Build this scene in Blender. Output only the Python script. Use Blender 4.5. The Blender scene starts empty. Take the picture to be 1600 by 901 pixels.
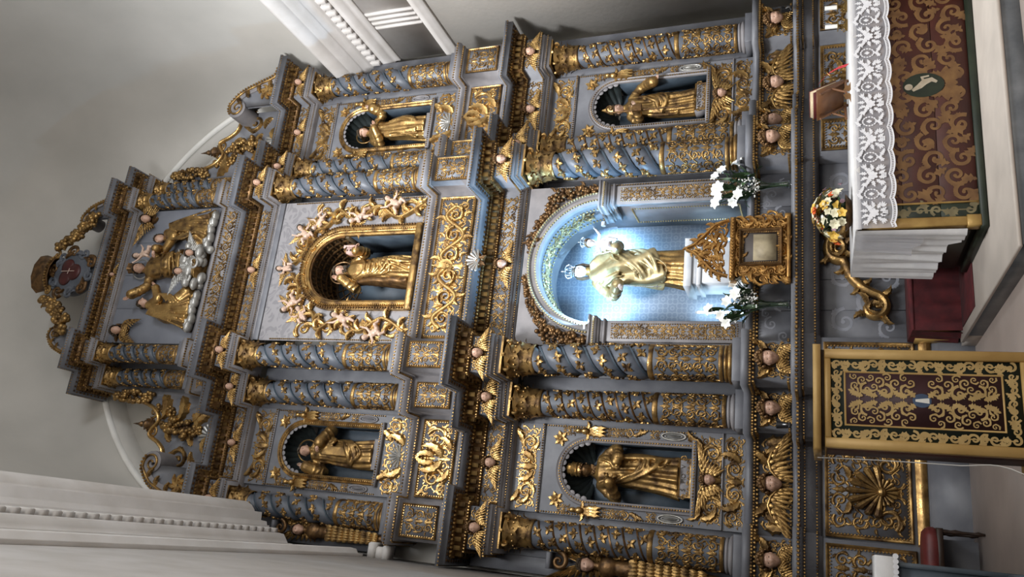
import bpy, math, random
import numpy as np
from mathutils import Matrix, Vector
PI = math.pi
S = bpy.context.scene
COL = S.collection
rnd = random.Random(7)

# ------------------------------------------------------------------ camera
YAW, TILT, ROLL, FPX = 0.3272, 0.3746, 0.0105, 1231.1
cam = bpy.data.cameras.new('camera'); cam_o = bpy.data.objects.new('camera', cam); COL.objects.link(cam_o)
cam.sensor_width = 36.0; cam.sensor_fit = 'HORIZONTAL'; cam.lens = FPX / 1600 * 36; cam.clip_start = .05; cam.clip_end = 200
fwd = Vector((math.sin(YAW) * math.cos(TILT), math.cos(YAW) * math.cos(TILT), math.sin(TILT)))
rgt = Vector((math.cos(YAW), -math.sin(YAW), 0)); dwn = -rgt.cross(fwd)
r2 = math.cos(ROLL) * rgt + math.sin(ROLL) * dwn; d2 = -math.sin(ROLL) * rgt + math.cos(ROLL) * dwn
# the photograph was taken with the phone on its side: picture-right is down in the church
m3 = Matrix((d2, r2, -fwd)).transposed()
cam_o.matrix_world = Matrix.Translation((-3.617, -10.0, 1.47)) @ m3.to_4x4()
S.camera = cam_o

# ------------------------------------------------------------------ world, daylight, exposure
S.view_settings.view_transform = 'Standard'; S.view_settings.look = 'None'
S.view_settings.gamma = 1.0; S.view_settings.use_curve_mapping = False
S.view_settings.exposure = -0.42
W = bpy.data.worlds.new('world'); S.world = W; W.use_nodes = True
W.node_tree.nodes['Background'].inputs[0].default_value = (.86, .92, 1.0, 1)
W.node_tree.nodes['Background'].inputs[1].default_value = .34

def area(name, loc, aim, sx, sy, power, col, sp=PI):
    l = bpy.data.lights.new(name, 'AREA'); l.shape = 'RECTANGLE'; l.size = sx; l.size_y = sy; l.energy = power; l.color = col; l.spread = sp
    o = bpy.data.objects.new(name, l); COL.objects.link(o); o.location = loc
    o.rotation_euler = (Vector(aim) - Vector(loc)).to_track_quat('-Z', 'Y').to_euler()
    return o
# high nave windows on both sides, then added fill lights
area('nave_window_light', (3.0, -8.6, 10.4), (-3.2, -2.0, 7.0), 2.0, 2.4, 360, (.88, .94, 1.0))
area('nave_window_light', (-2.9, -8.0, 9.8), (4.2, -1.0, 4.6), 2.0, 2.4, 560, (.94, .97, 1.0), 1.9)
area('chancel_fill_light', (-3.0, -6.4, 9.8), (4.2, -.8, 4.6), 1.2, 1.6, 400, (.97, .98, 1.0), 1.7)  # added lamp with no known window behind it, brightens the right wall
area('nave_fill_light', (0.5, -15.5, 6.5), (0, 0, 5.0), 6.0, 5.0, 620, (1.0, .96, .90))  # added frontal fill from behind the camera, lifts the retable

# ------------------------------------------------------------------ mesh kit
class MB:
    """collects vertices and faces; y = -height for reliefs lying in the XZ plane"""
    def __init__(s): s.V = []; s.F = []; s.n = 0
    def add(s, V, *F):
        V = np.asarray(V, float).reshape(-1, 3)
        for f in F:
            f = np.asarray(f, int)
            if f.size: s.F.append(f + s.n)
        s.V.append(V); s.n += len(V); return s
    def verts(s): return np.concatenate(s.V) if s.V else np.zeros((0, 3))
    def put(s, o, loc=(0, 0, 0), ang=0, sc=1, mirror=False, M=None):
        """add another MB, scaled, (mirrored), turned in the XZ plane and moved"""
        if not o.V: return s
        V = o.verts().copy()
        sc = np.array(sc if hasattr(sc, '__len__') else (sc, sc, sc), float)
        V *= sc
        if mirror: V[:, 0] *= -1
        if ang:
            c, q = math.cos(ang), math.sin(ang)
            x = V[:, 0] * c - V[:, 2] * q; z = V[:, 0] * q + V[:, 2] * c; V[:, 0] = x; V[:, 2] = z
        det = (-1 if mirror else 1) * np.sign(np.prod(sc))
        if M is not None: V = V @ np.asarray(M, float).T; det *= np.sign(np.linalg.det(np.asarray(M)))
        V = V + np.array(loc, float)
        Fs = [f[:, ::-1] if det < 0 else f for f in o.F]
        return s.add(V, *Fs)
    def box(s, x0, x1, y0, y1, z0, z1):
        v = [(x, y, z) for x in (x0, x1) for y in (y0, y1) for z in (z0, z1)]
        return s.add(v, [(0, 1, 3, 2), (4, 6, 7, 5), (0, 4, 5, 1), (2, 3, 7, 6), (0, 2, 6, 4), (1, 5, 7, 3)])
    def bbox(s, x0, x1, y0, y1, z0, z1, b=.01):
        """box with a chamfered front face (front = y0)"""
        v = [(x0, y1, z0), (x1, y1, z0), (x1, y1, z1), (x0, y1, z1), (x0, y0 + b, z0), (x1, y0 + b, z0), (x1, y0 + b, z1), (x0, y0 + b, z1),
             (x0 + b, y0, z0 + b), (x1 - b, y0, z0 + b), (x1 - b, y0, z1 - b), (x0 + b, y0, z1 - b)]
        f = [(0, 3, 2, 1), (8, 9, 10, 11)]
        for i in range(4):
            j = (i + 1) % 4
            f += [(i, j, j + 4, i + 4), (i + 4, j + 4, j + 8, i + 8)]
        return s.add(v, f)
    def grid(s, P, closeu=False, closev=False):
        P = np.asarray(P, float); a, b = P.shape[:2]
        I = np.arange(a * b).reshape(a, b)
        if closeu: I = np.concatenate([I, I[:1]], 0)
        if closev: I = np.concatenate([I, I[:, :1]], 1)
        f = np.stack([I[:-1, :-1], I[:-1, 1:], I[1:, 1:], I[1:, :-1]], -1).reshape(-1, 4)
        return s.add(P.reshape(-1, 3), f)
    def ptube(s, P, r, h=0, flat=1.0, n=5):
        """half-round band along a plane curve P (x,z); r, h scalars or arrays"""
        P = np.asarray(P, float); k = len(P)
        r = np.broadcast_to(np.asarray(r, float), (k,)); h = np.broadcast_to(np.asarray(h, float), (k,))
        T = np.gradient(P, axis=0); T /= np.linalg.norm(T, axis=1)[:, None] + 1e-9
        N = np.stack([-T[:, 1], T[:, 0]], 1)
        a = np.linspace(0, PI, n + 1)
        X = P[:, None, 0] + N[:, None, 0] * np.cos(a) * r[:, None]
        Z = P[:, None, 1] + N[:, None, 1] * np.cos(a) * r[:, None]
        Y = -(np.sin(a)[None] * r[:, None] * flat + h[:, None] * np.sin(a)[None] ** .3)
        return s.grid(np.stack([X, Y, Z], -1))
    def tube(s, P, r, n=8, cap=True, sq=1.0):
        """round tube along a 3D curve"""
        P = np.asarray(P, float); k = len(P); r = np.broadcast_to(np.asarray(r, float), (k,))
        T = np.gradient(P, axis=0); T /= np.linalg.norm(T, axis=1)[:, None] + 1e-9
        u = np.cross(T[0], (0, 0, 1.)); 
        if np.linalg.norm(u) < .2: u = np.cross(T[0], (1., 0, 0))
        u /= np.linalg.norm(u); G = np.zeros((k, n, 3)); a = np.arange(n) * 2 * PI / n
        for i in range(k):
            u = u - T[i] * (u @ T[i]); u /= np.linalg.norm(u) + 1e-9; w = np.cross(T[i], u)
            G[i] = P[i] + r[i] * (np.cos(a)[:, None] * u + sq * np.sin(a)[:, None] * w)
        b = s.n; s.grid(G, closev=True)
        if cap:
            s.add([P[0], P[-1]]); c = s.n - 2
            i = np.arange(n); j = (i + 1) % n
            s.F.append(np.stack([np.full(n, c), b + j, b + i], 1)); e = b + (k - 1) * n
            s.F.append(np.stack([np.full(n, c + 1), e + i, e + j], 1))
        return s
    def lathe(s, prof, n=24, cx=0, cy=0, fn=None):
        """prof: list of (r, z)"""
        prof = np.asarray(prof, float); a = np.arange(n) * 2 * PI / n
        R = prof[:, None, 0]; Z = prof[:, None, 1] + 0 * a[None]
        if fn is not None: R = fn(R, a[None], Z)
        G = np.stack([cx + R * np.cos(a), cy + R * np.sin(a), Z], -1)
        return s.grid(G, closev=True)
    def ball(s, c, r, n=8, m=6):
        r = np.array(r if hasattr(r, '__len__') else (r, r, r), float)
        th = np.linspace(0.02, PI - .02, m); a = np.arange(n) * 2 * PI / n
        G = np.stack([np.sin(th)[:, None] * np.cos(a), np.sin(th)[:, None] * np.sin(a), np.cos(th)[:, None] + 0 * a], -1) * r + np.array(c, float)
        return s.grid(G[::-1], closev=True)
    def mesh(s, name, smooth=True):
        V = s.verts(); me = bpy.data.meshes.new(name)
        me.vertices.add(len(V)); me.vertices.foreach_set('co', V.astype(np.float32).ravel())
        cnt = np.concatenate([np.full(len(f), f.shape[1]) for f in s.F]); li = np.concatenate([f.ravel() for f in s.F])
        me.loops.add(len(li)); me.loops.foreach_set('vertex_index', li.astype(np.int32))
        me.polygons.add(len(cnt)); st = np.concatenate([[0], np.cumsum(cnt)[:-1]])
        me.polygons.foreach_set('loop_start', st.astype(np.int32)); me.polygons.foreach_set('loop_total', cnt.astype(np.int32))
        if smooth: me.polygons.foreach_set('use_smooth', np.ones(len(cnt), bool))
        me.update(calc_edges=True); me.validate(); return me

def obj(name, mb, mat, parent=None, loc=None, smooth=True, label=None, kind=None):
    me = mb if isinstance(mb, bpy.types.Mesh) else mb.mesh(name, smooth)
    if mat is not None and not me.materials: me.materials.append(mat)
    if smooth and not isinstance(mb, bpy.types.Mesh): me.set_sharp_from_angle(angle=.75)
    o = bpy.data.objects.new(name, me); COL.objects.link(o)
    if parent is not None: o.parent = parent
    if loc is not None: o.location = loc
    if label: o['label'] = label
    if kind: o['kind'] = kind
    return o
def tag(o, label, cat, group=None):
    o['label'] = label; o['category'] = cat; o['kind'] = 'thing'
    if group: o['group'] = group
    return o
def thing(name, label, cat, loc=(0, 0, 0), group=None):
    o = bpy.data.objects.new(name, None); COL.objects.link(o); o.location = loc; o.empty_display_size = .1
    return tag(o, label, cat, group)
def struct(name, mb, mat, smooth=False, parent=None):
    o = obj(name, mb, mat, parent, smooth=smooth)
    if parent is None: o['kind'] = 'structure'
    return o
def dup(root, loc, label=None, group=None, mirror=False):
    r = root.copy(); COL.objects.link(r); r.location = loc
    if mirror: r.scale = (-root.scale[0], root.scale[1], root.scale[2])
    if label: r['label'] = label
    if group: r['group'] = group
    for ch in list(root.children):
        c = ch.copy(); COL.objects.link(c); c.parent = r
        for g in list(ch.children):
            d = g.copy(); COL.objects.link(d); d.parent = c
    return r

# ------------------------------------------------------------------ materials
def mat(name, c1, c2=None, rough=.6, metal=0.0, scale=6.0, bump=.0, bscale=40, detail=4, lo=.35, hi=.65, spec=.4, rough2=None, trans=0):
    m = bpy.data.materials.new(name); m.use_nodes = True; nt = m.node_tree; b = nt.nodes['Principled BSDF']
    b.inputs['Roughness'].default_value = rough; b.inputs['Metallic'].default_value = metal
    b.inputs['Specular IOR Level'].default_value = spec
    b.inputs['Base Color'].default_value = (*c1, 1)
    if trans: b.inputs['Transmission Weight'].default_value = trans
    tc = nt.nodes.new('ShaderNodeTexCoord')
    if c2 is not None:
        n = nt.nodes.new('ShaderNodeTexNoise'); n.inputs['Scale'].default_value = scale; n.inputs['Detail'].default_value = detail
        nt.links.new(tc.outputs['Object'], n.inputs['Vector'])
        r = nt.nodes.new('ShaderNodeMapRange'); r.inputs[1].default_value = lo; r.inputs[2].default_value = hi
        nt.links.new(n.outputs[0], r.inputs[0])
        x = nt.nodes.new('ShaderNodeMix'); x.data_type = 'RGBA'
        x.inputs[6].default_value = (*c1, 1); x.inputs[7].default_value = (*c2, 1)
        nt.links.new(r.outputs[0], x.inputs[0]); nt.links.new(x.outputs[2], b.inputs['Base Color'])
        if rough2 is not None:
            q = nt.nodes.new('ShaderNodeMapRange'); q.inputs[3].default_value = rough; q.inputs[4].default_value = rough2
            nt.links.new(r.outputs[0], q.inputs[0]); nt.links.new(q.outputs[0], b.inputs['Roughness'])
    if bump:
        n2 = nt.nodes.new('ShaderNodeTexNoise'); n2.inputs['Scale'].default_value = bscale; n2.inputs['Detail'].default_value = 3
        nt.links.new(tc.outputs['Object'], n2.inputs['Vector'])
        bp = nt.nodes.new('ShaderNodeBump'); bp.inputs['Strength'].default_value = bump; bp.inputs['Distance'].default_value = .02
        nt.links.new(n2.outputs[0], bp.inputs['Height']); nt.links.new(bp.outputs[0], b.inputs['Normal'])
    return m
GOLD = mat('gilding', (.385, .235, .082), (.075, .042, .019), rough=.33, metal=.78, scale=7, bump=.2, bscale=55, rough2=.55, lo=.40, hi=.66)
GOLDB = mat('bright_gilding', (.50, .315, .115), (.19, .105, .038), rough=.27, metal=.82, scale=7, bump=.15, bscale=45, rough2=.45, lo=.42, hi=.70)
GOLDD = mat('brown_gilding', (.185, .100, .038), (.065, .035, .016), rough=.36, metal=.65, scale=12, bump=.15, rough2=.5)
GOLDP = mat('pale_gilding', (.46, .39, .22), (.27, .20, .09), rough=.33, metal=.55, scale=6, bump=.08, rough2=.45)
BLUE = mat('blue_grey_paint', (.150, .152, .165), (.103, .105, .118), rough=.5, scale=3, bump=.06, bscale=25)
BLUEC = mat('column_blue_paint', (.100, .109, .128), (.062, .070, .086), rough=.45, scale=4, bump=.06, bscale=25)
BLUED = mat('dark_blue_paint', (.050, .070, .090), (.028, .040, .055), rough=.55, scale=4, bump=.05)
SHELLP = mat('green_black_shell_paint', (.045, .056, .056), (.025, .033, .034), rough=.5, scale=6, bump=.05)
LILAC = mat('grey_lilac_paint', (.232, .218, .220), (.165, .157, .163), rough=.5, scale=4, bump=.05)
SILV = mat('silvered_wood', (.42, .41, .385), (.22, .21, .19), rough=.38, metal=.5, scale=8, bump=.08)
SKIN = mat('painted_flesh', (.52, .33, .24), (.38, .22, .15), rough=.45, scale=14)
SKINP = mat('pale_painted_flesh', (.50, .36, .28), (.40, .27, .20), rough=.4, scale=14)
HAIR = mat('dark_painted_hair', (.03, .02, .014), (.06, .04, .02), rough=.5, scale=20)
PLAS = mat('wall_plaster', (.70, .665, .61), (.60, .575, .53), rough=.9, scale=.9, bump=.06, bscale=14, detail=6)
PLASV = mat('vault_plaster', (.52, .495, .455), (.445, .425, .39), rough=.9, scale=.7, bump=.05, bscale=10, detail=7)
SKINW = mat('white_painted_flesh', (.62, .57, .56), (.54, .49, .48), rough=.4, scale=14)
PLASW = mat('white_plaster', (.60, .572, .55), (.51, .48, .45), rough=.85, scale=2.2, bump=.05, bscale=18, detail=6)
WHITE = mat('white_lime', (.80, .78, .74), (.70, .68, .64), rough=.8, scale=3, bump=.04)
# ------------------------------------------------------------------ the room
WX, YB = 4.08, .47          # half width of the chancel, back wall
ZS, ZA = 9.35, 16.2         # vault springing and crown
FLOORM = mat('stone_floor', (.60, .50, .44), (.50, .415, .365), rough=.55, scale=1.6, bump=.03, bscale=30, detail=8)
mb = MB().box(-9, 9, -17, 1.2, -.2, 0); struct('floor', mb, FLOORM)
mb = MB().box(-WX - .5, -WX, -17, YB + .6, 0, ZS + .02); struct('wall_left', mb, PLASW)
mb = MB().box(4.2, 4.7, -17, YB + .6, 0, ZS + .02); struct('wall_right', mb, PLAS)
# back wall with the arched recess behind the top of the retable
AR, AZ, AD = 4.0, 9.9, .42
mb = MB(); mb.box(-WX - .4, 4.6, YB, YB + .5, 0, AZ)
a = np.linspace(0, PI, 49)
inner = np.stack([AR * np.cos(a), AZ + AR * np.sin(a)], 1)
outer = np.stack([(AR + .3) * np.cos(a), AZ + (AR + .3) * np.sin(a)], 1)
G = np.zeros((3, 49, 3))
G[0, :, 0], G[0, :, 2], G[0, :, 1] = outer[:, 0], outer[:, 1], YB
G[1, :, 0], G[1, :, 2], G[1, :, 1] = inner[:, 0], inner[:, 1], YB
G[2, :, 0], G[2, :, 2], G[2, :, 1] = inner[:, 0], inner[:, 1], YB + AD
mb.grid(G); mb.box(-4.6, 4.6, YB + AD, YB + AD + .1, AZ - .5, AZ + AR + .2)
struct('wall_back', mb, PLAS)
# white bead round the recess
rim = np.stack([(AR + .05) * np.cos(a), AZ + (AR + .05) * np.sin(a)], 1)
mb = MB(); mb.ptube(rim, .055, 0, 1.0, 6); o = struct('trim_arch', mb, WHITE, True); o.location = (0, YB, 0)
# vault: a tall barrel that curves down to the arch of the recess
t = np.linspace(0, PI, 65); cxv = (4.2 - WX) / 2; rv = (4.2 + WX) / 2
big = np.stack([cxv + (rv + .03) * np.cos(t), ZS + (ZA - ZS) * np.sin(t) ** .9], 1); sml = np.stack([(AR + .06) * np.cos(t), AZ + (AR + .06) * np.sin(t)], 1)
rows = [(-17, 0.0), (-12, 0), (-8, 0), (-5, 0), (-3.6, 0)] + [(-3.0 + 3.47 * math.sin(v), 1 - math.cos(v)) for v in np.linspace(.02, PI / 2, 26)]
G = np.zeros((len(rows), 65, 3))
for k, (y, f) in enumerate(rows): G[k, :, 0] = big[:, 0] * (1 - f) + sml[:, 0] * f; G[k, :, 2] = big[:, 1] * (1 - f) + sml[:, 1] * f; G[k, :, 1] = y
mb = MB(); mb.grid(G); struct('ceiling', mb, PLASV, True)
# the two wall cornices: profile (distance from wall, z)
def cornice(name, xw, sgn, y0, y1, m, tri):
    prof = [(0, 8.36), (.05, 8.36), (.05, 8.44), (.09, 8.47), (.16, 8.53), (.17, 8.62), (.12, 8.62), (.12, 8.80), (.25, 8.80), (.25, 8.84), (.30, 8.86), (.31, 8.96), (.42, 8.97), (.42, 9.10), (.44, 9.11), (.50, 9.17), (.545, 9.27), (.545, 9.33), (0, 9.37)]
    P = np.array(prof); G = np.zeros((2, len(P), 3))
    for i, y in enumerate((y0, y1)): G[i, :, 0] = xw - sgn * P[:, 0]; G[i, :, 1] = y; G[i, :, 2] = P[:, 1]
    mb = MB().grid(G)
    k = len(P); mb.add(G[1], [tuple(range(k))])
    root = struct(name, mb, m)
    y = y1 - .06
    dm = None
    while y > y0 + 4.6 if tri else y > y0 + 8:
        if dm is None:
            d = MB().bbox(-.05, .05, -.11, 0, 8.63, 8.795, .012); R = [[0, -1, 0], [1, 0, 0], [0, 0, 1]] if sgn < 0 else [[0, 1, 0], [-1, 0, 0], [0, 0, 1]]
            d2 = MB().put(d, M=np.array(R)); dm = d2.mesh('dentil', False); dm.materials.append(m)
        o = bpy.data.objects.new('dentil', dm); COL.objects.link(o); o.parent = root; o.location = (xw - sgn * .12, y, 0); y -= .155
    # fillet below the frieze
    prof = [(0, 7.22), (.04, 7.22), (.04, 7.30), (.09, 7.33), (.10, 7.42), (.03, 7.46), (0, 7.46)]
    P = np.array(prof); G = np.zeros((2, len(P), 3))
    for i, yy in enumerate((y0, y1)): G[i, :, 0] = xw - sgn * P[:, 0]; G[i, :, 1] = yy; G[i, :, 2] = P[:, 1]
    mb = MB().grid(G); mb.add(G[1], [tuple(range(len(P)))])
    obj('lower_fillet', mb, m, root, smooth=False)
    return root
cl = cornice('trim_cornice_left', -WX, -1, -17, -.28, PLASW, False)
cr = cornice('trim_cornice_right', 4.2, 1, -17, .30, PLASW, True)
# triglyph bars on the frieze, right wall
for yc in (-.95, -3.0):
    for k in range(4):
        mb = MB().bbox(-.028, .028, -.05, 0, 7.47, 8.34, .012)
        o = obj('triglyph_bar', MB().put(mb, M=[[0, 1, 0], [-1, 0, 0], [0, 0, 1]]), PLASW, cr, smooth=False); o.location = (4.2, yc + .115 * k, 0)
mb = MB(); mb.box(4.185, 4.2, -17, .31, 7.46, 8.36); obj('frieze_band', mb, PLASW, cr, smooth=False)
mb = MB(); mb.bbox(-.10, .10, -.20, 0, 0, .10, .02); mb.bbox(-.07, .07, -.15, 0, -.12, 0, .02); mb.bbox(-.09, .09, -.19, 0, -.2, -.12, .03)
o = obj('corbel', MB().put(mb, M=[[0, -1, 0], [1, 0, 0], [0, 0, 1]]), PLASW, cl, smooth=False); o.location = (-WX, -.1, 7.1)
# ------------------------------------------------------------------ ornament kit (reliefs in XZ, rising towards -Y)
def curve3(pts, n=14):
    """smooth curve through points"""
    P = np.array(pts, float); k = len(P); t = np.linspace(0, k - 1, n); out = []
    for q in t:
        i = min(int(q), k - 2); f = q - i; p0, p1, p2, p3 = P[max(i - 1, 0)], P[i], P[i + 1], P[min(i + 2, k - 1)]
        out.append(.5 * (2 * p1 + (p2 - p0) * f + (2 * p0 - 5 * p1 + 4 * p2 - p3) * f ** 2 + (3 * p1 - p0 - 3 * p2 + p3) * f ** 3))
    return np.array(out)
def leaf_mb(L=1., W=.34, h=.10, bend=.5, lobes=4, nu=11, nv=5):
    u = np.linspace(0, 1, nu); v = np.linspace(-1, 1, nv)
    th = bend * u; ax = np.cumsum(np.cos(th)) / nu * L; az = np.cumsum(np.sin(th)) / nu * L
    w = W * .5 * np.sin(PI * np.clip(u, .03, .985) ** .75) ** .8 * (1 + .24 * np.cos(2 * PI * lobes * u))
    nx, nz = -np.sin(th), np.cos(th)
    X = ax[:, None] + nx[:, None] * w[:, None] * v + .12 * L * np.cos(th)[:, None] * -np.abs(v) * .5
    Z = az[:, None] + nz[:, None] * w[:, None] * v + .12 * L * np.sin(th)[:, None] * -np.abs(v) * .5
    H = h * (.25 + .75 * np.sin(PI * u)[:, None] + .7 * u[:, None] ** 4) * (1 - v ** 2) ** .6 - .25 * h * (np.abs(v) < .3) * np.sin(PI * u)[:, None]
    return MB().grid(np.stack([X, -np.maximum(H, 0), Z], -1)[:, ::-1])
LEAF = leaf_mb(); LEAFS = leaf_mb(1, .54, .17, .0, 3, 10, 5); LEAFC = leaf_mb(1, .40, .19, 1.75, 5, 14, 5)
def spiral(R, a0, turns, d=1, k=26, rin=.12):
    t = np.linspace(0, 1, k); a = a0 + d * turns * 2 * PI * t; r = R * (1 - (1 - rin) * t ** .8)
    return np.stack([r * np.cos(a), r * np.sin(a)], 1)
def volute_mb(R=1., turns=1.5, w=.19, d=-1, a0=0, flat=.8, k=28, leaves=True):
    P = spiral(R, a0, turns, d, k); mb = MB(); t = np.linspace(0, 1, k)
    mb.ptube(P, w * R * (1 - .55 * t), .05 * R, flat, 5); mb.ball((P[-1, 0], -.07 * R, P[-1, 1]), (.14 * R, .12 * R, .14 * R), 8, 5)
    if leaves:
        for f, sgn, L in ((.03, 1, 1.15), (.16, 1, .95), (.30, 1, .7), (.46, 1, .45), (.10, -1, .45), (.26, -1, .35)):
            i = int(f * (k - 1)); tg = P[i + 1] - P[i]; an = math.atan2(tg[1], tg[0])
            mb.put(LEAFC, (P[i, 0], -.02 * R, P[i, 1]), an - d * sgn * .55, (L * R, L * R, L * R * d * sgn))
    return mb
VOL = volute_mb(); VOLU = volute_mb(d=1)
def rosette_mb(R=1., n=6):
    mb = MB()
    for k in range(n): mb.put(LEAFS, (0, 0, 0), 2 * PI * k / n, (R, R * 1.6, R * 1.25))
    mb.ball((0, -.12 * R, 0), (.2 * R, .18 * R, .2 * R), 8, 5); return mb
ROS = rosette_mb()
def rinceau(Wd, H, n, lean=0, centre=True, fat=1.0):
    """acanthus scroll running both ways from the middle, n scrolls a side"""
    mb = MB(); R = min(H * .40, Wd / 2 / (2.15 * n + .35)); st = (Wd / 2 - R * .5) / n
    for s in (1, -1):
        half = MB(); xs = np.linspace(0, Wd / 2 - R * .6, 14 * n)
        zz = R * 1.02 * np.sin((xs / st) * PI) * 1.0
        half.ptube(np.stack([xs, zz], 1), R * .15 * fat, R * .04, .9, 5)
        for i in range(n):
            up = 1 if i % 2 == 0 else -1; xc = st * (i + .5); rr = min(R, st * .52)
            v = VOL if up > 0 else VOLU
            half.put(v, (xc, 0, 0), 0 if up > 0 else 0, (rr * .86, rr * 1.1 * fat, rr * .86))
            half.put(LEAFC, (xc - st * .30, 0, up * R * .9), .5 * up, (R * 1.5, R * 1.4, R * 1.5 * up))
            half.put(LEAFC, (xc - st * .05, 0, up * R * 1.0), -.3 * up, (R * 1.2, R * 1.3, R * 1.2 * up)); half.put(LEAFC, (xc - st * .1, 0, -up * R * .95), -.3 * up, (R * 1.0, R * 1.2, -R * 1.0 * up))
            half.put(LEAFS, (xc + st * .30, 0, -up * R * .35), -1.1 * up, (R * .95, R * 1.2, R * .95))
            half.put(LEAFS, (xc + st * .42, 0, up * R * .3), .9 * up, (R * .8, R * 1.2, R * .8))
        mb.put(half, mirror=s < 0)
    if centre: 
        mb.put(LEAFS, (0, 0, -H * .12), PI / 2, H * .62); 
        for q in (-1, 1): mb.put(LEAFC, (0, 0, -H * .1), PI / 2 - q * .9, (H * .5, H * .6, H * .5), mirror=False)
    return mb
def dense(Wd, H, R, seed=0, sym=True):
    """close-set carved arabesque filling a field, mirrored about its middle"""
    r = random.Random(seed); mb = MB(); X = Wd / 2 if sym else Wd; nx = max(1, int(round(X / (1.9 * R)))); nz = max(1, int(round(H / (1.9 * R)))); dx, dz = X / nx, H / nz; k = min(dx, dz) / 1.9
    half = MB(); x0 = 0 if sym else -Wd / 2
    for i in range(nx):
        for j in range(nz):
            x, z = x0 + dx * (i + .5), -H / 2 + dz * (j + .5); up = (i + j) % 2 == 0
            half.put(VOL if up else VOLU, (x, 0, z), r.choice((0, .8, 1.6, 2.4, 3.1, -.8, -1.6)), (k * .82, k * 1.0, k * .82))
            a = r.uniform(0, 6.28)
            for q in range(3): half.put(LEAFC, (x + .55 * k * math.cos(a + q * 2.1), 0, z + .55 * k * math.sin(a + q * 2.1)), a + q * 2.1 + .4, (k * .85, k * 1.0, k * .85 * (1 if q % 2 else -1)))
            if i + 1 < nx: half.ptube([(x, z), (x + dx * .35, z + k * .35), (x + dx * .65, z - k * .35), (x + dx, z)], k * .12, k * .03, .8, 4)
            if j + 1 < nz: half.ptube([(x, z), (x + k * .35, z + dz * .35), (x - k * .35, z + dz * .65), (x, z + dz)], k * .12, k * .03, .8, 4)
    mb.put(half)
    if sym:
        mb.put(half, mirror=True)
        for j in range(nz): mb.put(LEAFS, (0, 0, -H / 2 + dz * (j + .05)), PI / 2, (dz * .95, k, k * 1.3))
    return mb
def scrollpanel(Wd, H): return dense(Wd, H, Wd / 4.0, int(Wd * 100 + H * 10))
def shell_mb(R=1., n=9, a0=.15):
    mb = MB()
    for k in range(n):
        a = a0 + (PI - 2 * a0) * k / (n - 1); t = np.linspace(.08, 1, 8); L = R * (1 - .12 * abs(math.cos(a)))
        mb.ptube(np.stack([t * L * math.cos(a), t * L * math.sin(a)], 1), R * (.02 + .125 * t), .04 * R, 1.0, 4)
        mb.ball((L * math.cos(a), -.08 * R, L * math.sin(a)), (.12 * R, .10 * R, .12 * R), 7, 4)
    mb.ball((0, -.06 * R, 0), (.2 * R, .16 * R, .14 * R), 8, 5); return mb
SHELL = shell_mb()
BEADP = MB().ball((0, 0, 0), 1, 6, 4)
def beadline(mb, P, sp, r, sq=1.0):
    """eggs along a 3D polyline"""
    P = np.asarray(P, float); d = np.linalg.norm(np.diff(P, axis=0), axis=1); L = np.concatenate([[0], np.cumsum(d)])
    n = max(1, int(L[-1] / sp)); B = BEADP.verts(); F = BEADP.F[0]; nb = len(B)
    q = (np.arange(n) + .5) * L[-1] / n
    X = np.stack([np.interp(q, L, P[:, k]) for k in range(3)], 1)
    V = (X[:, None] + B[None] * r * np.array([1, 1, sq])).reshape(-1, 3)
    FF = (F[None] + (np.arange(n) * nb)[:, None, None]).reshape(-1, 4)
    return mb.add(V, FF)
def mitre(plan, out):
    P = np.asarray(plan, float); k = len(P); D = np.diff(P, axis=0); D /= np.linalg.norm(D, axis=1)[:, None]
    N = np.stack([D[:, 1], -D[:, 0]], 1); R = np.zeros_like(P)
    for i in range(k):
        if i == 0: m = N[0]
        elif i == k - 1: m = N[-1]
        else: m = (N[i - 1] + N[i]) / (1 + N[i - 1] @ N[i])
        R[i] = P[i] + m * out
    return R
def sweep(plan, prof):
    G = np.zeros((len(prof), len(plan), 3))
    for j, (o, z) in enumerate(prof):
        q = mitre(plan, o); G[j, :, :2] = q; G[j, :, 2] = z
    return MB().grid(G)
def planpath(plan, out, z):
    q = mitre(plan, out); return np.concatenate([q, np.full((len(q), 1), z)], 1)
def frame_mb(x0, x1, z0, z1, w, h, y=0):
    """moulded rectangular frame as a closed sweep"""
    c = [(x0, z0), (x1, z0), (x1, z1), (x0, z1)]; prof = [(0, 0), (0, h * .7), (w * .25, h), (w * .6, h * .75), (w * .75, h * .4), (w, h * .3), (w, 0)]
    G = np.zeros((len(prof), 4, 3)); sx = (1, -1, -1, 1); sz = (1, 1, -1, -1)
    for j, (o, hh) in enumerate(prof):
        for i in range(4): G[j, i] = (c[i][0] + sx[i] * o, y - hh, c[i][1] + sz[i] * o)
    mb = MB().grid(G, closev=True); return mb
def frame_beads(x0, x1, z0, z1, sp, r, y):
    return beadline(MB(), [(x0, y, z0), (x1, y, z0), (x1, y, z1), (x0, y, z1), (x0, y, z0)], sp, r)
def arch_pts(w, zb, zs, n=20):
    """open path of an arch: half width w, feet at zb, springing zs"""
    a = np.linspace(0, PI, n); P = [(w, zb)] + [(w * math.cos(t), zs + w * math.sin(t)) for t in a] + [(-w, zb)]
    return np.array(P)
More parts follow.
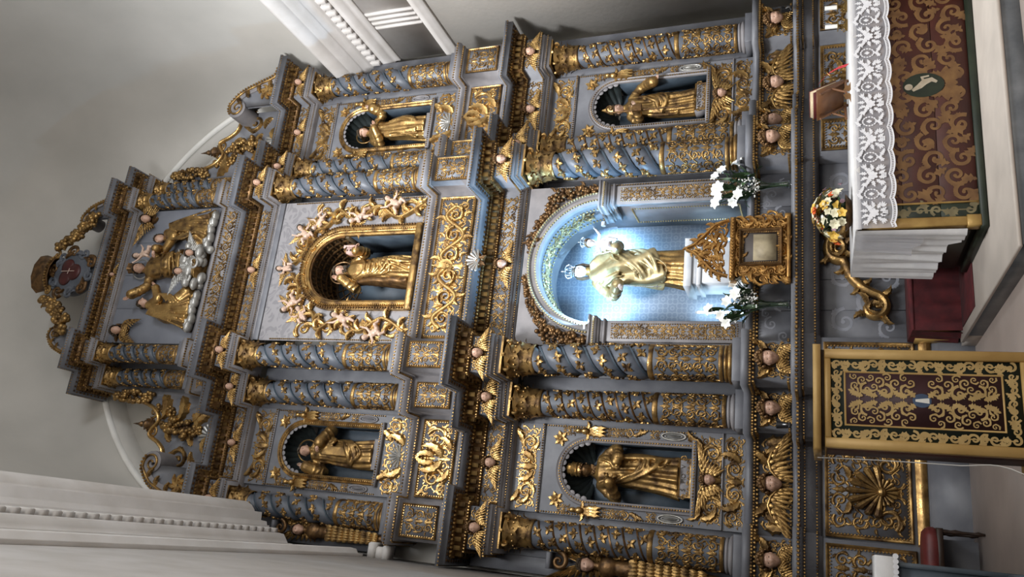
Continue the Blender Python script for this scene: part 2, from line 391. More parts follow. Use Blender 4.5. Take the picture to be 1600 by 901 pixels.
def arch_panel(x0, x1, z0, z1, w, zb, zs, y=0, n=20):
    """flat board with an arched opening centred at x=0"""
    a = arch_pts(w, zb, zs, n); mb = MB()
    out = [(x1, zb)]
    for x, z in a[1:-1]:
        t = math.atan2(z - zs, x); c, s = math.cos(t), math.sin(t)
        k = min((x1 / c) if c > 1e-6 else 1e9, (x0 / c) if c < -1e-6 else 1e9, ((z1 - zs) / s) if s > 1e-6 else 1e9)
        out.append((k * c, zs + k * s))
    out.append((x0, zb)); out = np.array(out)
    # square corners
    for i in range(len(out)):
        pass
    G = np.zeros((2, len(a), 3)); G[0, :, 0] = out[:, 0]; G[0, :, 2] = out[:, 1]; G[1, :, 0] = a[:, 0]; G[1, :, 2] = a[:, 1]; G[:, :, 1] = y
    mb.grid(G)
    # fill the two corner wedges
    for s, X in ((1, x1), (-1, x0)):
        i = [k for k in range(len(out) - 1) if (abs(out[k, 0] - X) < 1e-6) != (abs(out[k + 1, 0] - X) < 1e-6)]
        for k in i:
            A, B = out[k], out[k + 1]
            if abs(A[1] - z1) < 1e-6 or abs(B[1] - z1) < 1e-6: mb.add([(A[0], y, A[1]), (X, y, z1), (B[0], y, B[1])], [(0, 1, 2)])
    if zb > z0: mb.add([(x0, y, z0), (x1, y, z0), (x1, y, zb), (x0, y, zb)], [(0, 1, 2, 3)])
    return mb
def arch_sweep(w, zb, zs, prof, y=0, n=24, feet=True):
    """moulding round an arch; prof (outward from w, height)"""
    a = np.linspace(0, PI, n); G = []
    for o, h in prof:
        r = w + o; row = ([(r, y - h, zb)] if feet else []) + [(r * math.cos(t), y - h, zs + r * math.sin(t)) for t in a] + ([(-r, y - h, zb)] if feet else [])
        G.append(row)
    return MB().grid(np.array(G))
def arch_path(w, zb, zs, y, n=40):
    return [(w, y, zb)] + [(w * math.cos(t), y, zs + w * math.sin(t)) for t in np.linspace(0, PI, n)] + [(-w, y, zb)]
def niche_mb(w, zb, zs, d, n=24):
    """half-round niche shaft with floor; opening in plane y=0, going to +y"""
    a = np.linspace(0, PI, n); G = np.zeros((2, n, 3))
    for i, z in enumerate((zb, zs)): G[i, :, 0] = w * np.cos(a); G[i, :, 1] = d * np.sin(a); G[i, :, 2] = z
    mb = MB().grid(G); V = np.concatenate([G[0], [[0, 0, zb]]]); mb.add(V, [(i, i + 1, n) for i in range(n - 1)]); return mb
def conch_mb(w, zs, d, ribs=11):
    na, ns = ribs * 6 + 1, 12; a = np.linspace(0, PI, na); s = np.linspace(.12, 1, ns)
    fl = .10 * w * np.abs(np.sin(ribs * a / 1.0)) 
    R = (w * np.sin(s * PI / 2))[:, None] - (fl[None] * s[:, None] ** 1.2) * .6
    X = R * np.cos(a); Z = zs + R * np.sin(a); Y = d * np.cos(s * PI / 2)[:, None] - (fl[None] * s[:, None]) * .9 + .03
    return MB().grid(np.stack([X, Y, Z], -1)[:, ::-1])
def fin(name, mb_list):
    m = MB()
    for x in mb_list: m.put(x)
    return m
# --- heads
def head_mb(h=1., child=False):
    """front towards -y, centred; h = height chin to crown"""
    n, m = 24, 20; th = np.linspace(.03, PI - .03, m); a = np.arange(n) * 2 * PI / n
    st, ct = np.sin(th)[:, None], np.cos(th)[:, None] + 0 * a
    X = .36 * st * np.cos(a); Y = .42 * st * np.sin(a); Z = .5 * ct
    low = np.clip(-Z / .5, 0, 1); X = X * (1 - (.18 if child else .32) * low ** 1.5); Y = Y * (1 - .18 * low)
    front = (Y < 0)
    def g(x0, z0, sx, sz, k): return k * np.exp(-((X - x0) / sx) ** 2 - ((Z - z0) / sz) ** 2) * front
    D = g(0, -.06, .05, .10, .055) + g(0, -.11, .065, .05, .105) + g(0, -.25, .09, .025, .035) + g(0, -.31, .08, .02, .03) + g(0, -.40, .09, .05, .045)
    D = D - g(.135, .045, .08, .055, .075) - g(-.135, .045, .08, .055, .075) + g(.13, .12, .1, .03, .02) + g(-.13, .12, .1, .03, .02)
    k = .05 if child else .02
    D = D + g(.19, -.14, .09, .1, k) + g(-.19, -.14, .09, .1, k)
    Y = Y - D
    mb = MB().grid((np.stack([X, Y, Z], -1) * h)[::-1], closev=True)
    for s in (-1, 1): mb.ball((s * .35 * h, .02 * h, -.03 * h), (.035 * h, .06 * h, .1 * h), 6, 5)
    return mb
def eye_mb(): return MB().ball((0, 0, 0), (.055, .05, .028), 7, 5)
def hair_mb(h=1., curls=40, seed=1, beard=False, long=False):
    r = random.Random(seed); mb = MB()
    n, m = 18, 8; th = np.linspace(.02, 1.75, m); a = np.arange(n) * 2 * PI / n
    fr = (np.sin(a) < -.2)
    R = np.ones((m, n)) * .5
    X = .41 * np.sin(th)[:, None] * np.cos(a); Y = .46 * np.sin(th)[:, None] * np.sin(a); Z = .54 * np.cos(th)[:, None] + 0 * a
    lim = np.where(fr[None], .25, -.3); Z = np.maximum(Z, lim)
    mb.grid((np.stack([X, Y + .03, Z], -1) * h)[::-1], closev=True)
    for i in range(curls):
        aa = r.uniform(0, 2 * PI); tt = r.uniform(.2, 1.6)
        if math.sin(aa) < -.15: tt = r.uniform(.3, 1.0)
        mb.ball((.42 * math.sin(tt) * math.cos(aa) * h, (.47 * math.sin(tt) * math.sin(aa) + .02) * h, .55 * math.cos(tt) * h), h * r.uniform(.07, .12), 6, 4)
    if long:
        for s in (-1, 1): mb.tube([(s * .36 * h, .08 * h, .2 * h), (s * .43 * h, .05 * h, -.15 * h), (s * .38 * h, .0, -.55 * h), (s * .36 * h, -.05 * h, -.8 * h)], [.1 * h, .12 * h, .1 * h, .04 * h], 6)
    if beard:
        for i in range(26):
            x = r.uniform(-.26, .26); z = r.uniform(-.62, -.30)
            if abs(x) < .1 and z > -.36: continue
            mb.ball((x * h * (1 + .5 * (z + .3)), (-.30 - .1 * (.3 - abs(x))) * h, z * h), h * r.uniform(.06, .1), 6, 4)
    return mb
def wing_mb(L=1., rows=3):
    """wing spreading to +x, feathers hanging and fanning"""
    mb = MB(); P = np.array([(0, 0), (.25, .16), (.55, .2), (.85, .05), (1, -.1)]) * L
    for r_ in range(rows):
        k = 7 + r_ * 2
        for i in range(k):
            t = i / (k - 1); x = np.interp(t, np.linspace(0, 1, 5), P[:, 0]) * .92; z = np.interp(t, np.linspace(0, 1, 5), P[:, 1])
            an = -PI / 2 + (t - .25) * 1.1; Lf = L * (.26 + .22 * r_ + .14 * t * r_)
            mb.put(FEATH, (x, -.06 * L * (rows - r_) / rows, z), an, (Lf, L * .6, L * .38))
    mb.ptube(P, L * np.array([.05, .06, .06, .045, .02]), .05 * L, 1, 5); return mb
FEATH = leaf_mb(1, .30, .10, .0, 0, 6, 3)
HEADC = head_mb(1, True); HEADA = head_mb(1); HAIRC = hair_mb(1, 46, 3); WING = wing_mb()
HEADC_ME = {}
def shared(key, mbf, m):
    k = (key, m.name)
    if k not in HEADC_ME:
        me = mbf().mesh(key, True); me.materials.append(m); HEADC_ME[k] = me
    return HEADC_ME[k]
def cherub(parent, loc, h, skin=SKIN, wing='spread', wm=GOLDB, hair=GOLDD, ws=1.0):
    """part: face with hair and two wings as sub-parts"""
    f = bpy.data.objects.new('cherub_head', shared('cherub_face', lambda: HEADC, skin)); COL.objects.link(f)
    f.parent = parent; f.location = (loc[0], loc[1] - .30 * h, loc[2]); f.scale = (h, h, h)
    o = bpy.data.objects.new('hair', shared('cherub_hair', lambda: HAIRC, hair)); COL.objects.link(o); o.parent = f; o.scale = (1.16, 1.05, 1.14)
    for s in (-1, 1): o = bpy.data.objects.new('eye', shared('cherub_eye', eye_mb, HAIR)); COL.objects.link(o); o.parent = f; o.location = (s * .135, -.315, .035)
    for s in (-1, 1):
        w = bpy.data.objects.new('wing', shared('cherub_wing', lambda: WING, wm)); COL.objects.link(w); w.parent = f
        if wing == 'spread': w.location = (s * .30, .18, -.25); w.rotation_euler = (0, -s * .15, 0); k = 1.75
        elif wing == 'up': w.location = (s * .28, .18, -.35); w.rotation_euler = (0, -s * .9, 0); k = 1.5
        else: w.location = (s * .22, .18, -.38); w.rotation_euler = (0, s * .75, 0); k = 1.25
        k *= ws; w.scale = (s * k, k, k)
    return f
# ------------------------------------------------------------------ retable architecture
XO0, XO1, XS0, XI0, XI1 = 3.83, 3.275, 2.115, 1.64, 1.15
def mkplan(fo, fb, fs, fi, fc, g=0, yb=.46):
    h = [(-XO0 - g, yb), (-XO0 - g, fo), (-XO1 + g, fo), (-XO1 + g, fb), (-XS0 - g, fb), (-XS0 - g, fs), (-XI0 - g, fs), (-XI0 - g, fi), (-XI1 + g, fi), (-XI1 + g, fc)]
    return h + [(-x, y) for x, y in h[::-1]]
# where each upright strip of the retable stands, in words one can find in the photograph
def place(s): return 'lectern side' if s < 0 else 'altar candle side'
def beads(parent, plan, out, z, sp, r, m=GOLD, name='bead_row', sq=1.0):
    return obj(name, beadline(MB(), planpath(plan, out, z), sp, r, sq), m, parent, kind='stuff')

# ---- foot, base and the shelf
PB = mkplan(-.27, -.02, -.42, -.86, -.62, .02)
t = thing('retable_podium', 'blue-grey painted base of the carved retable with gilded foot moulding', 'base', (0, 0, .0))
def rz(mb, z): return MB().put(mb, (0, 0, -z))
obj('foot', rz(sweep(PB, [(.10, 0), (.10, .34), (.07, .37), (.05, .42), (-.2, .42)]), 0), BLUE, t, smooth=False)
obj('gold_moulding', rz(sweep(PB, [(.05, .40), (.075, .42), (.08, .45), (.04, .48), (.03, .52), (-.02, .525)]), 0), GOLDB, t)
obj('body', rz(sweep(PB, [(0, .5), (0, 1.49)]), 0), BLUE, t, smooth=False)
t = thing('retable_shelf_moulding', 'blue-grey shelf moulding with gilded bead lines carrying the gold tabernacle', 'shelf', (0, 0, 1.5))
PBm = mkplan(-.27, -.02, -.42, -.86, -.80, .02)
obj('moulding', rz(sweep(PBm, [(-.2, 1.49), (.015, 1.49), (.02, 1.53), (.04, 1.55), (.04, 1.66), (.06, 1.69), (.09, 1.71), (.10, 1.77), (.085, 1.80), (-.35, 1.80)]), 1.5), BLUE, t, smooth=False)
for o_, z_, sp, r in ((.045, 1.545, .035, .013), (.065, 1.675, .035, .013), (.105, 1.74, .045, .02)): 
    b = beads(t, PBm, o_, z_ - 1.5, sp, r)

def panel(name, label, cat, x, y, z0, w, h, rel, group=None, fw=.045, field=BLUE, relm=GOLD, beadr=.012, rl='scroll_relief', depth=.012):
    t = thing(name, label, cat, (x, y, z0), group)
    obj('field', MB().box(-w / 2, w / 2, -depth, .02, 0, h), field, t, smooth=False)
    if fw:
        obj('frame', frame_mb(-w / 2, w / 2, 0, h, fw, .035, 0), LILAC if fw > .05 else GOLD, t)
        obj('bead_border', frame_beads(-w / 2 + fw, w / 2 - fw, fw, h - fw, .035, beadr, -.02), GOLDB, t, kind='stuff')
    if rel is not None: o = obj(rl, MB().put(rel, (0, -depth, h / 2)), relm, t)
    return t
def base_bay(s):
    mb = MB().put(dense(.92, .78, .115, 6)); mb.put(SHELL, (0, -.03, -.14), 0, (.30, .34, .34)); mb.put(SHELL, (0, -.02, -.14), PI, (.16, .2, .16))
    for q in (-1, 1):
        mb.put(VOL, (q * .30, -.01, -.20), .6, .13, mirror=q < 0); mb.put(LEAFC, (q * .12, -.02, .20), -.35 if q > 0 else .35, .20, mirror=q < 0)
    panel('base_relief', 'gilded shell and scroll panel of the retable base, ' + ('beside the lectern' if s < 0 else 'behind the red book stand'), 'panel', s * 2.695, -.025, .56, 1.06, .90, mb)
for s in (-1, 1):
    base_bay(s)
    panel('pedestal_relief', 'narrow scroll panel at the foot of the outermost column, ' + place(s), 'panel', s * 3.55, -.275, .56, .50, .90, scrollpanel(.36, .76))
    panel('pedestal_relief', 'narrow scroll panel below the second column from the niche, ' + place(s), 'panel', s * 1.88, -.425, .56, .40, .90, scrollpanel(.28, .76))
    panel('pedestal_relief', 'narrow scroll panel below the column next to the lit niche, ' + place(s), 'panel', s * 1.395, -.865, .56, .42, .90, scrollpanel(.30, .76))
# painted boards of the middle
t = thing('board_panel', 'plain blue-grey boards with faint painted scrolls behind the altar table', 'panel', (0, -.625, .53))
PAINT = mat('pale_blue_paint', (.225, .230, .255), (.185, .19, .215), rough=.55, scale=12)
for i in range(6):
    x0 = -1.12 + i * .3733
    obj('plank', MB().bbox(x0 + .002, x0 + .371, -.02, .0, 0, .96, .004), BLUE, t, smooth=False)
FR = [0]
def flatribbon(mb, P, w, y):
    FR[0] = (FR[0] + 1) % 40; y = y - FR[0] * 1e-5 * 3
    P = np.asarray(P, float); w = np.broadcast_to(np.asarray(w, float), (len(P),)); T = np.gradient(P, axis=0); T /= np.linalg.norm(T, axis=1)[:, None] + 1e-9
    N = np.stack([-T[:, 1], T[:, 0]], 1) * w[:, None]; G = np.zeros((2, len(P), 3))
    G[0, :, 0] = P[:, 0] + N[:, 0]; G[0, :, 2] = P[:, 1] + N[:, 1]; G[1, :, 0] = P[:, 0] - N[:, 0]; G[1, :, 2] = P[:, 1] - N[:, 1]; G[:, :, 1] = y
    return mb.grid(G)
def flatleaf(mb, x, z, ang, L, y, w=.3, bend=.6):
    u = np.linspace(0, 1, 12); th = ang + bend * u; P = np.stack([x + np.cumsum(np.cos(th)) / 12 * L, z + np.cumsum(np.sin(th)) / 12 * L], 1)
    flatribbon(mb, P, L * w * .5 * np.sin(PI * np.clip(u, .02, .98) ** .7) * (1 + .45 * np.cos(7 * PI * u)), y)
def flatvol(mb, x, z, R, a0, d, y, turns=1.3, w=.13):
    P = spiral(R, a0, turns, d, 26) + np.array([x, z]); flatribbon(mb, P, R * w * (1 - .5 * np.linspace(0, 1, 26)), y)
    tip = P[-1]; y2 = y - .00135; mb.add([(tip[0] + R * .16 * math.cos(k * PI / 4), y2, tip[1] + R * .16 * math.sin(k * PI / 4)) for k in range(8)], [tuple(range(8))])
    for f, L, o in ((.06, .75, .5), (.2, .6, .5), (.36, .42, .5), (.12, .4, -2.4)):
        i = int(f * 25); tg = P[i + 1] - P[i]; flatleaf(mb, P[i, 0], P[i, 1], math.atan2(tg[1], tg[0]) - d * o, L * R, y, .42, d * .9)
rr = random.Random(4)
for s in (-1, 1):
    mb = MB()
    for k, (x, z, R, a0, d) in enumerate([(.35, .70, .16, PI, -1), (.62, .40, .20, 0, 1), (.88, .70, .16, PI, -1), (.95, .25, .12, 0, 1), (.36, .24, .13, 0, -1)]):
        flatvol(mb, s * x, z, R, a0 if s > 0 else PI - a0, d * s, -.0215)
    obj('painted_scrolls', mb, PAINT, t, smooth=False)
# gilded S bracket
def sbracket(s):
    mb = MB(); c1, c2 = np.array([.36, .16]), np.array([-.37, -.20])
    P = np.concatenate([spiral(.15, PI, 1.25, -1, 24, .2)[::-1] + c1, curve3([(.20, 0, .10), (.0, 0, .02), (-.14, 0, -.10)], 8)[:, [0, 2]], spiral(.17, 0, 1.25, -1, 24, .2) + c2])
    k = len(P); w = .05 * np.concatenate([np.linspace(.35, 1.1, 24), np.full(8, 1.15), np.linspace(1.1, .35, 24)]); mb.ptube(P, w, .03, 1.3, 6)
    for i in (10, 15, 20, 25, 29, 33, 38, 43, 47):
        T = P[i + 1] - P[i - 1]; an = math.atan2(T[1], T[0])
        for q in (-1, 1): mb.put(LEAFC, (P[i, 0], -.04, P[i, 1]), an + q * .35, (.20, .26, .20 * q))
    mb.put(ROS, (.02, -.05, .03), 0, .08); return mb
for s in (-1, 1):
    o = obj('scroll_bracket', MB().put(sbracket(1), mirror=s > 0), GOLD, None, (s * .36, -.66, 1.13))
    tag(o, 'gilded carved S-scroll bracket on the blue boards ' + ('beside the white altar cloth' if s < 0 else 'hidden behind the altar flowers and table'), 'ornament')

# ---- predella: blocks with cherub heads, bays with cherub and scrolls
PP = mkplan(-.26, -.01, -.41, -.85, -.40)
t = thing('predella', 'blue-grey predella band behind the gilded cherub heads', 'predella', (0, 0, 1.8))
obj('body', rz(sweep(PP, [(-.02, 1.80), (-.02, 2.24)]), 1.8), BLUE, t, smooth=False)
obj('bead_row', beadline(MB(), planpath(PP, .0, .03), .04, .016), GOLD, t, kind='stuff')
t = thing('column_ledge', 'projecting ledge with gilded bead edge under the lower columns', 'ledge', (0, 0, 2.2))
obj('ledge', rz(sweep(PP, [(-.05, 2.20), (.02, 2.20), (.03, 2.22), (.07, 2.24), (.09, 2.27), (.09, 2.33), (.07, 2.34), (-.35, 2.34)]), 2.2), BLUE, t, smooth=False)
obj('bead_row', beadline(MB(), planpath(PP, .075, .035), .035, .017), GOLD, t, kind='stuff')
obj('bead_row', beadline(MB(), planpath(PP, .03, .005), .05, .02), GOLDB, t, kind='stuff')
def cherub_block(x, y, z, w, label, group=None):
    t = thing('cherub_block', label, 'carving', (x, y, z), group)
    mb = MB()
    for q in (-1, 1):
        mb.put(VOLU, (q * w * .17, -.01, -.115), PI / 2, .075, mirror=q < 0); mb.put(LEAFC, (q * w * .08, 0, .10), -.5 * q + (0 if q > 0 else 0), (w * .5, w * .7, w * .5), mirror=q < 0)
        mb.put(LEAFC, (q * w * .40, 0, .14), -PI / 2 - .2 * q, (w * .5, w * .7, w * .5), mirror=q > 0)
    mb.put(dense(w * .92, .36, .07, 4), sc=(1, .6, 1)); obj('scrolls', mb, GOLD, t); cherub(t, (0, -.03, .035), .225, wing='down', ws=.62); return t
for s in (-1, 1):
    cherub_block(s * 3.55, -.255, 2.0, .50, 'gilded predella cherub under the outermost column, ' + place(s))
    cherub_block(s * 1.88, -.405, 2.0, .44, 'gilded predella cherub under the second column from the niche, ' + place(s))
    cherub_block(s * 1.395, -.845, 2.0, .46, 'gilded predella cherub under the column next to the lit niche, ' + place(s))
    t = thing('cherub_frieze', 'wide predella carving of a cherub between gilded scrolls below the saint ' + ('in the tiara' if s < 0 else 'in the mitre'), 'carving', (s * 2.695, -.005, 2.0))
    mb = MB()
    for q in (-1, 1):
        mb.put(VOL, (q * .36, -.015, -.05), PI * .9, (.13, .13, .13), mirror=q < 0); mb.put(VOLU, (q * .13, -.02, -.10), PI / 2, .085, mirror=q < 0)
        mb.put(LEAFC, (q * .2, 0, .1), .2 * q if q > 0 else -.2, (.32, .4, .32), mirror=q < 0); mb.put(LEAFC, (q * .38, 0, -.14), .9 if q > 0 else -.9, (.3, .3, .3), mirror=q < 0)
        mb.put(LEAFS, (q * .5, 0, .12), -PI / 2, .26)
    mb.put(dense(1.08, .36, .08, 5), sc=(1, .6, 1)); obj('scrolls', mb, GOLD, t); cherub(t, (0, -.03, .04), .235, wing='spread', ws=.85)
# plain middle of the predella
t = thing('predella_middle', 'plain blue predella boards with faint painted leaves behind the glass vases', 'panel', (0, -.40, 1.80))
for i in range(5): obj('plank', MB().bbox(-1.14 + i * .456 + .002, -1.14 + (i + 1) * .456 - .002, -.02, 0, .01, .39, .004), BLUE, t, smooth=False)
for s in (-1, 1):
    mb = MB()
    for x, z, R, a0, d in ((.6, .13, .09, 0, 1), (.85, .24, .09, PI, -1), (1.0, .1, .07, 0, 1), (.72, .30, .06, PI, -1)): flatvol(mb, s * x, z, R, a0 if s > 0 else PI - a0, d * s, -.0215)
    obj('painted_scrolls', mb, PAINT, t, smooth=False)

# ---- columns
def wrap(mb, r, off=0):
    V = mb.verts(); h = -V[:, 1] + off; ph = V[:, 0] / r
    return MB().add(np.stack([(r + h) * np.sin(ph), -(r + h) * np.cos(ph), V[:, 2]], 1), *mb.F)
TREF = MB()
for a_ in (PI / 2, PI / 2 + 1.25, PI / 2 - 1.25): TREF.put(LEAFS, (0, 0, 0), a_, (1, 1.3, 1.3))
TREF.put(LEAFS, (0, 0, 0), -PI / 2, (.6, 1, .5))
def capital_mb(r, h):
    mb = MB(); mb.lathe([(r * .95, 0), (r * 1.0, .02 * h), (r * 1.02, .3 * h), (r * 1.12, .7 * h), (r * 1.35, .86 * h)], 24)
    for row, (n, z0, hh, out) in enumerate(((8, .02, .50, .40), (8, .30, .52, .52))):
        for k in range(n):
            ph = (k + .5 * row) * 2 * PI / n
            u = np.linspace(0, 1, 8); v = np.linspace(-1, 1, 5)
            rad = r * (1.02 + .06 * u + out * u ** 4)[:, None] + .05 * r * (1 - v ** 2) ; zz = (z0 + hh * (u - .25 * u ** 6))[:, None] * h + 0 * v
            ww = r * .40 * (np.sin(PI * (.15 + .82 * u)) * (1 + .35 * np.cos(6 * PI * u)))[:, None] * v
            X = rad * math.cos(ph) - ww * math.sin(ph); Y = rad * math.sin(ph) + ww * math.cos(ph); mb.grid(np.stack([X, Y, zz], -1))
    for k in range(4):
        ph = PI / 4 + k * PI / 2
        P = spiral(.30 * r, PI * .9, 1.3, -1, 16, .2); G = np.stack([r * 1.30 + P[:, 0], 0 * P[:, 0], .80 * h + P[:, 1]], 1)
        c, s = math.cos(ph), math.sin(ph); G = np.stack([G[:, 0] * c, G[:, 0] * s, G[:, 2]], 1); mb.tube(G, r * np.linspace(.13, .08, 16), 6)
        ph = k * PI / 2; mb.ball((1.3 * r * math.cos(ph), 1.3 * r * math.sin(ph), .9 * h), (.17 * r, .17 * r, .17 * r), 7, 5)
    for k in range(16):
        ph = k * PI / 8 + .2; mb.ball((1.2 * r * math.cos(ph), 1.2 * r * math.sin(ph), .55 * h), .09 * r, 6, 4)
    ab = 1.32 * r; mb.box(-ab, ab, -ab, ab, .93 * h, h); return mb
def column(label, x, y, z, hp, hd, ht, hc, r, rope=True, shaft=BLUEC, turn=1, starts=2, nb=9, grp=None, proto=None):
    if proto is not None: return dup(proto, (x, y, z), label, grp)
    t = thing('twisted_column' if rope else 'vine_column', label, 'column', (x, y, z), grp)
    obj('plinth', MB().bbox(-r * 1.25, r * 1.25, -r * 1.25, r * 1.25, 0, hp * .5, .008), BLUE, t, smooth=False)
    q = np.linspace(-PI / 2, PI / 2, 7)
    tor = [(r * 1.05 + .14 * r * math.cos(a), hp * .62 + hp * .13 * math.sin(a)) for a in q] + [(r * 1.0, hp * .8)] + [(r * 1.0 + .08 * r * math.cos(a), hp * .88 + hp * .09 * math.sin(a)) for a in q]
    obj('base_ring', MB().lathe(tor, 28), GOLD if rope else LILAC, t)
    z0 = hp; z1 = hp + hd; z2 = z1 + ht
    obj('drum', MB().lathe([(r * .98, z0), (r * 1.0, z0 + .02), (r * 1.0, z1)], 32), shaft, t)
    pan = MB().put(dense(2 * PI * r, hd * .86, r * .40, int(r * 1000)), (0, 0, z0 + hd / 2))
    obj('drum_relief', wrap(pan, r, .002), GOLD, t)
    rg = [(r * 1.0 + .07 * r * math.cos(a), .035 * math.sin(a)) for a in q]
    obj('drum_ring', MB().lathe([(a, b + z1) for a, b in rg], 28), GOLD, t); obj('drum_ring', MB().lathe([(a, b * .7 + z0 + .03) for a, b in rg], 28), GOLD, t)
    nz = 60 if rope else 24; zz = np.linspace(z1, z2, nz); taper = 1 - .10 * np.linspace(0, 1, nz)
    if rope:
        pitch = ht / nb * starts
        fn = lambda R, a, Z: R * (.70 + .36 * np.abs(np.sin(starts * .5 * (a - turn * 2 * PI * (Z - z1) / pitch))) ** .6)
        obj('shaft', MB().lathe(np.stack([r * taper, zz], 1), 36, fn=fn), shaft, t)
    else: obj('shaft', MB().lathe(np.stack([r * .96 * taper, zz], 1), 30), shaft, t)
    # vine winding up the shaft
    mb = MB(); turns = nb / starts if rope else nb / 2.2; k = int(turns * 20)
    for st in range(starts if rope else 2):
        a = np.linspace(0, turns * 2 * PI, k); zq = np.linspace(z1 + .03, z2 - .02, k); rad = r * (1 - .1 * (zq - z1) / ht) * (.87 if rope else .965)
        ph = turn * a + st * 2 * PI / (starts if rope else 2)
        mb.tube(np.stack([rad * np.cos(ph), rad * np.sin(ph), zq], 1), .016 * (r / .2), 4, False)
    obj('vine_stem', mb, BLUED if rope else GOLDD, t)
    mb = MB(); nl = int(turns * (9 if rope else 7)); rr_ = random.Random(int(r * 1000)); Ls = .085 * (r / .2)
    for st in range(starts if rope else 2):
        for i in range(nl):
            f = (i + .5) / nl; ph = turn * f * turns * 2 * PI + (st + .5) * 2 * PI / (starts if rope else 2); zq = z1 + .06 + (ht - .12) * f
            w_ = MB().put(TREF, (0, 0, 0), rr_.uniform(-1, 1) + (0 if rr_.random() < .5 else PI), Ls); V = w_.verts(); rb = r * (1 - .1 * f) * (1.045 if rope else .97)
            p2 = ph + V[:, 0] / rb; h = -V[:, 1] * 1.3
            mb.add(np.stack([(rb + h) * np.cos(p2), (rb + h) * np.sin(p2), zq + V[:, 2]], 1), *w_.F)
    obj('vine_leaves', mb, GOLD, t, kind='stuff')
    obj('capital', MB().put(capital_mb(r * .9, hc), (0, 0, z2)), GOLD, t)
    mb = MB(); mb.lathe([(a * .92, b * .8 + z2) for a, b in rg], 28); obj('neck_ring', mb, GOLD, t)
    return t
which = lambda s: place(s)
c1 = column('bulging twisted column next to the lit niche, ' + which(-1), -1.393, -.58, 2.34, .21, .86, 1.53, .40, .205, True, turn=1, nb=5)
column('bulging twisted column next to the lit niche, ' + which(1), 1.393, -.58, 2.34, 0, 0, 0, 0, 0, proto=c1)
c2 = column('slim vine-wound column, second from the lit niche, ' + which(-1), -1.884, -.14, 2.34, .21, .86, 1.53, .40, .19, False, nb=9)
column('slim vine-wound column, second from the lit niche, ' + which(1), 1.884, -.14, 2.34, 0, 0, 0, 0, 0, proto=c2)
column('vine-wound outermost column of the lower storey, ' + which(-1), -3.547, 0, 2.34, 0, 0, 0, 0, 0, proto=c2)
column('vine-wound outermost column of the lower storey, ' + which(1), 3.547, 0, 2.34, 0, 0, 0, 0, 0, proto=c2)
c3 = column('twisted column of the upper storey next to the middle saint, ' + which(-1), -1.393, -.45, 6.98, .17, .68, 1.57, .32, .18, True, nb=5)
column('twisted column of the upper storey next to the middle saint, ' + which(1), 1.393, -.45, 6.98, 0, 0, 0, 0, 0, proto=c3)
column('twisted column of the upper storey, second from the middle saint, ' + which(-1), -1.884, -.07, 6.98, 0, 0, 0, 0, 0, proto=c3)
column('twisted column of the upper storey, second from the middle saint, ' + which(1), 1.884, -.07, 6.98, 0, 0, 0, 0, 0, proto=c3)
column('twisted outermost column of the upper storey, ' + which(-1), -3.547, 0, 6.98, 0, 0, 0, 0, 0, proto=c3)
column('twisted outermost column of the upper storey, ' + which(1), 3.547, 0, 6.98, 0, 0, 0, 0, 0, proto=c3)
c4 = column('short twisted column of the top storey beside the relief, ' + which(-1), -1.397, -.28, 11.0, .14, .36, 1.10, .24, .145, True, nb=5)
column('short twisted column of the top storey beside the relief, ' + which(1), 1.397, -.28, 11.0, 0, 0, 0, 0, 0, proto=c4)
column('short twisted column of the top storey beside the carved wing scroll, ' + which(-1), -1.747, 0, 11.0, 0, 0, 0, 0, 0, proto=c4)
column('short twisted column of the top storey beside the carved wing scroll, ' + which(1), 1.747, 0, 11.0, 0, 0, 0, 0, 0, proto=c4)

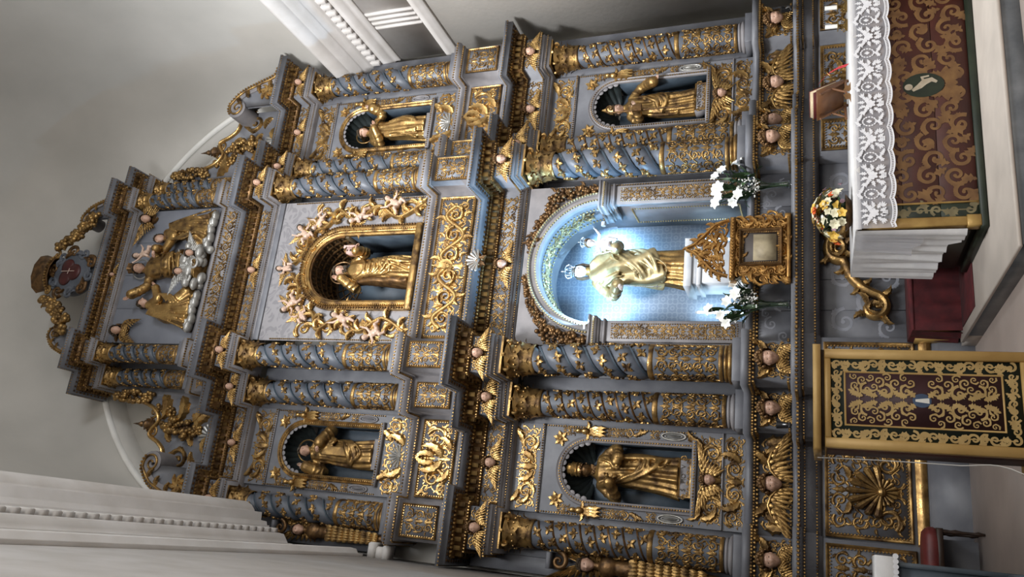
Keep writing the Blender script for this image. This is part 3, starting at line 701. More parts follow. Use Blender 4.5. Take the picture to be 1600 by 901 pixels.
# ---- entablatures
def entab(name, label, plan, z, za, zf, zd, zc, out, secs, k=1.0, dent=.055, ch=True, cm=BLUE):
    """z bottom of architrave; za, zf, zd, zc the tops of architrave, frieze, dentils, corona"""
    t = thing(name, label, 'entablature', (0, 0, z)); a = za - z
    obj('architrave', rz(sweep(plan, [(-.28, z), (0, z), (0, z + a * .30), (.012, z + a * .30), (.012, z + a * .62), (.026, z + a * .62), (.026, z + a * .86), (.045, z + a * .95), (.045, za), (-.05, za)]), z), LILAC, t, smooth=False)
    beads(t, plan, .014, a * .31, .035, .010); beads(t, plan, .05, a * .92, .04, .016 * k)
    obj('frieze', rz(sweep(plan, [(-.01, za), (-.01, zf)]), z), BLUE, t, smooth=False)
    obj('bed_moulding', rz(sweep(plan, [(0, zf - .03), (.03, zf - .02), (.045, zf + .01), (.045, zd - .005), (.10 * k, zd - .005), (.11 * k, zd + .02), (.12 * k, zd + .03)]), z), GOLDD, t, smooth=False)
    beads(t, plan, .035, zf - .015 - z, .04, .018 * k)
    # dentils
    mb = MB(); P = planpath(plan, .045, 0)
    for i in range(len(P) - 1):
        A, B = P[i], P[i + 1]; L = np.linalg.norm(B - A)
        if L < .05: continue
        n = int(L / (dent * 1.8)); d = (B - A) / L; nrm = np.array([d[1], -d[0], 0])
        for j in range(n):
            c = A + d * (j + .5) * L / n; e = d * dent * .5; f_ = nrm * dent * .9; z0, z1 = zf + .015 - z, zd - .01 - z
            v = [c - e, c + e, c + e + f_, c - e + f_]; V = [(p[0], p[1], z0) for p in v] + [(p[0], p[1], z1) for p in v]
            mb.add(V, [(0, 1, 2, 3), (4, 5, 6, 7), (0, 1, 5, 4), (1, 2, 6, 5), (2, 3, 7, 6), (3, 0, 4, 7)])
    obj('dentil_row', mb, GOLD, t, smooth=False, kind='stuff')
    beads(t, plan, .11 * k, zd + .01 - z, .05, .024 * k, GOLD, 'egg_row'); beads(t, plan, .16 * k, zd + .035 - z, .075, .024 * k, GOLDD, 'flower_row')
    obj('corona', rz(sweep(plan, [(-.05, zd + .03), (out - .02, zd + .03), (out, zd + .03), (out, zc - .05), (out + .015, zc - .045), (out + .02, zc), (-.28, zc)]), z), cm, t, smooth=False)
    beads(t, plan, out + .012, zc - .035 - z, .045, .014, GOLD)
    hf = zf - za - .05; zm = (za + zf) / 2 - .005 - z
    for (x, y, w, n, c) in secs:
        if n:
            o = obj('frieze_scroll', MB().put(dense(w * .97, hf * .98, hf * .30 if w > .6 else hf * .26, int(w * 10))), GOLD, t, (x, y + .008, zm))
        if c: cherub(t, (x, y - .015, zm + .01), hf * .74, wing='spread', ws=.62)
    return t
def secs(fo, fb, fs, fi, fc, nb=3, nc=6):
    r = [(0, fc, 2.2, nc, True)]
    for s in (-1, 1): r += [(s * 3.55, fo, .50, 1, True), (s * 2.695, fb, 1.10, nb, True), (s * 1.88, fs, .42, 1, True), (s * 1.395, fi, .44, 1, True)]
    return r
f1 = (-.24, .03, -.36, -.82, -.36)
entab('lower_entablature', 'broad lower entablature with cherub frieze between niche arch and attic scrolls', mkplan(*f1), 5.34, 5.50, 5.78, 5.90, 6.05, .21, secs(*f1))
f2 = (-.22, .03, -.28, -.67, -.36)
entab('upper_entablature', 'upper entablature with gilded dentils below the top relief', mkplan(*f2), 9.72, 9.86, 10.10, 10.20, 10.36, .20, secs(*f2))
def plan3(a, b, c):
    h = [(-1.95, .4), (-1.95, a), (-1.575, a), (-1.575, b), (-1.215, b), (-1.215, c)]
    return h + [(-x, y) for x, y in h[::-1]]
P3 = plan3(-.17, -.46, -.30)
entab('top_entablature', 'short topmost entablature carrying the heart cartouche', P3, 12.84, 12.97, 13.15, 13.23, 13.37, .16, [(0, -.30, 2.3, 7, True)] + [(s * 1.395, -.46, .3, 1, False) for s in (-1, 1)] + [(s * 1.76, -.17, .3, 1, False) for s in (-1, 1)], k=.8, dent=.045)

# ---- attic between the storeys
fa = (-.23, .05, -.32, -.70, -.37); PA = mkplan(*fa, g=-.02)
t = thing('attic_band', 'plain grey attic band and mouldings between the two storeys', 'attic', (0, 0, 6.04))
obj('body', rz(sweep(PA, [(0, 6.04), (0, 6.80), (.02, 6.80), (.03, 6.83), (.07, 6.86), (.08, 6.90), (.08, 6.94), (.05, 6.95), (.04, 6.985), (-.28, 6.985)]), 6.04), LILAC, t, smooth=False)
beads(t, PA, .035, 6.83 - 6.04, .04, .018); beads(t, PA, .08, 6.92 - 6.04, .045, .016); beads(t, PA, .01, 6.15 - 6.04, .04, .018)
for s in (-1, 1):
    panel('attic_relief', 'gilded arabesque pedestal panel under the outermost upper column, ' + place(s), 'panel', s * 3.55, -.235, 6.20, .44, .54, scrollpanel(.34, .44), fw=.03)
    panel('attic_relief', 'gilded arabesque pedestal panel under the second upper column, ' + place(s), 'panel', s * 1.88, -.325, 6.20, .36, .54, scrollpanel(.28, .44), fw=.03)
    panel('attic_relief', 'gilded arabesque pedestal panel under the upper column by the middle saint, ' + place(s), 'panel', s * 1.395, -.705, 6.20, .37, .54, scrollpanel(.28, .44), fw=.03)
    mb = MB()
    for q in (-1, 1):
        mb.put(VOL, (q * .27, 0, .02), 1.2, .17, mirror=q < 0); mb.put(VOLU, (q * .40, 0, -.14), 0, .08, mirror=q < 0); mb.put(LEAFC, (0, 0, -.08), .3 if q > 0 else -.3, .42, mirror=q < 0)
        mb.put(LEAFC, (q * .02, 0, .04), .9 if q > 0 else -.9, .34, mirror=q < 0); mb.put(LEAFS, (q * .42, 0, .14), .8 if q > 0 else -.8, .14, mirror=q < 0); mb.put(LEAFC, (q * .12, 0, -.2), .05, .3, mirror=q < 0)
    panel('attic_scroll_panel', 'broad gilded scroll panel over the lower bay, ' + place(s), 'panel', s * 2.695, .045, 6.20, 1.08, .54, mb.put(dense(1.0, .46, .105, 8), sc=(1, .55, 1)), fw=.035, relm=GOLDB)
panel('attic_scroll_panel', 'long gilded acanthus scroll panel above the lit niche arch', 'panel', 0, -.375, 6.18, 2.18, .58, MB().put(rinceau(2.06, .54, 3, fat=1.5)).put(dense(2.06, .5, .115, 9), sc=(1, .55, 1)), fw=.04, relm=GOLDB)
# ------------------------------------------------------------------ niches of the two side bays
def finemat(name, base, line, kind):
    """low-contrast painted brocade: quatrefoil lattice or curling damask"""
    m = mat(name, base, None, rough=.5); nt = m.node_tree; b = nt.nodes['Principled BSDF']; tc = nt.nodes['Texture Coordinate']
    L = nt.links.new
    if kind == 'lattice':
        mp = nt.nodes.new('ShaderNodeMapping'); mp.inputs['Scale'].default_value = (5.4, 0, 5.4); mp.inputs['Rotation'].default_value = (0, .785, 0); L(tc.outputs['Object'], mp.inputs[0])
        sp = nt.nodes.new('ShaderNodeSeparateXYZ'); L(mp.outputs[0], sp.inputs[0]); acc = []
        for k in (0, 2):
            f = nt.nodes.new('ShaderNodeMath'); f.operation = 'PINGPONG'; f.inputs[1].default_value = .5; L(sp.outputs[k], f.inputs[0]); acc.append(f)
        # distance to the four lobe centres folded into one
        cb = nt.nodes.new('ShaderNodeCombineXYZ'); L(acc[0].outputs[0], cb.inputs[0]); L(acc[1].outputs[0], cb.inputs[1])
        ds = []
        for c in ((.26, 0, 0), (0, .26, 0), (.5, .5, 0)):
            d = nt.nodes.new('ShaderNodeVectorMath'); d.operation = 'DISTANCE'; d.inputs[1].default_value = c; L(cb.outputs[0], d.inputs[0]); ds.append(d)
        mn = nt.nodes.new('ShaderNodeMath'); mn.operation = 'MINIMUM'; L(ds[0].outputs['Value'], mn.inputs[0]); L(ds[1].outputs['Value'], mn.inputs[1])
        sb = nt.nodes.new('ShaderNodeMath'); sb.operation = 'SUBTRACT'; sb.inputs[1].default_value = .21; L(mn.outputs[0], sb.inputs[0])
        ab = nt.nodes.new('ShaderNodeMath'); ab.operation = 'ABSOLUTE'; L(sb.outputs[0], ab.inputs[0])
        s2 = nt.nodes.new('ShaderNodeMath'); s2.operation = 'SUBTRACT'; s2.inputs[1].default_value = .13; L(ds[2].outputs['Value'], s2.inputs[0])
        a2 = nt.nodes.new('ShaderNodeMath'); a2.operation = 'ABSOLUTE'; L(s2.outputs[0], a2.inputs[0])
        m2 = nt.nodes.new('ShaderNodeMath'); m2.operation = 'MINIMUM'; L(ab.outputs[0], m2.inputs[0]); L(a2.outputs[0], m2.inputs[1])
        mr = nt.nodes.new('ShaderNodeMapRange'); mr.inputs[1].default_value = .03; mr.inputs[2].default_value = .055; L(m2.outputs[0], mr.inputs[0]); fac = mr.outputs[0]
    else:
        n = nt.nodes.new('ShaderNodeTexNoise'); n.inputs['Scale'].default_value = 5.0; n.inputs['Detail'].default_value = 1.0; n.inputs['Distortion'].default_value = 1.2; L(tc.outputs['Object'], n.inputs[0])
        mu = nt.nodes.new('ShaderNodeMath'); mu.operation = 'MULTIPLY'; mu.inputs[1].default_value = 22; L(n.outputs[0], mu.inputs[0])
        sn = nt.nodes.new('ShaderNodeMath'); sn.operation = 'SINE'; L(mu.outputs[0], sn.inputs[0])
        mr = nt.nodes.new('ShaderNodeMapRange'); mr.inputs[1].default_value = -.1; mr.inputs[2].default_value = .35; L(sn.outputs[0], mr.inputs[0]); fac = mr.outputs[0]
    x = nt.nodes.new('ShaderNodeMix'); x.data_type = 'RGBA'; x.inputs[6].default_value = (*line, 1); x.inputs[7].default_value = (*base, 1)
    L(fac, x.inputs[0]); L(x.outputs[2], b.inputs['Base Color']); return m
BROC = finemat('niche_brocade', (.23, .29, .38), (.31, .37, .46), 'lattice')
DAMA = finemat('grey_damask', (.165, .158, .165), (.215, .205, .21), 'damask')
def oval_mb(a, b, w, k=20):
    t_ = np.linspace(0, 2 * PI, k); mb = MB().ptube(np.stack([a * np.cos(t_), b * np.sin(t_)], 1), w, .01, 1, 5)
    mb.ptube(np.stack([a * .55 * np.cos(t_), b * .72 * np.sin(t_)], 1), w * .6, .005, 1, 4); mb.ball((0, -.01, 0), (a * .3, .03, b * .55), 8, 5); return mb
def tassel_mb():
    """small winged half-figure with drapery beside the niches"""
    mb = MB(); mb.ball((0, -.035, .13), (.032, .035, .04), 8, 6); mb.ball((0, -.03, .055), (.04, .035, .05), 8, 6)
    for q in (-1, 1): mb.put(LEAFC, (q * .01, -.01, .05), -.9 if q > 0 else .9, .13, mirror=q < 0)
    for k in range(3): mb.put(LEAFS, ((k - 1) * .018, -.01, .03), -PI / 2 + (k - 1) * .12, (.24, .30, .16))
    return mb
def sprig_mb(L=.3):
    mb = MB(); mb.put(VOL, (.0, 0, L * .25), .4, .055); mb.put(LEAFC, (-.02, 0, L * .1), -PI / 2, (L * .6, L * .6, L * .5)); mb.put(LEAFS, (.0, 0, -.02), -PI / 2 + .3, (L * .5, L * .6, L * .4)); return mb
def wide_scroll(w, h):
    mb = MB()
    for q in (-1, 1):
        mb.put(VOL, (q * w * .30, 0, -h * .05), 2.2, h * .34, mirror=q < 0); mb.put(VOLU, (q * w * .13, 0, h * .12), PI / 2, h * .22, mirror=q < 0)
        mb.put(LEAFC, (q * w * .04, 0, -h * .3), .35 if q > 0 else -.35, (w * .30, h * .9, h * .8), mirror=q < 0); mb.put(LEAFC, (q * w * .28, 0, h * .36), -.2 if q > 0 else .2, h * .8, mirror=q < 0)
        mb.put(LEAFC, (q * w * .43, 0, h * .3), -PI / 2 + .2 * q, h * .75, mirror=q > 0); mb.put(LEAFS, (q * w * .2, 0, -h * .2), -.6 if q > 0 else .6, h * .5, mirror=q < 0)
    mb.put(LEAFS, (0, 0, -h * .4), PI / 2, h * .8); return mb
def bay(s, up, lab):
    z0, zb, zs, w, zt = (2.34, 2.99, 4.30, .365, 5.34) if not up else (6.985, 7.46, 8.76, .36, 9.72)
    y = .10 if not up else .12; b = .578
    t = thing('niche_bay', lab, 'niche', (s * 2.695, y, z0))
    Z = lambda z: z - z0
    obj('board', arch_panel(-b, b, 0, Z(zt), w, Z(zb), Z(zs)), BLUE, t, smooth=False)
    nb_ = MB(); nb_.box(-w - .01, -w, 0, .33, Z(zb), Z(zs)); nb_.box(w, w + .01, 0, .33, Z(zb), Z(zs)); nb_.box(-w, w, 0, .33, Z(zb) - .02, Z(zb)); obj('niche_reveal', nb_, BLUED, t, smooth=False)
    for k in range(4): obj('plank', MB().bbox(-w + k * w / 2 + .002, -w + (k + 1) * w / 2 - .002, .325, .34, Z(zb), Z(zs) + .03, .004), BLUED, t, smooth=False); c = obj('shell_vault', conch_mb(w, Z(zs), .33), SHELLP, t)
    mb = MB(); 
    for k in range(13):
        a = PI * (k + .5) / 13; mb.ball((w * .99 * math.cos(a), -.004, Z(zs) + w * .99 * math.sin(a)), (.042, .012, .042), 9, 5)
    obj('scalloped_edge', mb, LILAC, t)
    obj('niche_frame', arch_sweep(w, Z(zb), Z(zs), [(0, 0), (0, .03), (.02, .045), (.045, .03), (.055, .02), (.075, .035), (.085, 0)]), GOLD if up else LILAC, t)
    obj('bead_border', beadline(MB(), arch_path(w + .03, Z(zb), Z(zs), -.042), .034, .014), GOLD, t, kind='stuff')
    obj('sill', MB().bbox(-w - .10, w + .10, -.07, .0, Z(zb) - .06, Z(zb), .015), LILAC, t, smooth=False)
    obj('bead_border', beadline(MB(), [(-w - .09, -.075, Z(zb) - .03), (w + .09, -.075, Z(zb) - .03)], .035, .014), GOLD, t, kind='stuff')
    for q in (-1, 1):
        obj('bead_border', beadline(MB(), [(q * (b - .02), -.006, Z(zb) - .04), (q * (b - .02), -.006, Z(zt) - .38)], .035, .013), GOLD, t, kind='stuff')
        o = obj('corner_rosette', MB().put(ROS, (0, 0, 0), .3, .11), GOLDB, t, (q * (w + .03), 0, Z(zs) + w + .05)); 
        obj('winged_figure', MB().put(tassel_mb(), sc=1.15), GOLDB, t, (q * (w + .14), -.004, Z(zs) + .02))
        obj('leaf_sprig', MB().put(sprig_mb(), mirror=q < 0), GOLD, t, (q * (w + .14), -.004, Z(zs) - .58))
        obj('leaf_sprig', MB().put(dense(.13, .30, .032, 5)), GOLD, t, (q * (w + .14), -.004, Z(zs) - .36)); obj('leaf_sprig', MB().put(dense(.13, .20, .032, 6)), GOLD, t, (q * (w + .14), -.004, Z(zs) + .30)); obj('leaf_sprig', MB().put(dense(.12, .14, .03, 8)), GOLD, t, (q * (w + .14), -.004, Z(zb) + .48))
        obj('oval_boss', oval_mb(.048, .15, .013), SILV if not up else LILAC, t, (q * (w + .14), -.004, Z(zb) + .24))
    # strip over the niche
    obj('top_rail', MB().bbox(-b, b, -.03, 0, Z(zt) - .40, Z(zt) - .36, .008), LILAC, t, smooth=False)
    obj('bead_border', beadline(MB(), [(-b, -.035, Z(zt) - .38), (b, -.035, Z(zt) - .38)], .035, .014), GOLD, t, kind='stuff')
    obj('top_scrolls', MB().put(wide_scroll(1.06, .30)).put(dense(1.08, .30, .075, 7), sc=(1, .5, 1)), GOLDB if not up else GOLD, t, (0, -.003, Z(zt) - .19))
    h = zb - .06 - z0
    if not up:
        obj('lower_rail', MB().bbox(-b, b, -.03, 0, .27, .29, .006), LILAC, t, smooth=False)
        mb = MB().put(wide_scroll(1.06, .36)).put(dense(1.08, .28, .07, 3), sc=(1, .5, 1)); obj('lower_scrolls', mb, GOLD, t, (0, -.003, .42))
        mb = MB()
        for q in (-1, 1): mb.put(VOL, (q * .15, 0, 0), PI, .105, mirror=q < 0); mb.put(LEAFC, (q * .22, 0, -.06), .4 if q > 0 else -.4, .3, mirror=q < 0); mb.put(VOLU, (q * .42, 0, .02), 0, .09, mirror=q < 0)
        mb.put(LEAFS, (0, 0, -.1), PI / 2, .2); mb.put(dense(1.08, .24, .06, 2), sc=(1, .5, 1)); obj('lower_scrolls', mb, GOLD, t, (0, -.003, .135))
        cherub(t, (0, -.02, .44), .165, wing='up')
    else:
        mb = MB().put(SHELL, (0, 0, -.10), 0, .17); obj('shell_carving', mb, SILV, t, (0, -.003, h / 2))
        mb = MB()
        for q in (-1, 1): mb.put(VOL, (q * .42, 0, .04), 0, .10, mirror=q < 0); mb.put(LEAFC, (q * .14, 0, -.14), .35 if q > 0 else -.35, .36, mirror=q < 0); mb.put(LEAFC, (q * .18, 0, .08), .1 if q > 0 else -.1, .3, mirror=q < 0)
        mb.put(dense(1.06, .34, .085, 6), sc=(1, .5, 1)); obj('lower_scrolls', mb, GOLDB, t, (0, -.003, h / 2))
    return t
bay(-1, False, 'shell-vaulted niche bay of the pope saint in a tiara, lower storey')
bay(1, False, 'shell-vaulted niche bay of the mitred bishop saint, lower storey')
bay(-1, True, 'small shell-vaulted niche bay of the haloed friar, upper storey')
bay(1, True, 'small shell-vaulted niche bay of the friar without halo, upper storey')

# ------------------------------------------------------------------ lit middle niche
t = thing('middle_niche', 'arched blue brocade niche lit by cool lamps behind the Virgin statue', 'niche', (0, -.38, 2.34))
W0, ZSP = .86, 1.90       # opening half width, springing above z0
Dn = .80
obj('front_board', arch_panel(-1.15, 1.15, 0, 3.0, W0, 0, ZSP, 0, 28), LILAC, t, smooth=False)
# straight inner reveal, back, vault
PWn = W0 - .02
mb = MB(); mb.box(-PWn - .02, -PWn, .0, Dn, 0, ZSP); obj('side_reveal', mb, BLUE, t, smooth=False)
mb = MB(); mb.box(PWn, PWn + .02, .0, Dn, 0, ZSP); obj('side_reveal', mb, BLUE, t, smooth=False)
mb = MB(); mb.box(-W0 - .03, W0 + .03, Dn, Dn + .03, 0, ZSP + W0 + .04); obj('brocade_back', mb, BROC, t, smooth=False)
a = np.linspace(0, PI, 29); G = np.zeros((2, 29, 3))
for i, yy in enumerate((0, Dn)): G[i, :, 0] = W0 * np.cos(a); G[i, :, 2] = ZSP + W0 * np.sin(a); G[i, :, 1] = yy
obj('arch_soffit', MB().grid(G), BLUE, t)
mb = MB(); mb.box(-W0, W0, -.02, Dn, -.03, 0); obj('niche_floor', mb, BLUE, t, smooth=False)
# scrolls on the soffit (wrapped inside the arch)
mb = MB(); half = rinceau(W0 * PI * .86, .26, 6, fat=1.2); V = half.verts(); ph = PI / 2 - V[:, 0] / W0; r_ = W0 - .004 + V[:, 1]
mb.add(np.stack([r_ * np.cos(ph), .30 + V[:, 2], ZSP + r_ * np.sin(ph)], 1), *half.F); obj('soffit_scrolls', mb, GOLDP, t)
for yy in (.12, .48): obj('bead_border', beadline(MB(), [(p[0], yy, p[2]) for p in arch_path(W0 - .015, ZSP, ZSP, 0)][1:-1], .05, .016), GOLDP, t, kind='stuff')
obj('archivolt', arch_sweep(W0, ZSP, ZSP, [(-.01, -.02), (-.01, .05), (.02, .075), (.05, .06), (.06, .045), (.10, .05), (.115, .07), (.15, .075), (.165, .05), (.175, 0)], 0, 40, False), LILAC, t)
for r2_, hh, rr in ((.035, .075, .016), (.135, .08, .018)): obj('bead_border', beadline(MB(), arch_path(W0 + r2_, ZSP, ZSP, -hh, 60)[1:-1], .04, rr), GOLDP, t, kind='stuff')
for q in (-1, 1):
    x = q * (W0 + .10)
    obj('pilaster', MB().bbox(x - .14, x + .14, -.05, .02, 0, ZSP - .16, .01), LILAC, t, smooth=False)
    obj('pilaster_border', frame_beads(x - .095, x + .095, .09, ZSP - .24, .03, .009, -.055), GOLD, t, kind='stuff')
    one = MB().put(dense(.18, ZSP - .36, .045, 3), (0, 0, .09 + (ZSP - .33) / 2))
    obj('pilaster_scrolls', one, GOLD, t, (x, -.052, 0))
    mb = MB(); 
    for z0_, z1_, o_ in ((ZSP - .16, ZSP - .13, .02), (ZSP - .13, ZSP - .08, .0), (ZSP - .08, ZSP - .05, .025), (ZSP - .05, ZSP + .03, .05), (ZSP + .03, ZSP + .06, .065)): mb.box(x - .14 - o_, x + .14 + o_, -.06 - o_, .45, z0_, z1_)
    obj('impost', mb, LILAC, t, smooth=False)
    obj('bead_border', beadline(MB(), [(x - .19, -.112, ZSP - .01), (x + .19, -.112, ZSP - .01)], .03, .016), GOLDP, t, kind='stuff')
    # panel moulding on the inner reveal
    xr = q * (PWn - .004); obj('reveal_border', beadline(MB(), [(xr, .16, .12), (xr, .16, ZSP - .35), (xr, .62, ZSP - .35), (xr, .62, .12), (xr, .16, .12)], .035, .013), GOLDP, t, kind='stuff')
    obj('strip', beadline(MB(), [(q * 1.125, -.01, .1), (q * 1.125, -.01, 2.6)], .035, .013), GOLD, t, kind='stuff')
# garlands of grapes and leaves in the spandrels
def garland_mb(path, n, r0, seed, leafy=.3):
    r = random.Random(seed); mb = MB(); P = np.array(path, float); d = np.linalg.norm(np.diff(P, axis=0), axis=1); L = np.concatenate([[0], np.cumsum(d)])
    for i in range(n):
        q = L[-1] * (i + .5) / n; c = [np.interp(q, L, P[:, k]) for k in range(3)]; rad = np.interp(q, L, P[:, 3])
        x, z = c[0] + r.uniform(-1, 1) * rad, c[2] + r.uniform(-1, 1) * rad; k = r0 * r.uniform(.75, 1.25)
        if r.random() < leafy: mb.put(LEAFC, (x, c[1] - rad * .4, z), r.uniform(0, 6.28), k * 3.2)
        else: mb.ball((x, c[1] - r.uniform(.2, .9) * rad, z), k, 8, 6)
    return mb
for q in (-1, 1):
    pth = [(q * 1.06, 0, 1.98, .055), (q * 1.06, 0, 2.20, .07), (q * 1.04, 0, 2.42, .08), (q * .97, 0, 2.60, .085), (q * .82, 0, 2.64, .06), (q * .62, 0, 2.78, .055), (q * .42, 0, 2.86, .06), (q * .2, 0, 2.93, .045)]
    o = obj('fruit_garland', garland_mb(pth, 190, .030, 5 + q), GOLDD, None, (0, -.39, 2.34)); tag(o, 'brown-gilt garland of grapes in the arch spandrel, ' + place(q), 'garland')
# statue pedestal
WHT = mat('pale_grey_marble', (.62, .64, .67), (.50, .53, .57), rough=.4, scale=5)
t = thing('statue_pedestal', 'pale stepped pedestal under the Virgin statue in the lit niche', 'pedestal', (0.03, .02, 2.34))
for nm, hw, z0_, z1_ in (('foot', .34, 0, .08), ('shaft', .28, .08, .58), ('moulding', .31, .58, .64), ('neck', .29, .64, .70), ('cap', .335, .70, .80)): obj(nm, MB().bbox(-hw, hw, -hw * .85, hw * .85, z0_, z1_, .012), WHT, t, smooth=False)
# light tubes standing in the niche and the lamps behind the imposts
EMIT = bpy.data.materials.new('cool_light_tube'); EMIT.use_nodes = True; eb = EMIT.node_tree.nodes['Principled BSDF']
eb.inputs['Emission Color'].default_value = (.60, .84, 1, 1); eb.inputs['Emission Strength'].default_value = 55; eb.inputs['Base Color'].default_value = (.9, .95, 1, 1)
for q, lab in ((-1, 'thin white light tube in the niche behind the lilies, lectern side'), (1, 'thin white light tube in the niche behind the lilies, altar candle side')):
    t = thing('light_tube', lab, 'lamp', (q * .52 + .02, .26, 2.36))
    obj('tube', MB().tube([(0, 0, .03), (0, 0, .66)], .014, 10), EMIT, t); obj('holder', MB().bbox(-.03, .03, -.03, .03, 0, .03, .005), WHT, t, smooth=False)
    obj('end_cap', MB().tube([(0, 0, .66), (0, 0, .69)], .016, 10), WHT, t)
COOL = (.40, .72, 1.0)
for q in (-1, 1):
    t = thing('niche_spotlight', 'small cool spotlight hidden behind the niche impost, ' + place(q), 'lamp', (q * .70, .08, 4.36))
    obj('housing', MB().tube([(q * .03, 0, 0), (q * .09, 0, 0)], .035, 10), WHT, t)
    l = bpy.data.lights.new('niche_lamp', 'AREA'); l.shape = 'DISK'; l.size = .10; l.energy = 44 if q > 0 else 20; l.color = COOL; l.spread = PI
    o = bpy.data.objects.new('niche_lamp', l); COL.objects.link(o); o.parent = t; o.location = (0, 0, 0)
    o.rotation_euler = Vector((-q * .85, .45, -.15)).to_track_quat('-Z', 'Y').to_euler()

t = thing('added_impost_light', 'added cool light on top of the niche impost to brighten the twisted column', 'lamp', (-.92, -.52, 4.30))  # added fixture, put here to light the inner column and cornice soffit
obj('housing', MB().tube([(-.05, 0, .03), (.01, 0, .035)], .022, 10), WHT, t)
l = bpy.data.lights.new('added_impost_lamp', 'AREA'); l.shape = 'DISK'; l.size = .05; l.energy = 120; l.color = (.34, .66, 1.0); l.spread = 2.6
o = bpy.data.objects.new('added_impost_lamp', l); COL.objects.link(o); o.parent = t; o.location = (.02, 0, .037); o.rotation_euler = Vector((1, -.12, .30)).to_track_quat('-Z', 'Y').to_euler()

# ------------------------------------------------------------------ upper middle niche with putti scrolls
t = thing('upper_niche', 'arched gilt-framed niche with dark coffered vault round the church-bearing saint', 'niche', (0, -.38, 6.985))
w, zb, zs = .53, .06, 1.36
obj('damask_board', arch_panel(-1.15, 1.15, 0, 2.735, w, zb, zs, 0, 28), DAMA, t, smooth=False)
mb = MB(); a = np.linspace(0, PI, 25); d = .72
mb.box(-w - .02, -w, 0, d, zb, zs); mb.box(w, w + .02, 0, d, zb, zs); mb.box(-w, w, d, d + .02, zb, zs + w); mb.box(-w, w, -.02, d, zb - .03, zb)
obj('niche_back', mb, BLUED, t, smooth=False)
G = np.zeros((2, 25, 3))
for i, yy in enumerate((0, d)): G[i, :, 0] = w * np.cos(a); G[i, :, 2] = zs + w * np.sin(a); G[i, :, 1] = yy
COFF = mat('dark_coffer_wood', (.045, .032, .018), (.07, .05, .025), rough=.6, scale=8)
obj('vault', MB().grid(G), COFF, t)
mb = MB()
for k in range(12):
    a0 = PI * k / 11; mb.tube([((w - .012) * math.cos(a0), yy, zs + (w - .012) * math.sin(a0)) for yy in (0, d)], .016, 5, False)
for j in range(6):
    yy = d * j / 5; mb.tube([((w - .012) * math.cos(x), yy, zs + (w - .012) * math.sin(x)) for x in a], .016, 5, False)
obj('coffer_ribs', mb, GOLDD, t)
mb = MB()
for k in range(11):
    for j in range(5):
        a0 = PI * (k + .5) / 11; mb.ball(((w - .01) * math.cos(a0), d * (j + .5) / 5, zs + (w - .01) * math.sin(a0)), .022, 6, 4)
# fan of coffers on the back lunette
for k in range(1, 10):
    a0 = PI * k / 10; mb.tube([(r_ * math.cos(a0), d - .01, zs + r_ * math.sin(a0)) for r_ in (.1, .5)], .010, 5, False)
for r_ in (.16, .27, .38, .48): mb.tube([(r_ * math.cos(x), d - .01, zs + r_ * math.sin(x)) for x in a], .010, 5, False)
obj('coffer_bosses', mb, GOLDD, t, kind='stuff')
for q in (-1, 1): obj('vault_cornice', MB().bbox(q * w - .03, q * w + .03, 0, d, zs - .07, zs, .01), COFF, t, smooth=False)
obj('niche_frame', arch_sweep(w, 0, zs, [(-.005, -.02), (-.005, .04), (.02, .06), (.04, .045), (.05, .04), (.09, .055), (.11, .085), (.14, .07), (.15, 0)], 0, 32), GOLD, t)
obj('frame_foot', MB().bbox(-w - .15, w + .15, -.085, .02, -.0, .10, .015), GOLD, t, smooth=False)
obj('bead_border', beadline(MB(), arch_path(w + .07, .1, zs, -.06, 50), .035, .016), GOLDB, t, kind='stuff')
obj('bead_border', beadline(MB(), arch_path(w + .125, .1, zs, -.088, 50), .045, .02), GOLDD, t, kind='stuff')
obj('bead_border', beadline(MB(), [(-1.12, -.01, .02), (1.12, -.01, .02)], .04, .018), GOLD, t, kind='stuff')
for q in (-1, 1): obj('bead_border', beadline(MB(), [(q * 1.125, -.01, .05), (q * 1.125, -.01, 2.4)], .035, .013), GOLD, t, kind='stuff')
obj('blue_rail', MB().bbox(-1.15, 1.15, -.03, 0, 2.60, 2.70, .01), BLUE, t, smooth=False)
# ------------------------------------------------------------------ carved figures
def remesh(mb, vox, name, smooth_it=1):
    me = mb.mesh(name + '_src', False); o = bpy.data.objects.new(name + '_src', me); COL.objects.link(o)
    r = o.modifiers.new('r', 'REMESH'); r.mode = 'VOXEL'; r.voxel_size = vox; r.use_smooth_shade = True
    if smooth_it: s = o.modifiers.new('s', 'SMOOTH'); s.factor = .5; s.iterations = smooth_it
    dg = bpy.context.evaluated_depsgraph_get(); m2 = bpy.data.meshes.new_from_object(o.evaluated_get(dg)); m2.name = name
    bpy.data.objects.remove(o); bpy.data.meshes.remove(me); m2.materials.clear(); return m2
def capsule(mb, pts, rad, n=10):
    P = np.array(pts, float); mb.tube(P, rad, n); mb.ball(P[0], rad[0] if hasattr(rad, '__len__') else rad, 10, 7); mb.ball(P[-1], rad[-1] if hasattr(rad, '__len__') else rad, 10, 7); return mb
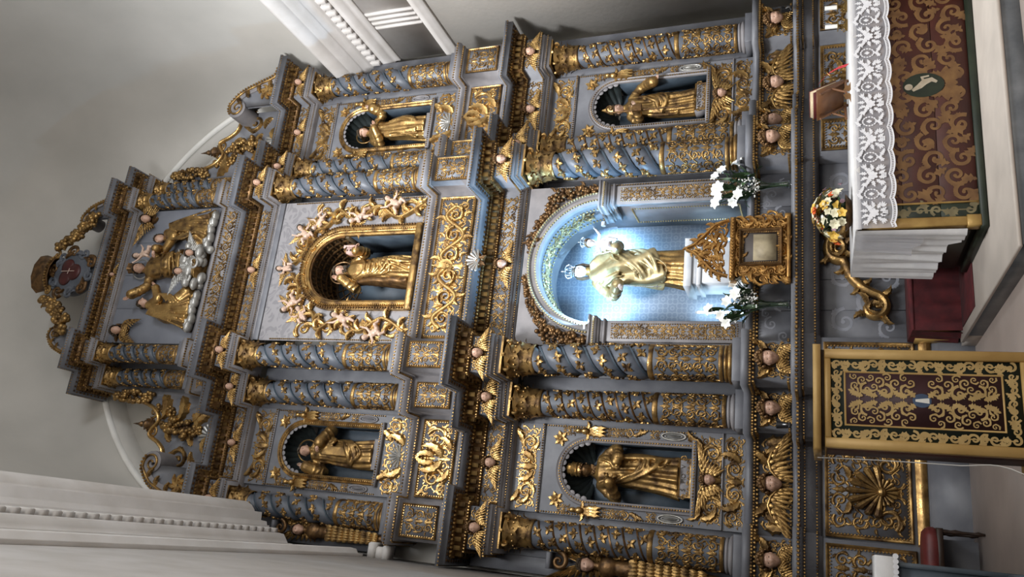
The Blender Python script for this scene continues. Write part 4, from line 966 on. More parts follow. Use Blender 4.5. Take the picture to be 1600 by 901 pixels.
class Robe:
    """draped standing body: rings with folds; H = standing height"""
    def __init__(s, H, seed=1, sway=.03, wide=1.0, fold=1.0, twist=.5, hem=1.0):
        s.H, s.seed, s.sway, s.wide, s.fold, s.twist, s.hem = H, seed, sway, wide, fold, twist, hem
        s.r = np.random.RandomState(seed); s.ph = s.r.uniform(0, 6.28, 8)
    def pt(s, phi, t, off=0, folds=True):
        H = s.H; T = np.array([0, .12, .3, .48, .60, .70, .80, .835, .86]); 
        RX = np.array([.150 * s.hem, .145, .135, .125, .112, .122, .118, .075, .045]) * s.wide; RY = RX * np.array([.85, .82, .80, .78, .80, .80, .72, .8, 1])
        rx, ry = np.interp(t, T, RX) * H, np.interp(t, T, RY) * H
        A = s.fold * (.30 * np.clip(1 - t / .78, 0, 1) ** .6 + .05)
        if folds:
            f = .55 * np.abs(np.sin(4.5 * phi + s.ph[0] + s.twist * 3 * t + .5 * np.sin(2 * phi + s.ph[3]))) + .35 * np.abs(np.sin(8.5 * phi + s.ph[1] - s.twist * 4 * t)) + .18 * np.sin(15 * phi + s.ph[2] + 3 * t)
            k = 1 + A * (f - .45)
        else: k = 1
        knee = .022 * H * np.exp(-((t - .30) / .12) ** 2) * np.exp(-((np.mod(phi + PI / 2 - .5 + PI, 2 * PI) - PI) / .5) ** 2)
        x = (rx * k + off + knee) * np.cos(phi) + s.sway * H * np.sin(PI * min(max(t, 0), 1) * 1.2); y = (ry * k + off + knee) * np.sin(phi)
        return np.array([x, y, t * H])
    def build(s):
        mb = MB(); ts = np.concatenate([np.linspace(0, .8, 34), np.linspace(.815, .87, 6)]); ph = np.arange(72) * 2 * PI / 72
        G = np.array([[s.pt(p, t) for p in ph] for t in ts]); mb.grid(G, closev=True)
        n = 72; mb.add(G[0], [tuple(range(n - 1, -1, -1))]); mb.add(G[-1], [tuple(range(n))]); return mb
    def ridge(s, mb, pts, r0, r1, n=16):
        """a fold lying over the body: pts (phi, t, offset)"""
        pts = np.array(pts, float) + np.stack([s.r.normal(0, .09, len(pts)), s.r.normal(0, .014, len(pts)), np.zeros(len(pts))], 1); pts[:, 2] *= .7; q = s.r.uniform(.6, 1.35); r0, r1 = r0 * q, r1 * q
        C = curve3(pts, n); P = np.array([s.pt(c[0], c[1], c[2] * s.H, False) for c in C]); k = np.linspace(0, 1, n)
        mb.tube(P, s.H * (r0 + (r1 - r0) * k) * (1 - .3 * np.abs(2 * k - 1) ** 3), 7)
def hand_mb(h, curl=.6):
    """palm and five fingers, fingers towards +x, thumb towards +z; h = hand length"""
    mb = MB(); capsule(mb, [(0, 0, 0), (.42 * h, 0, 0)], [.13 * h, .17 * h], 8)
    for k, (z, L) in enumerate(((.15, .42), (.05, .50), (-.05, .46), (-.14, .36))):
        c = curl * (1 + .1 * k); P = [(.42 * h, 0, z * h)]; a = 0
        for j in range(3): a += c * .5; P.append((P[-1][0] + L * h / 3 * math.cos(a), P[-1][1] - L * h / 3 * math.sin(a), z * h * (1 - .05 * j)))
        mb.tube(P, np.array([.062, .058, .052, .04]) * h, 6)
    mb.tube([(.08 * h, 0, .10 * h), (.25 * h, -.08 * h, .26 * h), (.42 * h, -.14 * h, .30 * h)], np.array([.07, .062, .045]) * h, 6); return mb
def put_head(t, loc, h, skin, hair_m, seed=2, beard=False, curls=46, turn=0, nod=0, long=False):
    o = obj('head', MB().put(HEADA, sc=h), skin, t, loc); o.rotation_euler = (nod, 0, turn)
    obj('hair', MB().put(hair_mb(1, curls, seed, beard, long), sc=h), hair_m, o)
    for s in (-1, 1): obj('eye', MB().put(eye_mb(), sc=h), HAIR, o, (s * .135 * h, -.315 * h, .035 * h))
    return o
def put_hand(t, loc, h, skin, rot, curl=.6, mirror=False):
    o = obj('hand', MB().put(hand_mb(h, curl), sc=(1, 1, -1) if mirror else 1), skin, t, loc); o.rotation_euler = rot; return o
def halo(t, loc, R, m, disc=False):
    mb = MB(); a = np.linspace(0, 2 * PI, 29); mb.tube([(R * math.cos(x), 0, R * math.sin(x)) for x in a], R * .07, 6, False)
    if disc: mb.lathe([(0.001, 0), (R, 0)], 24); 
    o = obj('halo', mb, m, t, loc); return o
def neck(mb, R, H): capsule(mb, [R.pt(0, .84, 0, False) * np.array([0, 0, 1]) + np.array([R.pt(0, .84)[0] - R.pt(0, .84)[0] + R.sway * H * math.sin(PI * .84 * 1.2), 0, 0]), (R.sway * H * math.sin(PI * 1.0), -.01 * H, .90 * H)], [.05 * H, .04 * H], 10)
def arm(mb, H, sh, el, ha, r=(.052, .050, .055)):
    P = curve3([sh, el, ha], 10); k = np.linspace(0, 1, 10); rad = H * np.interp(k, [0, .5, 1], r); capsule(mb, P, rad, 10)
    for f in (.3, .45, .6, .72, .85):       # sleeve wrinkles
        i = int(f * 9); T = P[min(i + 1, 9)] - P[max(i - 1, 0)]; T /= np.linalg.norm(T); u = np.cross(T, (0, 1, 0.01)); u /= np.linalg.norm(u); w_ = np.cross(T, u)
        a = np.linspace(0, 2 * PI, 13); mb.tube([P[i] + rad[i] * .98 * (math.cos(x) * u + math.sin(x) * w_) + T * .012 * H * math.sin(x * 2 + f * 9) for x in a], .010 * H, 5, False)

# --- the pope saint
def pope(x, y, z):
    H = 1.28; t = thing('pope_statue', 'gilded bearded pope saint in a tall tiara on a base reading S PIO V', 'statue', (x, y, z)); R = Robe(H, 3, .02, 1.18, 1.1, .4, 1.05); mb = R.build(); neck(mb, R, H)
    arm(mb, H, (-.13 * H, 0, .79 * H), (-.25 * H, -.03, .62 * H), (-.10 * H, -.20 * H, .66 * H)); arm(mb, H, (.13 * H, 0, .79 * H), (.26 * H, -.03, .64 * H), (.10 * H, -.19 * H, .60 * H))
    for k in range(9): R.ridge(mb, [(-2.9 + .1 * k, .78 - .03 * k, .01), (-2.1 + .1 * k, .55 - .04 * k, .03), (-1.2, .36 - .025 * k, .035), (-.2, .44 - .05 * k, .02)], .016, .012)
    for k in range(5): R.ridge(mb, [(-.1 - .12 * k, .76, .02), (-.3 - .1 * k, .5, .05), (-.5 - .06 * k, .2, .03), (-.5, .02, .02)], .02, .016)
    for q in (-1, 1):
        for k in range(3): R.ridge(mb, [(-PI / 2 + q * (1.25 - .12 * k), .82, .01), (-PI / 2 + q * (1.0 - .15 * k), .72, .03 + .008 * k), (-PI / 2 + q * .25, .64 - .02 * k, .03)], .018, .012)
    mb.ball((.15 * H, -.20 * H, .58 * H), (.05 * H, .05 * H, .06 * H)); 
    obj('robe', remesh(mb, .0125, 'pope_robe'), GOLD, t); sx = R.sway * H
    h_ = put_head(t, (sx * .6, -.02, .945 * H), .165 * H, GOLDD, GOLDD, 5, True, 30, .15, .1)
    obj('tiara', MB().lathe([(.060 * H, 0), (.072 * H, .01 * H), (.066 * H, .03 * H), (.078 * H, .045 * H), (.066 * H, .06 * H), (.07 * H, .085 * H), (.074 * H, .095 * H), (.056 * H, .11 * H), (.056 * H, .125 * H), (.058 * H, .135 * H), (.035 * H, .155 * H), (.012 * H, .17 * H), (.001, .185 * H)], 20, fn=lambda r, a, z: r * (1 + .06 * np.sin(9 * a + 40 * z))), GOLDB, h_, (0, .01, .055 * H))
    put_hand(t, (-.08 * H, -.21 * H, .665 * H), .11 * H, GOLD, (0, -.3, -.4)); put_hand(t, (.10 * H, -.20 * H, .60 * H), .11 * H, GOLD, (0, .3, PI + .5))
def inscribed_base(x, y, z, w, txt, lab):
    t = thing('inscribed_plinth', lab, 'base', (x, y, z))
    obj('block', MB().bbox(-w, w, -.14, .12, 0, .16, .012), LILAC, t, smooth=False); obj('frame', MB().put(frame_mb(-w, w, 0.0, .16, .022, .016), (0, -.14, 0)), GOLD, t)
    mb = MB()
    for k in range(7): mb.put(VOL if k % 2 else VOLU, (-w * .8 + k * w * 1.6 / 6, 0, 0), 0, .026)
    obj('scroll_trim', mb, GOLD, t, (0, -.145, .035))
    for q in (-1, 1): obj('ear_scroll', MB().put(VOL, (0, 0, 0), PI / 2, .04, mirror=q < 0), GOLD, t, (q * w * .98, -.145, .09))
    if txt:
        c = bpy.data.curves.new('lettering', 'FONT'); c.body = txt; c.size = .075; c.extrude = .003; c.align_x = 'CENTER'; c.materials.append(HAIR)
        o = bpy.data.objects.new('lettering_src', c); COL.objects.link(o); dg = bpy.context.evaluated_depsgraph_get(); me = bpy.data.meshes.new_from_object(o.evaluated_get(dg)); bpy.data.objects.remove(o)
        me.materials.clear(); me.materials.append(HAIR); o = bpy.data.objects.new('lettering', me); COL.objects.link(o); o.parent = t; o.location = (0, -.146, .075); o.rotation_euler = (PI / 2, 0, 0)
pope(-2.695, .22, 3.15); inscribed_base(-2.695, .22, 2.99, .24, 'S   PIO   V', 'small inscribed base reading S PIO V under the pope saint')
# --- the mitred bishop
def bishop(x, y, z):
    H = 1.22; t = thing('bishop_statue', 'gilded bishop saint in a mitre holding a crook', 'statue', (x, y, z)); R = Robe(H, 8, -.02, 1.05, 1.0, .2, 1.0); mb = R.build(); neck(mb, R, H)
    arm(mb, H, (.12 * H, 0, .79 * H), (.27 * H, -.02, .66 * H), (.24 * H, -.16 * H, .50 * H), (.05, .06, .07)); arm(mb, H, (-.12 * H, 0, .79 * H), (-.24 * H, -.05, .66 * H), (-.14 * H, -.20 * H, .68 * H))
    for k in range(7): R.ridge(mb, [(-.3 + .08 * k, .74, .02), (-.5 - .1 * k, .5, .04), (-1.5, .33 + .02 * k, .03), (-2.4 + .05 * k, .42, .02)], .016, .012)
    for k in range(4): R.ridge(mb, [(.25 + .1 * k, .62, .05), (.15 + .05 * k, .45, .09), (.1, .30 - .03 * k, .06)], .02, .012)
    for k in range(5): R.ridge(mb, [(-2.5 - .1 * k, .7, .02), (-2.6, .45, .05), (-2.7 - .05 * k, .2, .03)], .016, .014)
    obj('robe', remesh(mb, .0125, 'bishop_robe'), GOLD, t); sx = R.sway * H
    h_ = put_head(t, (sx * .6, -.02, .945 * H), .165 * H, SKIN, HAIR, 9, False, 20, .1, .05)
    mt = MB()
    for q in (-1, 1):
        u = np.linspace(-1, 1, 13); v = np.linspace(0, 1, 7); G = np.zeros((7, 13, 3))
        for i, vv in enumerate(v): G[i, :, 0] = .066 * H * u * (1 + .1 * vv) * (1 - .9 * vv ** 2 * .4); G[i, :, 1] = q * .055 * H * np.sqrt(np.clip(1 - u ** 2, 0, 1)) * (1 - vv ** 2 * .9); G[i, :, 2] = vv * H * (.06 + .10 * (1 - np.abs(u)))
        mt.grid(G)
    obj('mitre', mt, GOLDB, h_, (0, .005, .06 * H))
    put_hand(t, (.24 * H, -.17 * H, .50 * H), .12 * H, SKINP, (0, .9, -.3)); put_hand(t, (-.13 * H, -.21 * H, .68 * H), .11 * H, SKINP, (0, -.4, -.3))
    k = curve3([(-.17 * H, -.22 * H, .05 * H), (-.17 * H, -.22 * H, .5 * H), (-.16 * H, -.20 * H, 1.0 * H)], 8); st = MB().tube(k, .010 * H, 8)
    P = spiral(.06 * H, PI, 1.3, -1, 20, .15); st.tube(np.stack([-.10 * H + P[:, 0], 0 * P[:, 0] - .20 * H, 1.0 * H + P[:, 1]], 1), .010 * H, 6); obj('crook', st, GOLDD, t)
    o = obj('book', MB().bbox(-.05, .05, -.02, .02, 0, .14, .004), GOLDD, t, (-.15 * H, -.24 * H, .60 * H))
bishop(2.695, .22, 3.15); inscribed_base(2.695, .22, 2.99, .22, 'S ANTONINVS', 'small inscribed base under the mitred bishop saint')
# --- upper friars
def friar(x, y, z, kind, lab):
    H = 1.30; t = thing('friar_statue', lab, 'statue', (x, y, z)); R = Robe(H, 11 + kind, .02 if kind else -.02, 1.05, 1.0, .3, 1.0); mb = R.build(); neck(mb, R, H)
    if kind == 0:
        arm(mb, H, (-.12 * H, 0, .79 * H), (-.24 * H, -.02, .66 * H), (-.20 * H, -.12 * H, .82 * H), (.05, .06, .07)); arm(mb, H, (.12 * H, 0, .79 * H), (.24 * H, -.03, .63 * H), (.08 * H, -.18 * H, .66 * H), (.055, .07, .07))
        for k in range(7): R.ridge(mb, [(-.1, .80 - .02 * k, .02), (.05 - .08 * k, .70 - .02 * k, .08), (-.5 - .05 * k, .60 - .02 * k, .08), (-1.1, .66, .05)], .018, .014)
        for k in range(5): R.ridge(mb, [(-.1 + .1 * k, .6, .03), (-.6, .40 - .02 * k, .04), (-1.6, .30 - .04 * k, .03), (-2.4, .28, .02)], .014, .012)
        pan = MB(); pan.put(MB().bbox(-.07, .07, -.012, .012, 0, .5, .01)); V = pan.verts(); mb.put(pan, (0, -.13 * H, .28 * H))
    else:
        arm(mb, H, (.12 * H, 0, .79 * H), (.25 * H, -.04, .70 * H), (.30 * H, -.12 * H, .80 * H), (.055, .06, .075)); arm(mb, H, (-.12 * H, 0, .79 * H), (-.22 * H, -.06, .63 * H), (-.04 * H, -.19 * H, .68 * H))
        for k in range(6): R.ridge(mb, [(-.2 - .1 * k, .55, .01), (-.5 - .1 * k, .35, .03), (-.9 - .08 * k, .12, .02)], .014, .012)
        for k in range(5): R.ridge(mb, [(-2.6 + .1 * k, .66, .02), (-2.4 + .1 * k, .4, .03), (-2.5 + .1 * k, .1, .03)], .016, .014)
    # short cape over the shoulders
    ph = np.linspace(0, 2 * PI, 49)[:-1]; G = np.array([[R.pt(p, tt, off, False) for p in ph] for tt, off in ((.85, .0), (.82, .035), (.76, .045), (.70 - .0, .05), (.685, .045), (.69, .02))]); mb.grid(G, closev=True)
    obj('habit', remesh(mb, .0125, 'friar_habit'), GOLD if kind == 0 else GOLDB, t); sx = R.sway * H
    o = put_head(t, (sx * .6, -.025, .945 * H), .165 * H, SKIN, HAIR, 13 + kind, False, 34, .1 if kind else -.1, .08); halo(o, (0, .08, .01), .125 * H, GOLD, kind == 1)
    if kind == 0:
        put_hand(t, (-.20 * H, -.13 * H, .84 * H), .11 * H, SKINP, (0, -1.3, 0)); put_hand(t, (.06 * H, -.2 * H, .66 * H), .11 * H, SKIN, (0, 0, PI + .3))
    else:
        put_hand(t, (.30 * H, -.13 * H, .82 * H), .11 * H, SKINP, (0, -1.2, 0)); put_hand(t, (-.03 * H, -.2 * H, .69 * H), .11 * H, SKIN, (0, -.2, .2))
        obj('staff', MB().tube([(-.15 * H, -.17 * H, .05 * H), (-.15 * H, -.17 * H, .28 * H)], .014 * H, 8), GOLDB, t)
    obj('plinth', MB().bbox(-.22, .22, -.13, .13, -.09, 0.0, .01), LILAC, t, smooth=False)
friar(-2.695, .24, 7.55, 0, 'gilded friar saint with ring halo and bunched sleeve in the shell niche')
friar(2.695, .24, 7.55, 1, 'gilded friar saint with disc halo and one arm held out')
# --- founder with the church model
def founder():
    H = 1.40; t = thing('founder_statue', 'bright gilded bearded saint holding a small church, middle upper niche', 'statue', (.02, -.15, 7.13)); R = Robe(H, 21, .02, .98, .9, .25, 1.0); mb = R.build(); neck(mb, R, H)
    arm(mb, H, (.11 * H, 0, .79 * H), (.22 * H, -.02, .66 * H), (.19 * H, -.16 * H, .70 * H)); arm(mb, H, (-.11 * H, 0, .79 * H), (-.21 * H, -.05, .70 * H), (-.12 * H, -.14 * H, .84 * H))
    for k in range(8): R.ridge(mb, [(-2.7 + .05 * k, .76 - .04 * k, .01), (-1.9, .62 - .045 * k, .025), (-1.0, .62 - .05 * k, .025), (-.2, .70 - .04 * k, .015)], .013, .010)
    for k in range(6): R.ridge(mb, [(-.2 - .18 * k, .48, .01), (-.4 - .2 * k, .28, .025), (-.6 - .22 * k, .04, .02)], .014, .012)
    obj('robe', remesh(mb, .0125, 'founder_robe'), GOLDB, t); sx = R.sway * H
    cl = MB()
    for k in range(7): R.ridge(cl, [(-3.0 - .12 * k, .78, .02), (-2.75 - .1 * k, .5, .04), (-2.5 - .12 * k, .25, .05), (-2.4 - .12 * k, .03, .06)], .028, .034)
    obj('cloak', remesh(cl, .016, 'founder_cloak'), GOLDD, t)
    o = put_head(t, (sx * .5, -.03, .945 * H), .165 * H, SKIN, HAIR, 15, True, 34, .15, .1); halo(o, (0, .06, .01), .135 * H, GOLDD)
    put_hand(t, (.18 * H, -.17 * H, .69 * H), .11 * H, SKIN, (PI / 2, 0, -.2)); put_hand(t, (-.12 * H, -.15 * H, .85 * H), .11 * H, SKIN, (0, -1.4, 0))
    ch = thing('church_model', 'tiny carved church held by the bright gilded saint', 'model', (.20 * H, -.35, 7.13 + .725 * H))
    PK = mat('pink_painted_wood', (.50, .34, .30), (.42, .27, .24), rough=.6, scale=20)
    obj('nave', MB().box(-.05, .05, -.07, .09, 0, .11), PK, ch, smooth=False)
    r = MB().add([(-.06, -.08, .11), (.06, -.08, .11), (0, -.08, .16), (-.06, .1, .11), (.06, .1, .11), (0, .1, .16)], [(0, 1, 2), (3, 5, 4)], [(0, 2, 5, 3), (1, 4, 5, 2), (0, 3, 4, 1)]); obj('roof', r, GOLDD, ch, smooth=False)
    obj('tower', MB().bbox(.055, .105, -.03, .03, 0, .2, .004), PK, ch, smooth=False); obj('doorway', MB().bbox(-.018, .018, -.074, -.066, 0, .05, .003), HAIR, ch, smooth=False); obj('window', MB().bbox(-.014, .014, -.074, -.066, .075, .10, .003), HAIR, ch, smooth=False)
    b = thing('gilded_step', 'low gilded step under the saint holding the church', 'base', (0, -.15, 7.045)); obj('block', MB().bbox(-.30, .30, -.24, .2, 0, .085, .015), GOLD, b, smooth=False); obj('moulding', MB().bbox(-.32, .32, -.26, .2, 0.0, .03, .01), GOLDD, b, smooth=False)
founder()
# --- small naked figures
def putto_mb(pose=0):
    """chubby child 1 unit tall, facing -y, base at z=0 (one continuous body)"""
    mb = MB(); mb.ball((0, 0, .47), (.135, .115, .17), 14, 10); mb.ball((0, -.02, .36), (.13, .12, .11), 12, 8); mb.ball((0, 0, .60), (.12, .09, .09), 12, 8); capsule(mb, [(0, 0, .66), (0, -.01, .74)], [.06, .06])
    mb.put(HEADC, (0, -.02, .85), 0, .29)
    L = {0: [((.08, 0, .32), (.14, -.14, .20), (.16, -.02, .02)), ((-.08, 0, .32), (-.13, -.03, .17), (-.12, .03, .0))], 1: [((.08, 0, .32), (.22, -.12, .26), (.2, -.06, .06)), ((-.08, 0, .32), (-.2, -.14, .3), (-.3, -.04, .14))], 2: [((.08, 0, .32), (.13, -.2, .30), (.12, -.2, .08)), ((-.08, 0, .32), (-.12, -.2, .28), (-.14, -.22, .06))]}[pose]
    A = {0: [((.12, 0, .62), (.25, -.04, .72), (.34, -.06, .88)), ((-.12, 0, .62), (-.23, -.08, .52), (-.16, -.2, .46))], 1: [((.12, 0, .62), (.27, -.06, .58), (.40, -.08, .66)), ((-.12, 0, .62), (-.27, -.04, .66), (-.38, -.06, .80))], 2: [((.12, 0, .62), (.25, -.06, .60), (.36, -.10, .70)), ((-.12, 0, .62), (-.24, -.08, .54), (-.30, -.16, .62))]}[pose]
    for h, k, f in L: capsule(mb, [h, k], [.085, .068], 9); capsule(mb, [k, f], [.066, .042], 9); capsule(mb, [f, (f[0], f[1] - .09, f[2] - .015)], [.04, .03], 8)
    for s_, e, w_ in A:
        capsule(mb, [s_, e], [.055, .046], 8); capsule(mb, [e, w_], [.044, .032], 8); d_ = (np.array(w_) - np.array(e)); d_ /= np.linalg.norm(d_)
        for q in range(4): mb.tube([np.array(w_), np.array(w_) + d_ * .09 + np.array([.018 * (q - 1.5), -.01 * q, .012 * (q - 1.5)])], .014, 5)
        mb.tube([np.array(w_), np.array(w_) + d_ * .04 + np.array([0, -.05, .03])], .014, 5)
    return mb
PUT = [remesh(putto_mb(k), .017, 'putto_body', 1) for k in range(3)]
for me in PUT: me.materials.append(SKINP)
def putto(lab, x, y, z, sc, ang, pose, mirror=False, grp=None, wings=True):
    t = thing('putto', lab, 'cherub', (x, y, z), grp); t.rotation_euler = (0, ang, 0); t.scale = (sc * (-1 if mirror else 1), sc, sc)
    o = bpy.data.objects.new('body', PUT[pose]); COL.objects.link(o); o.parent = t
    h = bpy.data.objects.new('hair', shared('putto_hair', lambda: MB().put(HAIRC, sc=.29), HAIR)); COL.objects.link(h); h.parent = o; h.location = (0, -.02, .86)
    if wings:
        for q in (-1, 1):
            w_ = bpy.data.objects.new('wing', shared('cherub_wing', lambda: WING, GOLDB)); COL.objects.link(w_); w_.parent = o; w_.location = (q * .08, .1, .58); w_.rotation_euler = (0, -q * .7, 0); w_.scale = (q * .42, .42, .42)
    return t
G_P = 'putti climbing the scrolls of the upper niche'
for s in (-1, 1):
    sd = place(s); y = -.44; z0 = 6.985
    putto('naked putto low in the niche scrolls beside the founder saint, ' + sd, s * .93, y, z0 + .35, .42, s * .5, 1, s < 0, G_P)
    putto('naked putto in the middle of the niche scrolls, ' + sd, s * .90, y, z0 + .92, .42, -s * .4, 0, s < 0, G_P)
    putto('naked putto at the top corner of the niche scrolls, ' + sd, s * .92, y, z0 + 1.72, .38, -s * .9, 2, s < 0, G_P)
    putto('naked putto leaning on the niche arch, ' + sd, s * .44, y, z0 + 1.93, .40, s * .75, 1, s < 0, G_P)
putto('naked putto seated on the crown of the upper niche arch', 0, -.44, 6.985 + 2.12, .36, 0, 2, False, G_P)
def putti_scroll(s):
    mb = MB()
    for k, (x, z, R, d_, a0) in enumerate([(.93, .30, .15, 1, -1), (.88, .66, .13, -1, 2), (.92, 1.02, .15, 1, -1), (.90, 1.38, .12, -1, 2), (.96, 1.80, .15, 1, 0.5), (.66, 1.84, .12, -1, 2.5), (.42, 2.08, .12, 1, 1), (.2, 2.12, .10, -1, 2)]):
        mb.put(VOL if d_ < 0 else VOLU, (x, 0, z), a0, (R, R * 1.3, R))
    P = curve3([(1.0, 0, .06), (.80, 0, .45), (1.0, 0, .82), (.80, 0, 1.2), (.98, 0, 1.55), (.72, 0, 1.68), (.58, 0, 1.98), (.3, 0, 2.02), (.08, 0, 2.2)], 60); mb.ptube(P[:, [0, 2]], .035, .02, 1.2, 5)
    r = random.Random(3)
    for i in range(2, 58, 2):
        tg = P[i + 1] - P[i - 1]; an = math.atan2(tg[2], tg[0]); q = 1 if i % 4 else -1; mb.put(LEAFC, (P[i, 0], -.03, P[i, 2]), an + q * .7 + (0 if q < 0 else 0), (.22, .32, .22 * q))
    mb.put(ROS, (1.0, -.02, .10), .2, .13); return MB().put(mb, mirror=s < 0)
for s in (-1, 1):
    o = obj('leaf_scroll', putti_scroll(s), GOLDB, None, (0, -.385, 6.985)); tag(o, 'tall gilded leaf scroll climbing round the upper niche arch, ' + place(s), 'carving')
# --- Virgin and Child
def virgin():
    H = 1.55; t = thing('virgin_statue', 'crowned Virgin statue in pale gilt mantle and gold gown, lit niche', 'statue', (.02, .02, 3.14)); R = Robe(H, 31, .025, 1.05, .9, .3, 1.05); mb = R.build(); neck(mb, R, H)
    obj('gown', remesh(mb, .016, 'virgin_gown'), GOLDB, t)
    mb = MB(); ph = np.linspace(0, 2 * PI, 61)[:-1]
    G = np.array([[R.pt(p, max(.12, tt - (.10 + .10 * math.cos(p + 2.4)) * (1 if tt < .6 else 0)), .028 * H * (1 + .8 * math.sin(5 * p + 16 * tt)), False) for p in ph] for tt in (.85, .82, .76, .68, .6, .52, .45, .40, .36)]); mb.grid(G, closev=True); mb.add(G[0], [tuple(range(60))]); mb.add(G[-1], [tuple(range(60))])
    arm(mb, H, (-.11 * H, 0, .79 * H), (-.23 * H, -.02, .64 * H), (-.18 * H, -.17 * H, .56 * H)); arm(mb, H, (.11 * H, 0, .79 * H), (.22 * H, -.03, .63 * H), (.15 * H, -.18 * H, .60 * H))
    for k in range(7): R.ridge(mb, [(-.3 + .04 * k, .66 - .02 * k, .03), (-1.1, .60 - .05 * k, .05), (-1.9, .46 - .05 * k, .05), (-2.7, .32 - .03 * k + .06, .03)], .017, .010)
    for k in range(4): R.ridge(mb, [(-2.9, .80 - .03 * k, .03), (-2.5, .72 - .03 * k, .05), (-2.2, .6 - .02 * k, .05)], .014, .012)
    obj('mantle', remesh(mb, .0125, 'virgin_mantle'), GOLDP, t)
    sx = R.sway * H
    o = put_head(t, (sx * .3 - .02, -.03, .955 * H), .15 * H, SKINW, HAIR, 33, False, 0, -.1, .12, True)
    SILVER = mat('silver_filigree', (.80, .82, .85), (.6, .62, .66), rough=.25, metal=.9, scale=30)
    def crown(parent, r, loc):
        c = MB(); a = np.linspace(0, 2 * PI, 25)
        for z_ in (0, .35 * r): c.tube([(r * math.cos(x), r * math.sin(x), z_) for x in a], r * .09, 5, False)
        for k in range(8):
            x = k * PI / 4; P = curve3([(r * math.cos(x), r * math.sin(x), .3 * r), (1.35 * r * math.cos(x), 1.35 * r * math.sin(x), 1.0 * r), (.9 * r * math.cos(x), .9 * r * math.sin(x), 1.6 * r), (0, 0, 1.75 * r)], 9); c.tube(P, r * .07, 5, False)
            c.ball((1.35 * r * math.cos(x), 1.35 * r * math.sin(x), 1.1 * r), r * .14, 6, 4); c.ball((r * math.cos(x + .39), r * math.sin(x + .39), .6 * r), r * .13, 6, 4)
        c.ball((0, 0, 1.85 * r), r * .17, 7, 5); c.tube([(0, 0, 1.9 * r), (0, 0, 2.5 * r)], r * .07, 5); c.tube([(-.2 * r, 0, 2.25 * r), (.2 * r, 0, 2.25 * r)], r * .07, 5)
        obj('crown', c, SILVER, parent, loc)
    crown(o, .075, (0, .01, .055 * H))
    put_hand(t, (-.18 * H, -.18 * H, .555 * H), .10 * H, SKINW, (0, .6, -2.4)); put_hand(t, (.13 * H, -.2 * H, .60 * H), .10 * H, SKINW, (PI / 2, 0, .4))
    rz_ = MB(); P = [(-.20 * H, -.19 * H, .54 * H), (-.21 * H, -.19 * H, .4 * H), (-.21 * H, -.18 * H, .24 * H)]; beadline(rz_, P, .022, .009); rz_.tube([(-.21 * H, -.18 * H, .24 * H), (-.21 * H, -.18 * H, .18 * H)], .006, 5); rz_.tube([(-.225 * H, -.18 * H, .215 * H), (-.195 * H, -.18 * H, .215 * H)], .006, 5); obj('rosary', rz_, SILVER, t, kind='stuff')
    c = thing('christ_child', 'crowned pale Child sitting on the arm of the Virgin statue', 'statue', (.02 + .19 * H, .02 - .16 * H, 3.14 + .56 * H)); c.rotation_euler = (0, .08, -.3); c.scale = (.50, .50, .50)
    cm_ = PUT[2].copy(); cm_.materials.clear(); cm_.materials.append(SKINW); b = bpy.data.objects.new('body', cm_); COL.objects.link(b); b.parent = c
    h = bpy.data.objects.new('hair', shared('child_hair', lambda: MB().put(HAIRC, sc=.29), GOLDD)); COL.objects.link(h); h.parent = b; h.location = (0, -.02, .86); crown(b, .10, (0, -.01, .97))
virgin()
